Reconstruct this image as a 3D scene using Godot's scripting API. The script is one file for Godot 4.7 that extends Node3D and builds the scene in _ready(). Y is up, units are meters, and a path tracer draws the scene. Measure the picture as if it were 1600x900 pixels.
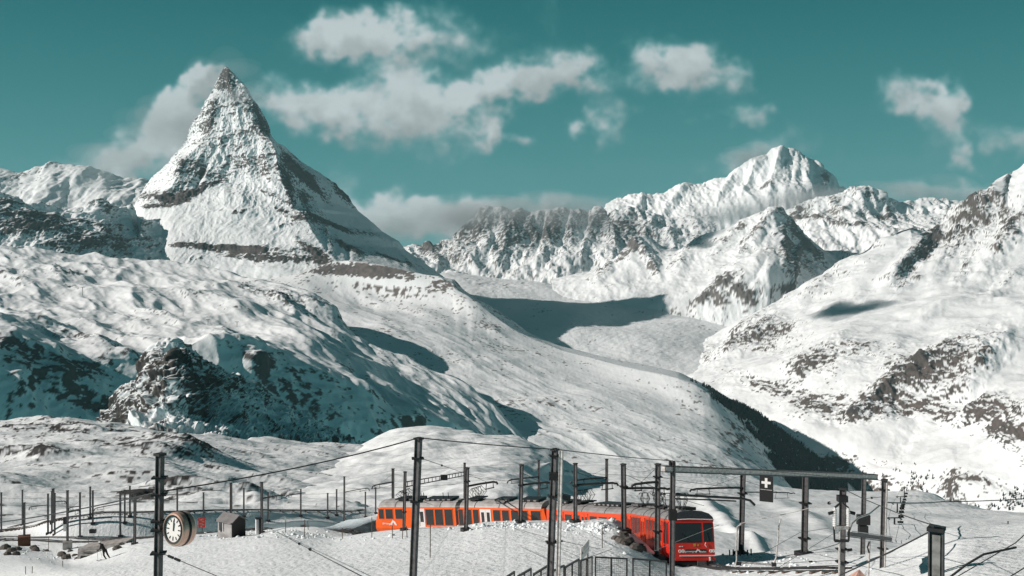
extends Node3D
# Snowy alpine railway below a pyramid-shaped peak. Units are metres, y up, the camera looks along -z.

const FOCAL := 1650.0          # focal length in photo pixels, for the 1600 x 900 photograph
const EYE := Vector3(0, 22, 0) # height of the viewpoint above the rails at the train's front
const PITCH := -0.01818        # the camera looks down by about one degree
var detail := 0.8
var up_axis := Vector3(0, cos(PITCH), sin(PITCH))
var forward_axis := Vector3(0, sin(PITCH), -cos(PITCH))
var taken := {}
var noises := {}
var sheets := {}

func at(px: float, py: float, d: float) -> Vector3:   # a surveyed point: bearing, elevation and distance
	return EYE + forward_axis * d + Vector3(1, 0, 0) * ((px - 800.0) / FOCAL * d) + up_axis * ((450.0 - py) / FOCAL * d)

func seen_at(p: Vector3) -> Vector3:
	var q := p - EYE
	var d := maxf(q.dot(forward_axis), 0.01)
	return Vector3(800.0 + q.x / d * FOCAL, 450.0 - q.dot(up_axis) / d * FOCAL, d)

func lin(r: float, g: float, b: float) -> Color:      # a linear base colour as the sRGB value a material wants
	return Color(r, g, b).linear_to_srgb()

func numbered(called: String) -> String:
	if not taken.has(called):
		taken[called] = 0
		return called
	taken[called] += 1
	return "%s_%03d" % [called, taken[called]]

func noise(name_: String, seed_: int, wavelength: float, octaves := 5, ridged := false, gain := 0.5) -> FastNoiseLite:
	var n := FastNoiseLite.new()
	n.noise_type = FastNoiseLite.TYPE_SIMPLEX_SMOOTH
	n.seed = seed_
	n.frequency = 1.0 / wavelength
	n.fractal_type = FastNoiseLite.FRACTAL_RIDGED if ridged else FastNoiseLite.FRACTAL_FBM
	n.fractal_octaves = octaves
	n.fractal_gain = gain
	noises[name_] = n
	return n

func _ready():
	setup_camera_and_light()
	build_terrain()
	build_objects()

func setup_camera_and_light():
	var cam := Camera3D.new()
	cam.name = "camera"
	add_child(cam)
	cam.position = EYE
	cam.rotation.x = PITCH
	cam.fov = rad_to_deg(2.0 * atan(450.0 / FOCAL))
	cam.near = 0.5
	cam.far = 60000.0
	cam.current = true
	var sun := DirectionalLight3D.new()
	sun.name = "sun"
	add_child(sun)
	sun.light_energy = 1.55
	sun.light_color = Color(1.0, 0.945, 0.915)
	sun.light_angular_distance = 0.5
	sun.shadow_enabled = true
	var bearing := deg_to_rad(98.0)   # to the left of the view and a little behind it
	var height := deg_to_rad(26.8)
	sun.look_at_from_position(Vector3(-sin(bearing) * cos(height), sin(height), -cos(bearing) * cos(height)), Vector3.ZERO)
	var env := Environment.new()
	env.background_mode = Environment.BG_SKY
	env.sky = Sky.new()
	env.sky.sky_material = sky_material()
	env.background_energy_multiplier = 1.0
	env.tonemap_mode = Environment.TONE_MAPPER_LINEAR
	env.tonemap_exposure = 1.05
	env.sdfgi_enabled = true
	env.ssao_enabled = true
	env.ssil_enabled = true
	env.volumetric_fog_enabled = true
	env.volumetric_fog_density = 0.0
	env.fog_enabled = true
	env.fog_density = 0.0000135
	env.fog_light_color = Color(0.66, 0.82, 0.85)
	var we := WorldEnvironment.new()
	we.name = "environment"
	we.environment = env
	add_child(we)

# ---------------------------------------------------------------- sky

func sky_color(elevation: float) -> Color:   # degrees; sRGB
	var low := Color(0.40, 0.612, 0.616)
	var mid := Color(0.24, 0.505, 0.520)
	var top := Color(0.085, 0.385, 0.405)
	var zenith := Color(0.0, 0.13, 0.17)
	if elevation < 7.0:
		return low.lerp(mid, clampf(elevation / 7.0, 0, 1))
	if elevation < 15.0:
		return mid.lerp(top, (elevation - 7.0) / 8.0)
	return top.lerp(zenith, clampf((elevation - 15.0) / 30.0, 0, 1))

func sky_material() -> PanoramaSkyMaterial:
	# clouds: bearing (degrees right of the view), elevation, half width, half height, tilt, weight
	var puffs := []
	for c in [[575, 52, 70, 36, 10, 1.15], [505, 58, 55, 20, -14, 0.82], [540, 75, 60, 22, 6, 0.90], [445, 42, 46, 14, 16, 0.42], [690, 30, 70, 34, 18, 0.66], [735, 62, 44, 40, 40, 0.66], [650, 85, 46, 36, 30, 0.66], [858, 26, 18, 34, -30, 0.61], [850, 112, 66, 40, -14, 1.15], [905, 122, 46, 30, 14, 1.0], [795, 142, 56, 30, -8, .95], [745, 150, 40, 26, 0, 0.90],
			[1050, 100, 62, 34, -6, 1.05], [1105, 120, 60, 28, 10, .95], [1010, 88, 34, 18, 10, 0.79], [1150, 116, 30, 14, -20, 0.66], [600, 165, 110, 36, -6, .85], [500, 172, 80, 30, 8, 0.90], [440, 155, 60, 26, 6, 0.73], [560, 195, 90, 30, 10, 0.79], [640, 150, 80, 36, 20, 0.82], [720, 185, 50, 40, 40, 0.73], [700, 90, 60, 40, 40, 0.66], [620, 70, 60, 40, 0, 0.79], [975, 130, 40, 20, 0, 0.66], [385, 150, 30, 14, 0, 0.66], [660, 190, 50, 46, 40, 0.82], [690, 235, 26, 24, 20, 0.53],
			[755, 205, 34, 20, -24, 1.05], [795, 220, 34, 14, 10, 0.90], [840, 218, 24, 12, 0, 0.46], [945, 182, 30, 20, -24, 0.90], [935, 205, 24, 16, 0, 0.66], [1157, 182, 28, 16, 8, .9], [1097, 186, 9, 9, 0, 0.66], [1440, 155, 66, 26, 8, 1.12], [1490, 170, 44, 34, 20, .95], [1470, 205, 36, 30, 30, .85], [1505, 238, 14, 24, -20, 0.90],
			[1580, 222, 42, 22, 10, 0.90], [530, 285, 28, 24, 30, 0.79], [640, 335, 100, 30, 0, 1.2], [580, 345, 70, 30, 10, 1.0], [850, 320, 110, 14, 0, 0.90], [720, 345, 70, 36, 0, 1.1], [1175, 252, 70, 24, -24, 0.90], [1295, 238, 18, 12, 0, 0.46], [1480, 300, 90, 13, 0, 0.90], [1020, 300, 70, 14, 0, 0.40],
			[340, 116, 26, 16, -30, 1.25], [314, 140, 50, 28, -44, 1.2], [268, 186, 62, 34, -44, 1.05], [222, 226, 80, 32, -34, .95], [150, 262, 80, 22, -18, 0.90], [300, 190, 60, 44, -50, .9], [265, 245, 90, 30, -20, .9]]:
		puffs.append(c)
	var wide := FastNoiseLite.new()
	wide.seed = 11
	wide.frequency = 1.0 / 130.0
	wide.fractal_octaves = 6
	wide.fractal_gain = 0.55
	var fine := FastNoiseLite.new()
	fine.seed = 29
	fine.frequency = 1.0 / 42.0
	fine.fractal_octaves = 4
	var small := Image.create_empty(512, 256, false, Image.FORMAT_RGB8)
	for y in 256:
		var el := 90.0 - (y + 0.5) * 180.0 / 256.0
		for x in 512:
			var c := sky_color(maxf(el, 0.0))
			if el > 0:
				var az := x * 360.0 / 512.0
				var s := FOCAL * deg_to_rad(1.0)
				# the same scattered fair-weather clouds all round
				var n := wide.get_noise_3d(cos(deg_to_rad(az)) * 1300.0 / (0.3 + sin(deg_to_rad(el))), 40.0, sin(deg_to_rad(az)) * 1300.0 / (0.3 + sin(deg_to_rad(el))))
				c = c.lerp(Color(0.72, 0.72, 0.72), clampf(smoothstep(0.26, 0.6, n) * 0.7 * smoothstep(60.0, 20.0, el), 0, 1))
			small.set_pixel(x, y, c)
	var big := small
	big.resize(4096, 2048, Image.INTERPOLATE_CUBIC)
	# the part ahead, finer. Godot's panorama: the first column looks along -z.
	var per := 4096.0 / 360.0
	for y in range(1024 - int(18.0 * per), 1025):
		var el := 90.0 - (y + 0.5) * 180.0 / 2048.0
		var te := tan(deg_to_rad(el))
		for x in range(-int(33.0 * per), int(33.0 * per)):
			var az := deg_to_rad((x + 0.5) / per)
			var px := 800.0 + tan(az) * FOCAL
			var py := 420.0 - te / cos(az) * FOCAL
			var c := sky_color(maxf(el, 0.0))
			var cover := 0.0
			var lit := 0.0
			var wx := px + fine.get_noise_2d(px, py + 900.0) * 20.0 + wide.get_noise_2d(px + 77.0, py) * 52.0
			var wy := py + fine.get_noise_2d(px + 500.0, py) * 14.0 + wide.get_noise_2d(px, py + 333.0) * 26.0
			for p in puffs:
				var dx: float = wx - p[0]
				var dy: float = wy - p[1]
				if absf(dx) > 300.0 or absf(dy) > 170.0:
					continue
				var a := deg_to_rad(p[4])
				var u: float = (dx * cos(a) + dy * sin(a)) / p[2]
				var v: float = (dy * cos(a) - dx * sin(a)) / p[3]
				var q := u * u + v * v
				var far: float = 2.6 if p[5] > .9 else 3.4
				if q < far:
					var w: float = p[5] * (1.0 - q / far)
					cover += w * w * (2.0 if p[5] > 0.8 else 1.4)
					lit += w * (0.35 - 0.5 * v - 0.2 * u)
			if cover > 0.0:
				cover *= 1.0 + 0.45 * fine.get_noise_2d(px * 1.3, py * 1.6) + 0.6 * wide.get_noise_2d(px * 1.5, py * 2.0)
				var a := smoothstep(0.0, 2.7, cover)
				var b := clampf(0.67 + 0.13 * lit + 0.06 * fine.get_noise_2d(px, py), 0.62, 0.82)
				c = c.lerp(Color(b * 0.965, b * 0.99, b), a * 0.92)
			big.set_pixel(posmod(x, 4096), y, c)
	var m := PanoramaSkyMaterial.new()
	m.panorama = ImageTexture.create_from_image(big)
	return m

# ---------------------------------------------------------------- terrain

func trace(c: Array, axis: String, t: float, soft: float) -> Vector3:   # a point of a surveyed line
	var first: Vector3 = c[0]
	var last: Vector3 = c[-1]
	var a0 := first.x if axis == "x" else first.y
	var a1 := last.x if axis == "x" else last.y
	var sum := Vector3.ZERO
	for k in 3:
		var a := clampf(lerpf(a0, a1, t) + (k - 1) * soft, a0, a1)
		var i := 0
		while i < c.size() - 2 and (c[i + 1].x if axis == "x" else c[i + 1].y) < a:
			i += 1
		var p: Vector3 = c[i]
		var q: Vector3 = c[i + 1]
		var s: float = (a - (p.x if axis == "x" else p.y)) / maxf((q.x - p.x) if axis == "x" else (q.y - p.y), 0.001)
		sum += p.lerp(q, s) * (0.5 if k == 1 else 0.25)
	return sum

# A sheet of mountain: lines surveyed along a slope, joined smoothly (sharply at the lines in «kinks»), roughened by noise and covered with rock or snow by steepness.
func sheet(called: String, label: String, category: String, lines: Array, axis: String, nu: int, steps: Array, kinks: Array, look: Dictionary, mat: Material) -> MeshInstance3D:
	nu = maxi(8, int(nu * detail))
	var n_lines := lines.size()
	var net := []
	var softs: Array = look.get("soft", [])
	for k in n_lines:
		var row := PackedVector3Array()
		row.resize(nu)
		var soft: float = softs[k] if k < softs.size() else look.get("soften", 6.0) if axis == "y" or k < 2 else maxf(22.0, look.get("soften", 6.0))
		for i in nu:
			var q := trace(lines[k], axis, float(i) / (nu - 1), soft)
			row[i] = at(q.x, q.y, q.z)
		net.append(row)
	var base: Array[PackedVector3Array] = []
	var rough_lines: Array = look.get("rough", [])
	var rough := PackedFloat32Array()
	var rough_along: Array = look.get("rough_along", [])
	for k in n_lines - 1:
		var m := maxi(2, int(steps[k] * detail))
		var ease: float = look.get("ease", 1.0)
		for j in m + (1 if k == n_lines - 2 else 0):
			var w := float(j) / m
			var row := PackedVector3Array()
			row.resize(nu)
			var b: PackedVector3Array = net[k]
			var c: PackedVector3Array = net[k + 1]
			var free_a := k == 0 or k in kinks
			var free_d := k == n_lines - 2 or (k + 1) in kinks
			var a: PackedVector3Array = net[maxi(k - 1, 0)]
			var d: PackedVector3Array = net[mini(k + 2, n_lines - 1)]
			for i in nu:
				var pa := b[i] * 2.0 - c[i] if free_a else a[i]
				var pd := c[i] * 2.0 - b[i] if free_d else d[i]
				# tangents scaled by spacing, so that uneven spacing does not overshoot
				var l0 := maxf(b[i].distance_to(pa), 0.01)
				var l1 := maxf(b[i].distance_to(c[i]), 0.01)
				var l2 := maxf(c[i].distance_to(pd), 0.01)
				var t0 := ((b[i] - pa) / l0 * l1 + (c[i] - b[i]) / l1 * l0) / (l0 + l1) * l1
				var t1 := ((c[i] - b[i]) / l1 * l2 + (pd - c[i]) / l2 * l1) / (l1 + l2) * l1
				var w2 := w * w
				var w3 := w2 * w
				row[i] = b[i] * (2 * w3 - 3 * w2 + 1) + t0 * (w3 - 2 * w2 + w) + c[i] * (3 * w2 - 2 * w3) + t1 * (w3 - w2)
			base.append(row)
			rough.append(1.0 if rough_lines.is_empty() else lerpf(rough_lines[k], rough_lines[k + 1], w))
	var nv := base.size()
	# which way is out
	var facing := 0.0
	for j in range(1, nv - 1, 7):
		for i in range(1, nu - 1, 7):
			var p := base[j][i]
			facing += signf((base[j][i + 1] - base[j][i - 1]).cross(base[j + 1][i] - base[j - 1][i]).dot(EYE - p))
	var flip := 1.0 if facing > 0.0 else -1.0
	# roughen
	var points := PackedVector3Array()
	points.resize(nu * nv)
	var bias := PackedFloat32Array()
	bias.resize(nu * nv)
	var features: Array = look.get("features", [])
	var layers: Array = look.get("noise", [])       # [noise, metres on snow, metres on rock, scale]
	var creases: Array = look.get("creases", [])
	for c in creases:
		var l := Vector2(c[2] - c[0], c[3] - c[1])
		c.append_array([l.x, l.y, l.length_squared()])
	var wobble: FastNoiseLite = noises.wobble
	var rock_base: float = look.get("rock", 0.0)
	var taper: float = look.get("taper", 0.0)
	var warp: float = look.get("warp", 0.0)
	var twist: float = look.get("twist", 0.0)
	var tc := cos(twist)
	var ts := sin(twist)
	var warp_a: FastNoiseLite = noises.warp_a
	var warp_b: FastNoiseLite = noises.warp_b
	for j in nv:
		var r0 := base[maxi(j - 1, 0)]
		var r1 := base[mini(j + 1, nv - 1)]
		var rr := base[j]
		for i in nu:
			var p := rr[i]
			var n := (rr[mini(i + 1, nu - 1)] - rr[maxi(i - 1, 0)]).cross(r1[i] - r0[i]).normalized() * flip
			var e := seen_at(p)
			var rock := rock_base
			var rise := 0.0
			for f in features:   # [x, y, half length, half width, turn, rock, rise]
				var dx: float = e.x - f[0]
				var dy: float = e.y - f[1]
				var reach: float = f[2] * 1.8 + f[3] * 1.8
				if absf(dx) > reach or absf(dy) > reach:
					continue
				var q: float = pow((dx * f[7] + dy * f[8]) / f[2], 2) + pow((dy * f[7] - dx * f[8]) / f[3], 2)
				if q < 3.0:
					var w: float = exp(-q * 1.2)
					rock += f[5] * w
					rise += f[6] * w
			for c in creases:   # [x, y, x, y, half width, rise, rock]: a sharp rib, or a gully where the rise is negative
				var ex: float = e.x - c[0]
				var ey: float = e.y - c[1]
				var t: float = clampf((ex * c[7] + ey * c[8]) / c[9], 0.0, 1.0)
				var gone: float = Vector2(ex - t * (c[2] - c[0]), ey - t * (c[3] - c[1])).length() + wobble.get_noise_2d(e.x, e.y) * c[4] * .28
				if gone < c[4]:
					var w: float = (1.0 - maxf(gone, 0.0) / c[4]) * minf(1.0, .35 + 4.0 * t * (1.0 - t))
					rise += c[5] * w
					rock += c[6] * w
			var rk := clampf(rock, 0, 1)
			var px := p.x
			var pz := p.z
			if warp > 0.0:
				px += warp_a.get_noise_3d(p.x, p.y, p.z) * warp
				pz += warp_b.get_noise_3d(p.x, p.y, p.z) * warp
			if twist != 0.0:
				var kept := px
				px = px * tc + pz * ts
				pz = pz * tc - kept * ts
			var calm := 1.0 if taper == 0.0 else smoothstep(-0.1, 1.0, float(i) / nu / taper)
			calm *= rough[j]
			if rough_along:
				var ra := float(i) / nu * (rough_along.size() - 1)
				calm *= lerpf(rough_along[int(ra)], rough_along[int(ra) + 1], ra - int(ra))
			for l in layers:
				var s: Vector3 = l[3]
				var v := (l[0] as FastNoiseLite).get_noise_3d(px * s.x, p.y * s.y, pz * s.z)
				rise += v * lerpf(l[1], l[2], rk) * calm
				rock += v * l[4]
			points[j * nu + i] = p + n * rise
			bias[j * nu + i] = rock
	# normals, colours
	var normals := PackedVector3Array()
	normals.resize(nu * nv)
	var colors := PackedColorArray()
	colors.resize(nu * nv)
	var patch: FastNoiseLite = look.get("patch", noises.patch)
	var speck: FastNoiseLite = look.get("speck", noises.speck)
	var ps: Vector3 = look.get("patch_scale", Vector3.ONE)
	var level: float = look.get("level", 0.5)
	var steep: float = look.get("steep", 0.9)
	var usual := 0.0
	var pw: float = look.get("patch_weight", 0.45) * 1.35
	var sw: float = look.get("speck_weight", 0.35) * 1.9
	var dark: Color = look.get("dark", Color(0.045, 0.045, 0.047))
	var pale: Color = look.get("pale", Color(0.15, 0.135, 0.125))
	var snow: Color = look.get("snow", Color(0.80, 0.865, 0.885))
	for j in nv:
		var ja := maxi(j - 1, 0) * nu
		var jb := mini(j + 1, nv - 1) * nu
		for i in nu:
			var o := j * nu + i
			var n := (points[j * nu + mini(i + 1, nu - 1)] - points[j * nu + maxi(i - 1, 0)]).cross(points[jb + i] - points[ja + i])
			normals[o] = (n * flip).normalized()
			usual += 1.0 - normals[o].y
	usual /= nu * nv
	var ledge: FastNoiseLite = look.get("ledge", null)
	var ledge_weight: float = look.get("ledge_weight", 0.0)
	for j in nv:
		for i in nu:
			var o := j * nu + i
			var n := normals[o]
			var p := points[o]
			var pn := patch.get_noise_3d(p.x * ps.x, p.y * ps.y, p.z * ps.z)
			var sn := speck.get_noise_3d(p.x * ps.x, p.y * ps.y, p.z * ps.z)
			var r := bias[o] + (1.0 - n.y - usual) * steep + pn * pw + sn * sw
			if ledge_weight > 0.0:
				r += ledge.get_noise_3d(p.x * 0.25, p.y * 2.2, p.z * 0.25) * ledge_weight
			var k := smoothstep(level - 0.06, level + 0.06, r)
			if k <= 0.0:
				colors[o] = snow
			else:
				colors[o] = snow.lerp(dark.lerp(pale, clampf(0.45 + pn * 0.5 + sn * 0.8, 0, 1)), k * 0.97)
	var index := PackedInt32Array()
	index.resize((nu - 1) * (nv - 1) * 6)
	var w := 0
	for j in nv - 1:
		for i in nu - 1:
			var a := j * nu + i
			var b := a + 1
			var c := a + nu
			var d := c + 1
			if flip > 0:
				index[w] = a; index[w + 1] = c; index[w + 2] = b
				index[w + 3] = b; index[w + 4] = c; index[w + 5] = d
			else:
				index[w] = a; index[w + 1] = b; index[w + 2] = c
				index[w + 3] = b; index[w + 4] = d; index[w + 5] = c
			w += 6
	sheets[called] = {"points": points, "nu": nu, "nv": nv}
	var arrays := []
	arrays.resize(Mesh.ARRAY_MAX)
	arrays[Mesh.ARRAY_VERTEX] = points
	arrays[Mesh.ARRAY_NORMAL] = normals
	arrays[Mesh.ARRAY_COLOR] = colors
	arrays[Mesh.ARRAY_INDEX] = index
	var mesh := ArrayMesh.new()
	mesh.add_surface_from_arrays(Mesh.PRIMITIVE_TRIANGLES, arrays)
	var o := MeshInstance3D.new()
	o.name = numbered(called)
	o.mesh = mesh
	o.material_override = mat
	o.set_meta("label", label)
	o.set_meta("category", category)
	o.set_meta("kind", "structure")
	add_child(o)
	return o

func spots(list: Array) -> Array:   # adds the cosine and sine of the turn
	for f in list:
		var a := deg_to_rad(f[4])
		f.append(cos(a))
		f.append(sin(a))
	return list

func shifted(line: Array, by: Vector3) -> Array:
	var out := []
	for p in line:
		out.append(p + by)
	return out

func path(flat: Array) -> Array:     # x, y, distance, x, y, distance, ...
	var out := []
	for i in range(0, flat.size(), 3):
		out.append(Vector3(flat[i], flat[i + 1], flat[i + 2]))
	return out

func land_material(bump_size: float, bump: float, seed_: int) -> StandardMaterial3D:
	var m := StandardMaterial3D.new()
	m.vertex_color_use_as_albedo = true
	m.roughness = 0.85
	m.metallic_specular = 0.25
	m.uv1_triplanar = true
	m.uv1_world_triplanar = true
	m.uv1_scale = Vector3.ONE / bump_size
	var n := FastNoiseLite.new()
	n.seed = seed_
	n.frequency = 0.012
	n.fractal_octaves = 6
	n.fractal_gain = 0.55
	var t := NoiseTexture2D.new()
	t.width = 512
	t.height = 512
	t.seamless = true
	t.noise = n
	m.heightmap_enabled = true
	m.heightmap_texture = t
	m.heightmap_scale = bump
	return m

func build_terrain():
	noise("wobble", 71, 18.0, 3)
	noise("fold", 72, 420.0, 4, true, 0.45)
	noise("warp_a", 51, 500.0, 3)
	noise("warp_b", 52, 500.0, 3)
	noise("gully", 53, 240.0, 5, true, 0.55)
	noise("gully_small", 54, 75.0, 5, true, 0.55)
	noise("ledge", 55, 160.0, 4, false, 0.6)
	var block := noise("block", 61, 70.0, 3)
	block.noise_type = FastNoiseLite.TYPE_CELLULAR
	block.cellular_return_type = FastNoiseLite.RETURN_DISTANCE2_SUB
	block.cellular_jitter = 1.0
	var block_near := noise("block_near", 62, 16.0, 3)
	block_near.noise_type = FastNoiseLite.TYPE_CELLULAR
	block_near.cellular_return_type = FastNoiseLite.RETURN_DISTANCE2_SUB
	noise("patch", 5, 260.0, 4)
	noise("speck", 6, 42.0, 4, false, 0.62)
	noise("patch_near", 7, 26.0, 4)
	noise("speck_near", 8, 5.0, 4, false, 0.6)
	noise("ridged_big", 21, 900.0, 6, true, 0.5)
	noise("ridged", 22, 330.0, 6, true, 0.52)
	noise("ridged_small", 23, 90.0, 5, true, 0.5)
	noise("billow", 24, 1100.0, 4, false, 0.42)
	noise("soft", 25, 320.0, 4, false, 0.42)
	noise("soft_near", 26, 60.0, 4, false, 0.45)
	noise("drift", 27, 9.0, 4, false, 0.5)
	noise("ridged_near", 28, 28.0, 5, true, 0.5)
	var far_mat := land_material(160.0, 130.0, 41)
	var mid_mat := land_material(40.0, 26.0, 42)
	var near_mat := land_material(4.0, 8.0, 43)
	var one := Vector3.ONE

	# --- white ridge far behind on the left
	var sky_l := path([-120, 262, 11800, 0, 266, 11800, 10, 268, 11800, 22, 273, 11800, 32, 275, 11800, 50, 268, 11800, 74, 259, 11800, 90, 260, 11800, 112, 260, 11800, 128, 264, 11800, 150, 270, 11900, 175, 275, 11900, 205, 280, 12000, 240, 285, 12000, 330, 290, 12000])
	sheet("mountain_ridge", "white glaciated ridge far behind on the left, under the banner cloud", "mountain", [shifted(sky_l, Vector3(0, 90, 900)), sky_l,
		path([-120, 300, 11100, 30, 300, 11300, 60, 292, 11100, 110, 300, 11250, 160, 300, 11000, 210, 305, 11200, 330, 305, 11100]), path([-120, 370, 10000, 330, 370, 10000])], "x", 240, [4, 44, 30], [1],
		{"soften": 3.0, "noise": [[noises.ridged_big, 70.0, 70.0, Vector3(1, .35, .35), .05], [noises.gully, 26.0, 40.0, Vector3(1, .26, .26), .08], [noises.gully_small, 8.0, 16.0, Vector3(1, .35, .35), .12]], "level": 0.55, "steep": 0.5,
		"features": spots([[50, 275, 40, 14, -20, .28, 0], [10, 285, 20, 25, 0, .1, 0]])}, far_mat)

	# --- dark stepped ridge in front of it
	var sky_d := path([-120, 300, 7240, 0, 303, 7600, 10, 306, 7630, 28, 314, 7634, 45, 320, 7635, 85, 322, 7705, 100, 325, 7750, 130, 325, 7790, 144, 318, 7782, 150, 311, 7800, 156, 311, 7818, 170, 318, 7860, 185, 326, 7955, 198, 324, 8050, 206, 321, 8050, 212, 330, 8050, 217, 342, 8030, 225, 360, 7990, 236, 382, 7920, 252, 424, 7750, 300, 440, 7650])
	sheet("rock_ridge", "dark stepped rock ridge with snow ledges at the left foot of the pyramid peak", "mountain", [shifted(sky_d, Vector3(0, 60, 500)), sky_d,
		path([-120, 330, 6990, 0, 330, 7300, 50, 336, 7350, 90, 345, 7570, 128, 352, 7434, 170, 345, 7660, 210, 350, 7980, 300, 345, 8300]),
		path([-120, 375, 6740, 0, 375, 7000, 60, 378, 7030, 100, 380, 7100, 150, 385, 7250, 230, 390, 7590, 300, 390, 7900]), path([-120, 420, 6240, 300, 420, 7500])], "x", 340, [4, 46, 66, 40], [1],
		{"soften": 2.0, "noise": [[noises.gully, 30.0, 46.0, Vector3(1, .5, .5), .12], [noises.gully_small, 8.0, 20.0, Vector3(.7, 1.2, .5), .15], [noises.ledge, 14.0, 40.0, Vector3(.25, 2.4, .25), .3]], "level": 0.5, "rock": 0.12, "steep": 1.0, "patch_scale": Vector3(1, 2.5, 1),
		"dark": Color(.02, .022, .024), "pale": Color(.075, .07, .066),
		"features": spots([[30, 350, 60, 30, 25, .45, 0], [90, 365, 70, 20, 20, .35, 20], [160, 370, 70, 22, 20, .4, 20], [150, 318, 24, 8, 0, .3, 10], [105, 335, 30, 8, 10, -.5, 0], [150, 338, 35, 8, 10, -.35, 0], [0, 395, 60, 9, 0, -1, 0], [205, 350, 12, 22, 0, -.6, 0], [222, 335, 12, 10, 40, .35, 0]])}, far_mat)

	# --- the pyramid peak: ridges and faces from the summit down
	var rib := path([352.95, 104, 9101, 344, 116, 9130, 337, 132, 9150, 331, 146, 9160, 321, 158, 9180, 315, 173, 9200, 308, 184, 9220, 298, 201, 9240, 291, 222, 9250, 276, 245, 9250, 258, 262, 9250, 242, 275, 9250, 228, 290, 9200, 215, 312, 9100, 205, 345, 8900, 200, 430, 8500])
	var furgg := path([353, 104, 9100, 345, 117, 9100, 340, 130, 9090, 337, 145, 9080, 327, 155, 8960, 324, 180, 8840, 323, 206, 8730, 312, 226, 8630, 297, 240, 8560, 285, 249, 8510, 280, 262, 8450, 277, 275, 8390, 268, 292, 8320, 246, 308, 8290, 230, 322, 8270, 222, 345, 8250, 222, 362, 8150, 230, 382, 7950, 222, 400, 7800, 215, 430, 7600])
	var east1 := path([353.2, 104, 9100, 349, 120, 9060, 346, 145, 8980, 340, 170, 8870, 338, 200, 8720, 330, 230, 8600, 316, 255, 8500, 306, 280, 8400, 296, 300, 8320, 275, 330, 8130, 270, 360, 7900, 262, 395, 7600, 250, 430, 7350])
	var east2 := path([353.6, 104, 9100, 362, 125, 9010, 370, 155, 8890, 376, 190, 8710, 378, 225, 8570, 380, 260, 8450, 380, 290, 8320, 376, 310, 8160, 372, 330, 7980, 368, 355, 7800, 360, 385, 7620, 350, 410, 7480, 335, 450, 7200])
	var east3 := path([353.8, 104, 9100, 372, 128, 8990, 384, 155, 8860, 394, 190, 8680, 404, 225, 8520, 410, 260, 8380, 416, 290, 8230, 422, 315, 8080, 430, 340, 7900, 436, 365, 7720, 440, 390, 7500, 448, 420, 7300, 455, 470, 7000])
	var hornli := path([354, 104, 9100, 364, 116, 9060, 378, 132, 8980, 386, 143, 8930, 394, 160, 8850, 397, 180, 8750, 403, 195, 8660, 412, 210, 8560, 425, 224, 8470, 432, 240, 8400, 434, 262, 8300, 440, 285, 8180, 447, 297, 8110, 455, 315, 8020, 458, 327, 7960, 470, 332, 7880, 480, 345, 7800, 488, 362, 7700, 497, 376, 7600, 508, 391, 7500, 524, 406, 7380, 560, 428, 7200, 600, 455, 7000])
	var cliff := path([354.1, 104, 9101, 366, 116, 9090, 381, 132, 9040, 390, 145, 9000, 400, 165, 8950, 410, 190, 8850, 420, 210, 8740, 431, 224, 8660, 440, 240, 8640, 452, 262, 8580, 466, 290, 8480, 480, 315, 8380, 498, 335, 8260, 520, 358, 8120, 548, 382, 7960, 584, 404, 7760, 620, 424, 7560, 670, 455, 7300])
	var zmutt := path([354.2, 104, 9102, 368, 118, 9140, 384, 138, 9150, 393, 157, 9150, 402, 163, 9160, 411, 177, 9160, 419, 196, 9150, 424, 219, 9130, 432, 226, 9150, 445, 229, 9190, 457, 241, 9240, 469, 251, 9280, 485, 261, 9320, 515, 281, 9380, 538, 302, 9400, 558, 329, 9380, 580, 346, 9360, 599, 363, 9340, 623, 377, 9300, 634, 391, 9250, 658, 407, 9150, 690, 430, 9000, 740, 470, 8800])
	var back := path([354.3, 104, 9103, 400, 190, 9500, 440, 320, 9700, 500, 430, 9800, 600, 540, 9800])
	var back_l := path([352.9, 104, 9103, 310, 200, 9700, 250, 270, 9900, 150, 430, 9800])
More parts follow.
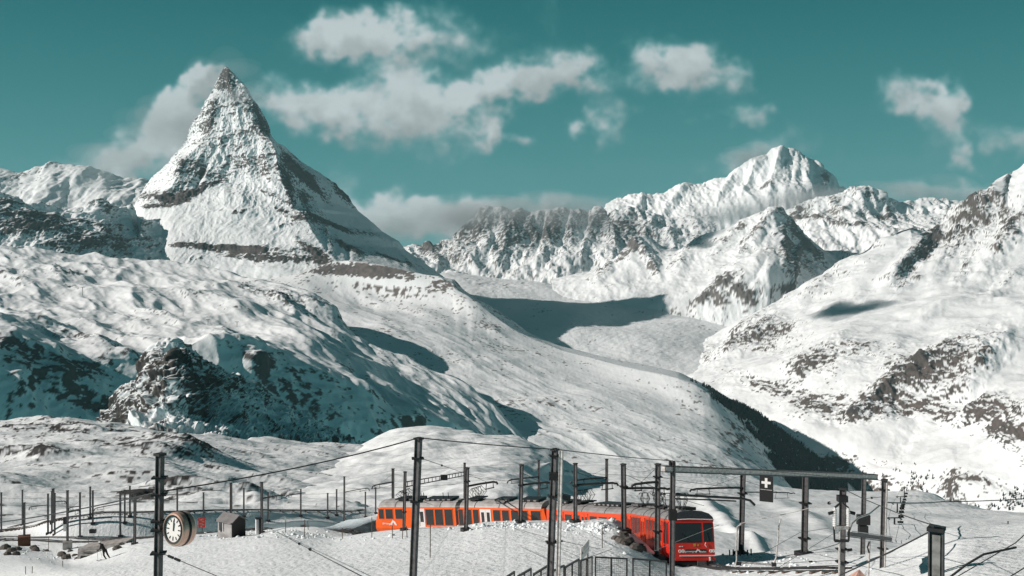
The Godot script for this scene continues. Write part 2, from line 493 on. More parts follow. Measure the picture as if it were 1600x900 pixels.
	sheet("pyramid_peak", "tall snow-dusted pyramid peak with lit east face and shaded north face", "mountain", [back_l, rib, furgg, east1, east2, east3, hornli, cliff, zmutt, back], "y", 520, [8, 60, 60, 120, 70, 60, 60, 180, 8], [1, 2, 6, 8],
		{"soften": .5, "taper": .09, "warp": 60.0, "rough": [1, .9, .9, 1, 1, 1, .8, .4, .4, .5], "noise": [[noises.gully, 17.0, 34.0, Vector3(1, .38, .38), .14], [noises.gully_small, 9.0, 20.0, Vector3(1, .6, .6), .22], [noises.ledge, 9.0, 20.0, Vector3(.3, 2.0, .3), .16], [noises.block, 4.0, 20.0, Vector3(1, .6, 1), .1]], "rough_along": [1, 1, 1, 1, .85, .6, .45, .4], "level": 0.46, "steep": 0.6, "rock": 0.10, "patch_weight": .3, "speck_weight": .36, "patch_scale": Vector3(1, 1.8, 1),
		"creases": [[336, 150, 330, 208, 7, 14, .25], [322, 258, 303, 303, 6, -26, .55], [354, 110, 372, 170, 8, 22, .1], [372, 170, 384, 236, 9, 18, .05], [352, 165, 345, 236, 7, 16, .15], [362, 180, 366, 230, 6, -14, 0], [345, 236, 318, 285, 9, 20, .15], [384, 236, 396, 286, 10, 18, .1], [408, 215, 424, 268, 8, 18, .15], [412, 262, 437, 300, 9, 16, .2], [360, 240, 352, 284, 8, -14, .1], [402, 240, 408, 280, 6, -14, .1],
			[277, 314, 352, 282, 11, 20, .55], [246, 312, 330, 322, 9, 10, .6], [222, 310, 300, 304, 14, 12, .75], [226, 324, 318, 326, 7, 8, .6], [286, 247, 280, 276, 7, 16, .5], [400, 296, 446, 314, 9, 12, .5], [426, 326, 452, 336, 8, 14, .6], [328, 334, 396, 337, 6, 14, .65], [345, 357, 371, 359, 4, 8, .5], [420, 360, 447, 352, 6, 12, .5], [352, 288, 352, 322, 10, 10, -.6], [384, 292, 376, 324, 10, 10, -.6], [265, 386, 500, 392, 6, 14, .5], [300, 402, 470, 408, 6, 14, .45], [340, 420, 470, 424, 5, 12, .4], [455, 372, 500, 398, 9, 14, .4],
			[441, 262, 458, 321, 9, 12, .75], [446, 250, 494, 292, 8, 14, .6], [479, 334, 555, 368, 5, 22, .8], [521, 374, 560, 396, 7, 14, .6], [513, 281, 557, 327, 8, 12, .6], [470, 300, 500, 325, 6, 14, .35], [560, 350, 610, 385, 7, 12, .3], [580, 395, 650, 420, 6, 12, .5], [500, 345, 520, 395, 7, 12, .35], [540, 380, 545, 408, 6, -10, 0], [610, 378, 640, 412, 6, 10, .2]],
		"dark": Color(.014, .015, .016), "pale": Color(.105, .09, .082),
		"features": spots([[352, 120, 18, 22, 10, .42, 0], [300, 262, 26, 30, -50, .15, 0], [440, 320, 20, 14, 0, .15, 0], [392, 292, 40, 26, 0, -.25, 0], [325, 185, 12, 30, 10, .2, 0], [470, 360, 20, 30, -30, .15, 0], [445, 290, 10, 40, -25, .15, 0], [330, 355, 100, 14, 4, -.5, 0], [330, 330, 60, 22, 12, -.9, 0], [375, 318, 60, 18, 20, -1.1, 30], [250, 345, 70, 28, 0, -.8, 20], [380, 333, 36, 5, -5, .6, 10],
			[300, 308, 60, 10, -28, .5, 0], [258, 320, 50, 7, -16, .55, 0], [300, 270, 40, 12, -55, .22, 0], [350, 280, 60, 10, -35, .16, 0], [455, 350, 30, 8, -40, .4, 0], [330, 388, 120, 9, 6, .5, 10], [440, 400, 90, 12, 8, .5, 10], [360, 412, 90, 10, 8, .4, 10],
			[300, 398, 90, 6, 10, -.6, 0], [400, 375, 80, 18, 10, -.5, 0], [410, 428, 100, 10, 5, -.9, 0], [500, 400, 30, 16, 35, .55, 0], [475, 275, 34, 16, 42, .5, 0], [450, 250, 24, 12, 60, .5, 0], [505, 305, 34, 6, 50, .5, 0], [475, 318, 30, 7, 62, .55, 0], [540, 300, 40, 6, 45, .45, 0], [530, 355, 60, 6, 14, .6, 0], [560, 392, 60, 9, 30, .4, 0], [520, 332, 40, 10, 40, -.3, 0], [600, 380, 60, 8, 38, -.25, 0], [620, 405, 60, 9, 20, .35, 0], [405, 185, 12, 40, -25, .4, 0], [410, 195, 8, 26, -20, .35, 0]])}, far_mat)

	# --- the centre: rock wall, glacier basin, far white peak and the ridges below it
	var sky_c := path([520, 400, 13500, 600, 395, 13500, 640, 389, 13300, 655, 385, 13200, 665, 379, 13200, 676, 386, 13200, 692, 393, 13300, 712, 378, 13400, 722, 362, 13500, 735, 345, 13500, 748, 333, 13500, 765, 330, 13500, 800, 333, 13500, 850, 334, 13500, 880, 330, 13500, 900, 331, 13500, 930, 328, 13500, 940, 334, 13500, 950, 346, 13500, 962, 338, 13500, 985, 330, 13500, 1040, 340, 13500, 1120, 350, 13500])
	sheet("rock_wall", "grey rock wall with snow gullies at the head of the central valley", "mountain", [shifted(sky_c, Vector3(0, 80, 900)), sky_c,
		path([520, 415, 12900, 660, 400, 12800, 700, 400, 12900, 760, 375, 12950, 850, 380, 12950, 940, 375, 12900, 1120, 390, 12800]), path([520, 430, 12300, 700, 425, 12300, 800, 418, 12400, 900, 410, 12300, 1120, 430, 12000]), path([520, 480, 11000, 1120, 480, 11000])], "x", 420, [4, 46, 50, 30], [1],
		{"soften": 2.0, "noise": [[noises.ridged_big, 130.0, 130.0, Vector3(1, .4, .4), .12], [noises.gully, 34.0, 46.0, Vector3(.9, .28, .28), .16], [noises.gully_small, 9.0, 18.0, Vector3(1, .4, .4), .2], [noises.block, 0, 24.0, Vector3(1, .5, 1), .1]], "level": 0.42, "steep": 0.6, "rock": 0.0, "patch_weight": .25, "speck_weight": .5, "pale": Color(.15, .14, .13), "dark": Color(.04, .04, .042),
		"creases": [[765, 332, 730, 400, 12, 40, .2], [806, 335, 775, 425, 14, 34, .15], [826, 336, 832, 390, 7, 26, .2], [872, 333, 845, 420, 13, 38, .2], [896, 332, 893, 370, 6, 24, .1], [934, 330, 905, 410, 12, 36, .1], [785, 336, 765, 400, 5, -40, -.3], [852, 338, 838, 400, 5, -40, -.3], [888, 336, 872, 400, 6, -40, -.4], [920, 334, 905, 395, 6, -40, -.4], [735, 346, 715, 390, 9, 50, .3], [665, 380, 690, 425, 10, 40, .4], [640, 390, 655, 420, 8, 40, .3]],
		"features": spots([[830, 365, 130, 34, 0, .36, 0], [735, 360, 30, 24, -40, .2, 0], [665, 386, 12, 8, 0, .8, 0], [700, 405, 40, 14, 20, .3, 0], [980, 365, 60, 20, 20, .3, 0]])}, far_mat)

	var sky_b := path([880, 345, 15500, 940, 340, 15500, 955, 322, 15300, 965, 314, 15300, 985, 310, 15200, 1010, 310, 15100, 1040, 303, 15000, 1058, 294, 15000, 1075, 288, 15000, 1100, 288, 15000, 1130, 284, 14900, 1150, 272, 14900, 1165, 262, 14850, 1190, 249, 14800, 1208, 238, 14800, 1222, 232, 14800, 1236, 234, 14800, 1256, 245, 14800, 1276, 257, 14800, 1290, 275, 14800, 1306, 295, 14850, 1330, 305, 14900, 1380, 330, 15000])
	sheet("white_peak", "far white summit with fluted snow face right of the centre", "mountain", [shifted(sky_b, Vector3(0, 90, 1000)), sky_b,
		path([880, 360, 14900, 960, 335, 14800, 1050, 325, 14500, 1130, 312, 14400, 1180, 292, 14450, 1220, 270, 14400, 1262, 275, 14300, 1285, 290, 14500, 1380, 345, 14600]), path([880, 375, 14300, 1000, 355, 14100, 1130, 345, 13900, 1200, 318, 13900, 1260, 305, 13800, 1300, 308, 14200, 1380, 360, 14200]), path([880, 420, 13500, 1380, 400, 13500])], "x", 400, [4, 40, 40, 14], [1],
		{"soften": 2.0, "noise": [[noises.ridged_big, 90.0, 90.0, Vector3(1, .3, .3), .1], [noises.gully, 38.0, 45.0, Vector3(.8, .25, .25), .05], [noises.gully_small, 16.0, 24.0, Vector3(1, .3, .3), .1]], "level": 0.7, "steep": 0.35, "rock": 0.0, "speck_weight": .25,
		"creases": [[1222, 233, 1205, 310, 9, 60, 0], [1190, 250, 1160, 315, 9, 50, 0], [1256, 246, 1262, 300, 8, 50, .1], [1165, 263, 1120, 320, 9, 50, 0], [1240, 236, 1235, 300, 5, -30, 0], [1276, 258, 1290, 300, 8, 40, .4], [1075, 289, 1040, 330, 9, 50, .1], [1010, 311, 990, 345, 9, 50, .2]],
		"features": spots([[1195, 298, 22, 6, 0, .7, 0], [1285, 282, 10, 16, 25, .55, 0], [1262, 295, 12, 6, 0, .5, 0], [1000, 345, 60, 9, 0, .3, 0]])}, far_mat)

	var sky_g := path([860, 440, 11300, 940, 420, 11200, 975, 395, 11100, 990, 372, 11100, 1010, 368, 11200, 1040, 385, 11200, 1062, 390, 11100, 1085, 378, 11000, 1100, 370, 11000, 1130, 358, 10900, 1150, 349, 10900, 1172, 342, 10850, 1190, 335, 10800, 1208, 328, 10800, 1218, 328, 10800, 1228, 338, 10850, 1242, 352, 10900, 1262, 368, 10950, 1285, 388, 11000, 1300, 395, 11050, 1330, 400, 11100, 1420, 420, 11200])
	sheet("snow_mountain", "white shouldered mountain with a shaded right flank, below the far white summit", "mountain", [shifted(sky_g, Vector3(0, 70, 800)), sky_g,
		path([860, 460, 10700, 960, 430, 10600, 1040, 420, 10500, 1110, 400, 10350, 1170, 385, 10200, 1210, 372, 10100, 1235, 380, 10350, 1290, 415, 10600, 1420, 440, 10700]), path([860, 500, 9900, 1000, 480, 9700, 1100, 455, 9500, 1200, 425, 9200, 1230, 428, 9500, 1300, 450, 9800, 1420, 470, 9900]), path([860, 620, 9000, 1000, 610, 8800, 1150, 600, 8700, 1420, 600, 9000])], "x", 430, [4, 60, 70, 50], [1],
		{"soften": 4.0, "noise": [[noises.billow, 60.0, 60.0, one, 0.0], [noises.gully, 16.0, 60.0, Vector3(1, .4, .4), .12], [noises.gully_small, 3.0, 26.0, Vector3(1, .5, .5), .2], [noises.block, 0.0, 30.0, one, .1]], "level": 0.45, "steep": 0.65, 
		"creases": [[1215, 330, 1150, 400, 14, 50, .3], [1172, 342, 1110, 400, 12, 40, .25], [1100, 370, 1050, 430, 14, 40, .3], [990, 372, 1030, 430, 12, 50, .4], [1150, 420, 1090, 480, 14, 40, .4], [1228, 345, 1290, 420, 10, 40, .5], [1215, 345, 1235, 440, 12, 40, .5], [1250, 380, 1235, 450, 8, 30, .5], [1200, 400, 1160, 460, 12, -30, -.2], [985, 390, 930, 440, 12, 40, .4], [1130, 440, 1180, 470, 10, 20, .5]],
		"features": spots([[1250, 395, 40, 26, 45, .4, 0], [1180, 350, 40, 10, -20, .2, 0], [1140, 460, 50, 18, -25, .35, 30], [985, 380, 40, 16, 30, .35, 0], [1060, 440, 60, 20, 0, -.2, 0], [1210, 455, 60, 14, -20, .2, 0], [960, 400, 20, 10, 0, .3, 0]])}, far_mat)

	var sky_h := path([1180, 380, 12800, 1225, 340, 12700, 1245, 330, 12600, 1262, 322, 12600, 1300, 311, 12500, 1325, 303, 12500, 1345, 299, 12500, 1372, 305, 12500, 1400, 318, 12600, 1440, 312, 12700, 1480, 318, 12700, 1560, 320, 12800])
	sheet("snow_ridge", "cliff-edged snow ridge between the far white summit and the right slope", "mountain", [shifted(sky_h, Vector3(0, 70, 800)), sky_h,
		path([1180, 400, 12300, 1250, 352, 12200, 1340, 335, 12000, 1400, 345, 12200, 1560, 345, 12200]), path([1180, 430, 11600, 1280, 385, 11500, 1390, 370, 11300, 1560, 370, 11500]), path([1180, 470, 10500, 1560, 430, 10500])], "x", 280, [4, 36, 36, 20], [1],
		{"soften": 2.0, "noise": [[noises.ridged_big, 90.0, 90.0, Vector3(1, .4, .4), .1], [noises.gully, 40.0, 60.0, Vector3(1, .35, .35), .12], [noises.gully_small, 14.0, 30.0, Vector3(1, .4, .4), .2]], "level": 0.45, "steep": 0.65, 
		"features": spots([[1310, 355, 90, 7, 12, .5, 20], [1380, 345, 26, 9, 30, .4, 0], [1250, 345, 20, 8, -20, .3, 0], [1330, 372, 90, 9, 4, -.6, 0]])}, far_mat)

	var shadow_floor := path([760, 470, 10500, 860, 470, 10300, 960, 470, 10300, 1040, 480, 10000, 1120, 500, 9500])
	sheet("glacier_basin", "snow basin in blue shadow between the pyramid peak and the right slope", "mountain", [path([560, 440, 11500, 700, 425, 11600, 830, 440, 11400, 900, 455, 11300, 990, 440, 11100, 1120, 450, 10800, 1260, 470, 10300]),
		path([560, 470, 10600, 720, 455, 10400, 830, 472, 9900, 980, 474, 9900, 1120, 480, 9800, 1260, 500, 9500]), path([560, 540, 8600, 800, 515, 8600, 900, 535, 8200, 1000, 535, 8200, 1120, 540, 8400, 1260, 560, 8000]), path([560, 640, 7000, 900, 600, 7300, 1120, 610, 7000, 1260, 620, 6800])], "x", 330, [30, 70, 60], [],
		{"soften": 20.0, "noise": [[noises.billow, 50.0, 50.0, one, 0.0], [noises.gully_small, 6.0, 24.0, one, .2]], "level": 0.62, "steep": 0.6,
		"features": spots([[760, 445, 60, 12, 10, .25, 0], [860, 440, 60, 10, 0, .25, 0], [850, 490, 12, 5, 20, .4, 0], [925, 505, 14, 4, 0, .35, 0]])}, far_mat)

	# --- the big slope on the right
	var sky_r := path([980, 580, 8600, 1040, 560, 8600, 1080, 545, 8600, 1120, 515, 8600, 1160, 495, 8600, 1200, 478, 8700, 1240, 452, 8800, 1280, 425, 8900, 1320, 400, 9000, 1360, 378, 9050, 1400, 358, 9100, 1425, 350, 9150, 1440, 355, 9200, 1455, 366, 9300, 1470, 352, 9500, 1490, 330, 9700, 1515, 316, 9800, 1535, 308, 9800, 1552, 298, 9800, 1566, 290, 9800, 1578, 268, 10300, 1600, 248, 10300, 1640, 225, 10300, 1720, 215, 10300])
	sheet("mountain_slope", "broad sunlit white slope with scattered rock bands on the right", "mountain", [shifted(sky_r, Vector3(0, 60, 900)), sky_r,
		path([980, 600, 7900, 1080, 570, 7900, 1160, 530, 7900, 1240, 490, 8000, 1330, 440, 8100, 1400, 415, 8200, 1500, 385, 8700, 1560, 350, 8800, 1640, 320, 8700, 1720, 300, 8700]),
		path([980, 620, 7300, 1100, 590, 7200, 1200, 545, 7200, 1300, 500, 7300, 1400, 470, 7350, 1500, 445, 7450, 1600, 425, 7400, 1720, 400, 7400]),
		path([980, 640, 6700, 1100, 610, 6600, 1200, 580, 6300, 1300, 550, 6200, 1400, 520, 6200, 1500, 505, 6200, 1600, 500, 6000, 1720, 490, 5900]),
		path([980, 670, 6600, 1120, 650, 6050, 1220, 640, 5750, 1320, 630, 5520, 1420, 625, 5350, 1520, 620, 5000, 1620, 610, 4800, 1720, 600, 4700]),
		path([980, 710, 6100, 1180, 690, 5600, 1240, 688, 5370, 1290, 690, 5280, 1400, 700, 5000, 1520, 690, 4700, 1620, 680, 4000, 1720, 670, 3900]),
		path([980, 780, 5700, 1200, 745, 5400, 1310, 742, 5090, 1420, 755, 4550, 1550, 765, 4000, 1720, 765, 3600]), path([980, 860, 5400, 1300, 830, 4900, 1720, 860, 3000])], "x", 620, [4, 55, 60, 75, 110, 80, 75, 40], [1],
		{"soften": 8.0, "soft": [3, 2], "noise": [[noises.billow, 70.0, 70.0, one, 0.0], [noises.soft, 15.0, 18.0, Vector3(1, 1, .6), 0.05], [noises.fold, 14.0, 20.0, Vector3(.7, 1, 1), 0.0], [noises.gully, 2.0, 40.0, Vector3(1, .7, .5), .15], [noises.gully_small, .6, 18.0, Vector3(.8, 1.2, .6), .2], [noises.block, 0.0, 42.0, Vector3(1, 1.2, 1), .12], [noises.ledge, 1.0, 44.0, Vector3(.25, 2.6, .25), .22]], "level": 0.47, "steep": 1.25, "rock": .01, "patch_weight": .3, "speck_weight": .36, "patch_scale": Vector3(.8, 2.0, .8),
		"creases": [[1470, 352, 1440, 402, 11, 24, .45], [1537, 308, 1500, 352, 12, 24, .4], [1558, 300, 1592, 380, 12, 22, .35], [1602, 330, 1560, 402, 13, 24, .4], [1522, 400, 1488, 452, 12, 20, .45], [1592, 420, 1540, 472, 14, 22, .38], [1444, 430, 1396, 452, 9, 14, .3], [1350, 450, 1290, 490, 9, 14, .25], [1480, 480, 1430, 500, 8, 10, .3], [1578, 268, 1530, 360, 22, 50, .1], [1552, 298, 1490, 400, 20, 50, .25], [1515, 316, 1460, 430, 18, 30, .15], [1600, 330, 1520, 440, 26, 34, .1], [1330, 395, 1250, 470, 12, 30, .2], [1240, 452, 1150, 520, 10, 30, .25], [1500, 540, 1420, 600, 26, 34, .3], [1590, 520, 1500, 600, 26, 26, .2], [1330, 530, 1240, 585, 18, 26, .2], [1210, 500, 1130, 560, 16, 40, .25], [1560, 620, 1480, 660, 20, 40, .2], [1400, 600, 1330, 660, 20, 40, .2], [1440, 640, 1400, 720, 18, -14, -.4], [1530, 600, 1500, 660, 12, -14, -.5]],
		"dark": Color(.016, .015, .015), "pale": Color(.115, .092, .08),
		"features": spots([[1210, 520, 60, 26, -25, .42, 0], [1120, 545, 50, 16, -15, .38, 0], [1300, 560, 110, 26, -15, .28, 0], [1420, 590, 60, 34, 0, .45, 20], [1500, 560, 60, 34, -20, .42, 20], [1380, 640, 110, 22, 0, .42, 10], [1200, 600, 90, 10, 15, .3, 0], [1280, 640, 60, 16, 20, .3, 0], [1560, 640, 80, 18, 0, .4, 20], [1580, 680, 50, 18, 10, .4, 0],
			[1418, 404, 62, 12, -50, .35, 70], [1432, 412, 56, 10, -48, .45, 0], [1460, 370, 34, 18, -10, .3, 0], [1540, 350, 70, 30, -20, .25, 0], [1320, 430, 80, 12, -28, .14, 0], [1300, 720, 26, 12, 20, .25, 0], [1400, 728, 50, 8, 10, .35, 0], [1530, 755, 60, 9, 10, .4, 0], [1500, 470, 140, 30, -5, -.35, 0], [1320, 480, 80, 14, -8, -.35, 0], [1400, 500, 90, 20, -15, -.3, 0], [1380, 690, 130, 16, -8, -.6, 0], [1480, 720, 90, 16, -5, -.5, 0], [1170, 560, 60, 12, 15, -.3, 0], [1260, 680, 50, 16, 20, -.2, 0], [1600, 270, 40, 24, -40, -.5, 0], [1570, 560, 50, 14, -60, -.3, 0]])}, far_mat)

	# --- the lit slope below the pyramid peak, with its cliff band
	var crest_s := path([180, 398, 7650, 240, 402, 7600, 300, 425, 7400, 400, 440, 7200, 470, 430, 7150, 520, 407, 7200, 570, 409, 7050, 583, 415, 6980, 625, 416, 6900, 645, 428, 6850, 690, 431, 6800, 708, 438, 6750, 716, 458, 6650, 735, 472, 6550, 762, 490, 6400, 800, 512, 6200, 827, 527, 6050, 880, 548, 5800, 960, 570, 5400, 1060, 592, 5000, 1110, 612, 4850, 1140, 645, 4750, 1165, 675, 4650, 1190, 705, 4550, 1220, 745, 4400, 1260, 790, 4200, 1340, 840, 4000])
	var edge_s := path([180, 400, 8200, 470, 440, 7900, 560, 440, 7700, 650, 436, 7500, 690, 434, 7400, 712, 437, 7300, 722, 452, 7250, 760, 476, 7050, 800, 502, 6850, 827, 521, 6700, 880, 541, 6350, 960, 562, 5900, 1060, 581, 5600, 1110, 606, 5500, 1180, 643, 5350, 1240, 688, 5200, 1310, 738, 5000, 1340, 765, 4900])
	var deep_s := shifted(edge_s, Vector3(0, 60, 500))
	sheet("snow_slope", "long sunlit snow slope running down from the cliff band to the forest", "mountain", [deep_s, edge_s, crest_s,
		path([180, 420, 7200, 300, 440, 7000, 400, 458, 6850, 520, 430, 7100, 590, 445, 6920, 640, 450, 6790, 708, 461, 6640, 760, 503, 6250, 827, 545, 5750, 900, 575, 5400, 1000, 610, 4950, 1100, 650, 4550, 1200, 735, 4150, 1340, 850, 3800]),
		path([180, 470, 6300, 300, 490, 6200, 420, 510, 6000, 520, 490, 6100, 620, 510, 5850, 720, 535, 5600, 827, 585, 5150, 920, 620, 4800, 1020, 655, 4450, 1120, 700, 4150, 1200, 760, 3850, 1340, 860, 3600]),
		path([180, 560, 5200, 420, 580, 5100, 560, 560, 5150, 680, 590, 4850, 780, 630, 4550, 880, 670, 4250, 980, 700, 4000, 1080, 725, 3800, 1200, 780, 3500, 1340, 870, 3300]),
		path([180, 690, 4200, 560, 660, 4300, 760, 690, 4000, 900, 735, 3700, 1050, 765, 3450, 1200, 815, 3200, 1340, 890, 3100])], "x", 700, [4, 26, 26, 60, 90, 80], [1, 2],
		{"soften": 5.0, "noise": [[noises.billow, 55.0, 55.0, Vector3(1.2, 1, .6), 0.0], [noises.fold, 14.0, 20.0, Vector3(.4, 1, 1.3), .05], [noises.soft, 8.0, 18.0, Vector3(.5, 1, 1.5), .05], [noises.gully_small, .6, 18.0, Vector3(1, .8, .6), .2], [noises.block, 0.0, 26.0, Vector3(1, .8, 1), .1], [noises.ledge, 0.0, 14.0, Vector3(.3, 2.2, .3), .1]], "twist": 1.0, "rough": [.2, .2, .25, .35, .8, 1, 1], "level": 0.41, "steep": 0.9, "rock": 0.0, "patch_weight": .25, "speck_weight": .45, "pale": Color(.15, .125, .115), "dark": Color(.04, .038, .038),
		"features": spots([[600, 420, 130, 8, 2, .46, 0], [690, 446, 50, 8, 2, .5, 0], [480, 425, 60, 12, 10, .5, 0], [560, 428, 90, 6, 5, .3, 0], [760, 475, 60, 10, 33, .3, 0], [600, 440, 120, 6, 4, -.7, 0],
			[585, 475, 40, 12, 30, .12, 25], [670, 500, 60, 14, 20, .1, 25], [740, 480, 30, 12, 20, .1, 25], [770, 515, 26, 9, 15, .45, 20], [740, 560, 40, 9, -15, .2, 0], [800, 545, 60, 6, 12, .3, 0], [790, 628, 60, 10, 8, .3, 10], [870, 650, 30, 20, 0, .12, 0], [1080, 638, 40, 6, 28, .3, 0], [1060, 690, 30, 8, 10, .2, 0], [1150, 690, 20, 30, -30, .25, 0], [1120, 735, 60, 8, 10, .3, 0]])}, far_mat)

	# --- the left slope: sunlit plateau, then a steep shaded drop
	var top_k := path([-150, 385, 6250, 0, 388, 6250, 120, 398, 6250, 200, 402, 6300, 260, 408, 6250, 330, 425, 6000, 390, 442, 5700, 440, 448, 5500, 490, 462, 5300, 520, 478, 5200, 545, 510, 5000, 580, 535, 4850, 640, 570, 4600, 720, 600, 4350, 780, 650, 4150, 810, 682, 4050, 840, 700, 3950])
	sheet("plateau_slope", "left snow plateau with rock outcrops dropping into a shaded blue flank", "mountain", [shifted(top_k, Vector3(0, 70, 500)), top_k,
		path([-150, 420, 5800, 0, 420, 5700, 120, 430, 5600, 240, 440, 5400, 330, 462, 5150, 400, 478, 4900, 460, 490, 4700, 520, 530, 4450, 560, 560, 4350, 620, 600, 4200, 680, 630, 4050, 760, 672, 3950, 840, 706, 3920]),
		path([-150, 470, 4500, 0, 470, 4400, 120, 485, 4300, 240, 500, 4150, 330, 515, 4000, 400, 525, 3850, 460, 540, 3700, 520, 570, 3800, 560, 592, 3800, 620, 622, 3800, 680, 650, 3800, 760, 686, 3850, 840, 710, 3900]),
		path([-150, 545, 2472, 0, 540, 2659, 60, 545, 2731, 120, 552, 2804, 180, 560, 2878, 240, 545, 3001, 330, 528, 3195, 400, 540, 3304, 450, 560, 3358, 500, 588, 3335, 560, 614, 3399, 620, 640, 3466, 680, 662, 3547, 760, 692, 3658, 840, 715, 3799]),
		path([-150, 610, 2331, 0, 610, 2498, 200, 620, 2744, 400, 615, 3077, 560, 655, 3297, 700, 700, 3489, 840, 740, 3721]), path([-150, 720, 2205, 0, 720, 2353, 200, 720, 2586, 400, 720, 2870, 560, 740, 3103, 700, 750, 3358, 840, 800, 3544])], "x", 560, [4, 45, 70, 70, 60, 60], [1, 4],
		{"soften": 10.0, "twist": 1.05, "noise": [[noises.billow, 60.0, 60.0, Vector3(.6, 1, 1.5), 0.05], [noises.fold, 30.0, 36.0, Vector3(.42, 1, 1.25), .12], [noises.soft, 12.0, 20.0, Vector3(.5, 1, 1.6), .1], [noises.gully_small, .7, 22.0, Vector3(.8, 1, .6), .2], [noises.block, 0.0, 34.0, Vector3(1, .8, 1), .12]], "level": 0.41, "steep": 0.9, "patch_weight": .3, "speck_weight": .4, "dark": Color(.018, .019, .02), "pale": Color(.08, .074, .07),
		"features": spots([[90, 432, 60, 6, 0, .45, 30], [165, 420, 24, 6, 10, .4, 20], [450, 468, 60, 12, 12, .5, 30], [400, 458, 40, 8, 20, .3, 10], [110, 455, 16, 4, 15, .35, 0], [225, 460, 30, 6, 20, .3, 10], [200, 500, 40, 8, 15, .3, 30], [90, 520, 60, 10, 12, .3, 20], [130, 580, 60, 26, -15, .35, 20], [40, 600, 70, 40, 20, .25, 0], [150, 640, 60, 20, 5, .4, 0], [420, 585, 60, 22, 30, .34, 10], [480, 640, 70, 26, 35, .25, 0], [560, 640, 60, 16, 35, .1, 0], [400, 570, 24, 14, 0, .3, 30], [690, 640, 40, 10, 25, .2, 0], [60, 470, 160, 14, 8, -.2, 0], [20, 440, 34, 8, 20, .3, 25], [70, 500, 50, 7, 14, .3, 20], [150, 535, 50, 9, 10, .3, 20], [250, 500, 40, 8, 15, .2, 20], [300, 470, 60, 6, 14, .2, 15], [340, 520, 40, 8, 10, .2, 20], [40, 560, 60, 16, 10, .3, 0], [330, 610, 70, 30, 20, .15, 0]])}, far_mat)

	# --- the dark crag in front of it
	var top_c := path([120, 690, 1650, 170, 660, 1640, 185, 625, 1620, 195, 606, 1610, 222, 595, 1600, 230, 575, 1600, 238, 560, 1600, 246, 545, 1600, 258, 537, 1600, 270, 534, 1600, 282, 542, 1600, 296, 552, 1610, 306, 558, 1610, 315, 568, 1620, 330, 580, 1640, 350, 588, 1680, 385, 600, 1720, 420, 622, 1760, 470, 652, 1800, 520, 680, 1830, 580, 705, 1850])
	sheet("rock_crag", "dark rock crag with snow patches, rising in front of the left slope", "rock", [shifted(top_c, Vector3(20, 20, 250)), top_c,
		path([120, 700, 1560, 180, 672, 1530, 205, 640, 1490, 240, 610, 1470, 270, 590, 1450, 300, 600, 1480, 330, 618, 1540, 380, 640, 1620, 470, 672, 1720, 580, 712, 1780]),
		path([120, 710, 1480, 180, 690, 1440, 220, 668, 1390, 270, 650, 1370, 320, 655, 1420, 380, 670, 1510, 470, 690, 1620, 580, 720, 1700]), path([120, 740, 1300, 300, 730, 1200, 580, 745, 1500])], "x", 420, [8, 110, 80, 40], [1],
		{"soften": 2.0, "noise": [[noises.gully_small, 20.0, 34.0, Vector3(1, .5, .8), .2], [noises.block_near, 3.0, 16.0, Vector3(.8, .6, 1), .2], [noises.ridged_near, 2.0, 6.0, Vector3(1, .7, 1), .3]], "level": 0.42, "steep": 0.7, "rock": 0.25, "patch": noises.speck, "speck": noises.speck_near, "patch_weight": .45, "speck_weight": .3, "dark": Color(.012, .012, .012), "pale": Color(.06, .052, .046),
		"features": spots([[300, 590, 60, 18, 50, .35, 0], [325, 640, 14, 40, 0, .4, 0], [245, 585, 30, 20, -50, .2, 0], [205, 660, 24, 12, 0, .3, 0], [228, 672, 14, 10, -60, -1, 20], [420, 650, 80, 16, 20, -.3, 0], [270, 536, 8, 4, 0, -1, 3], [370, 680, 60, 8, 8, -.9, 0], [280, 660, 40, 10, 20, -.3, 0]])}, mid_mat)

	build_near_land(mid_mat, near_mat)

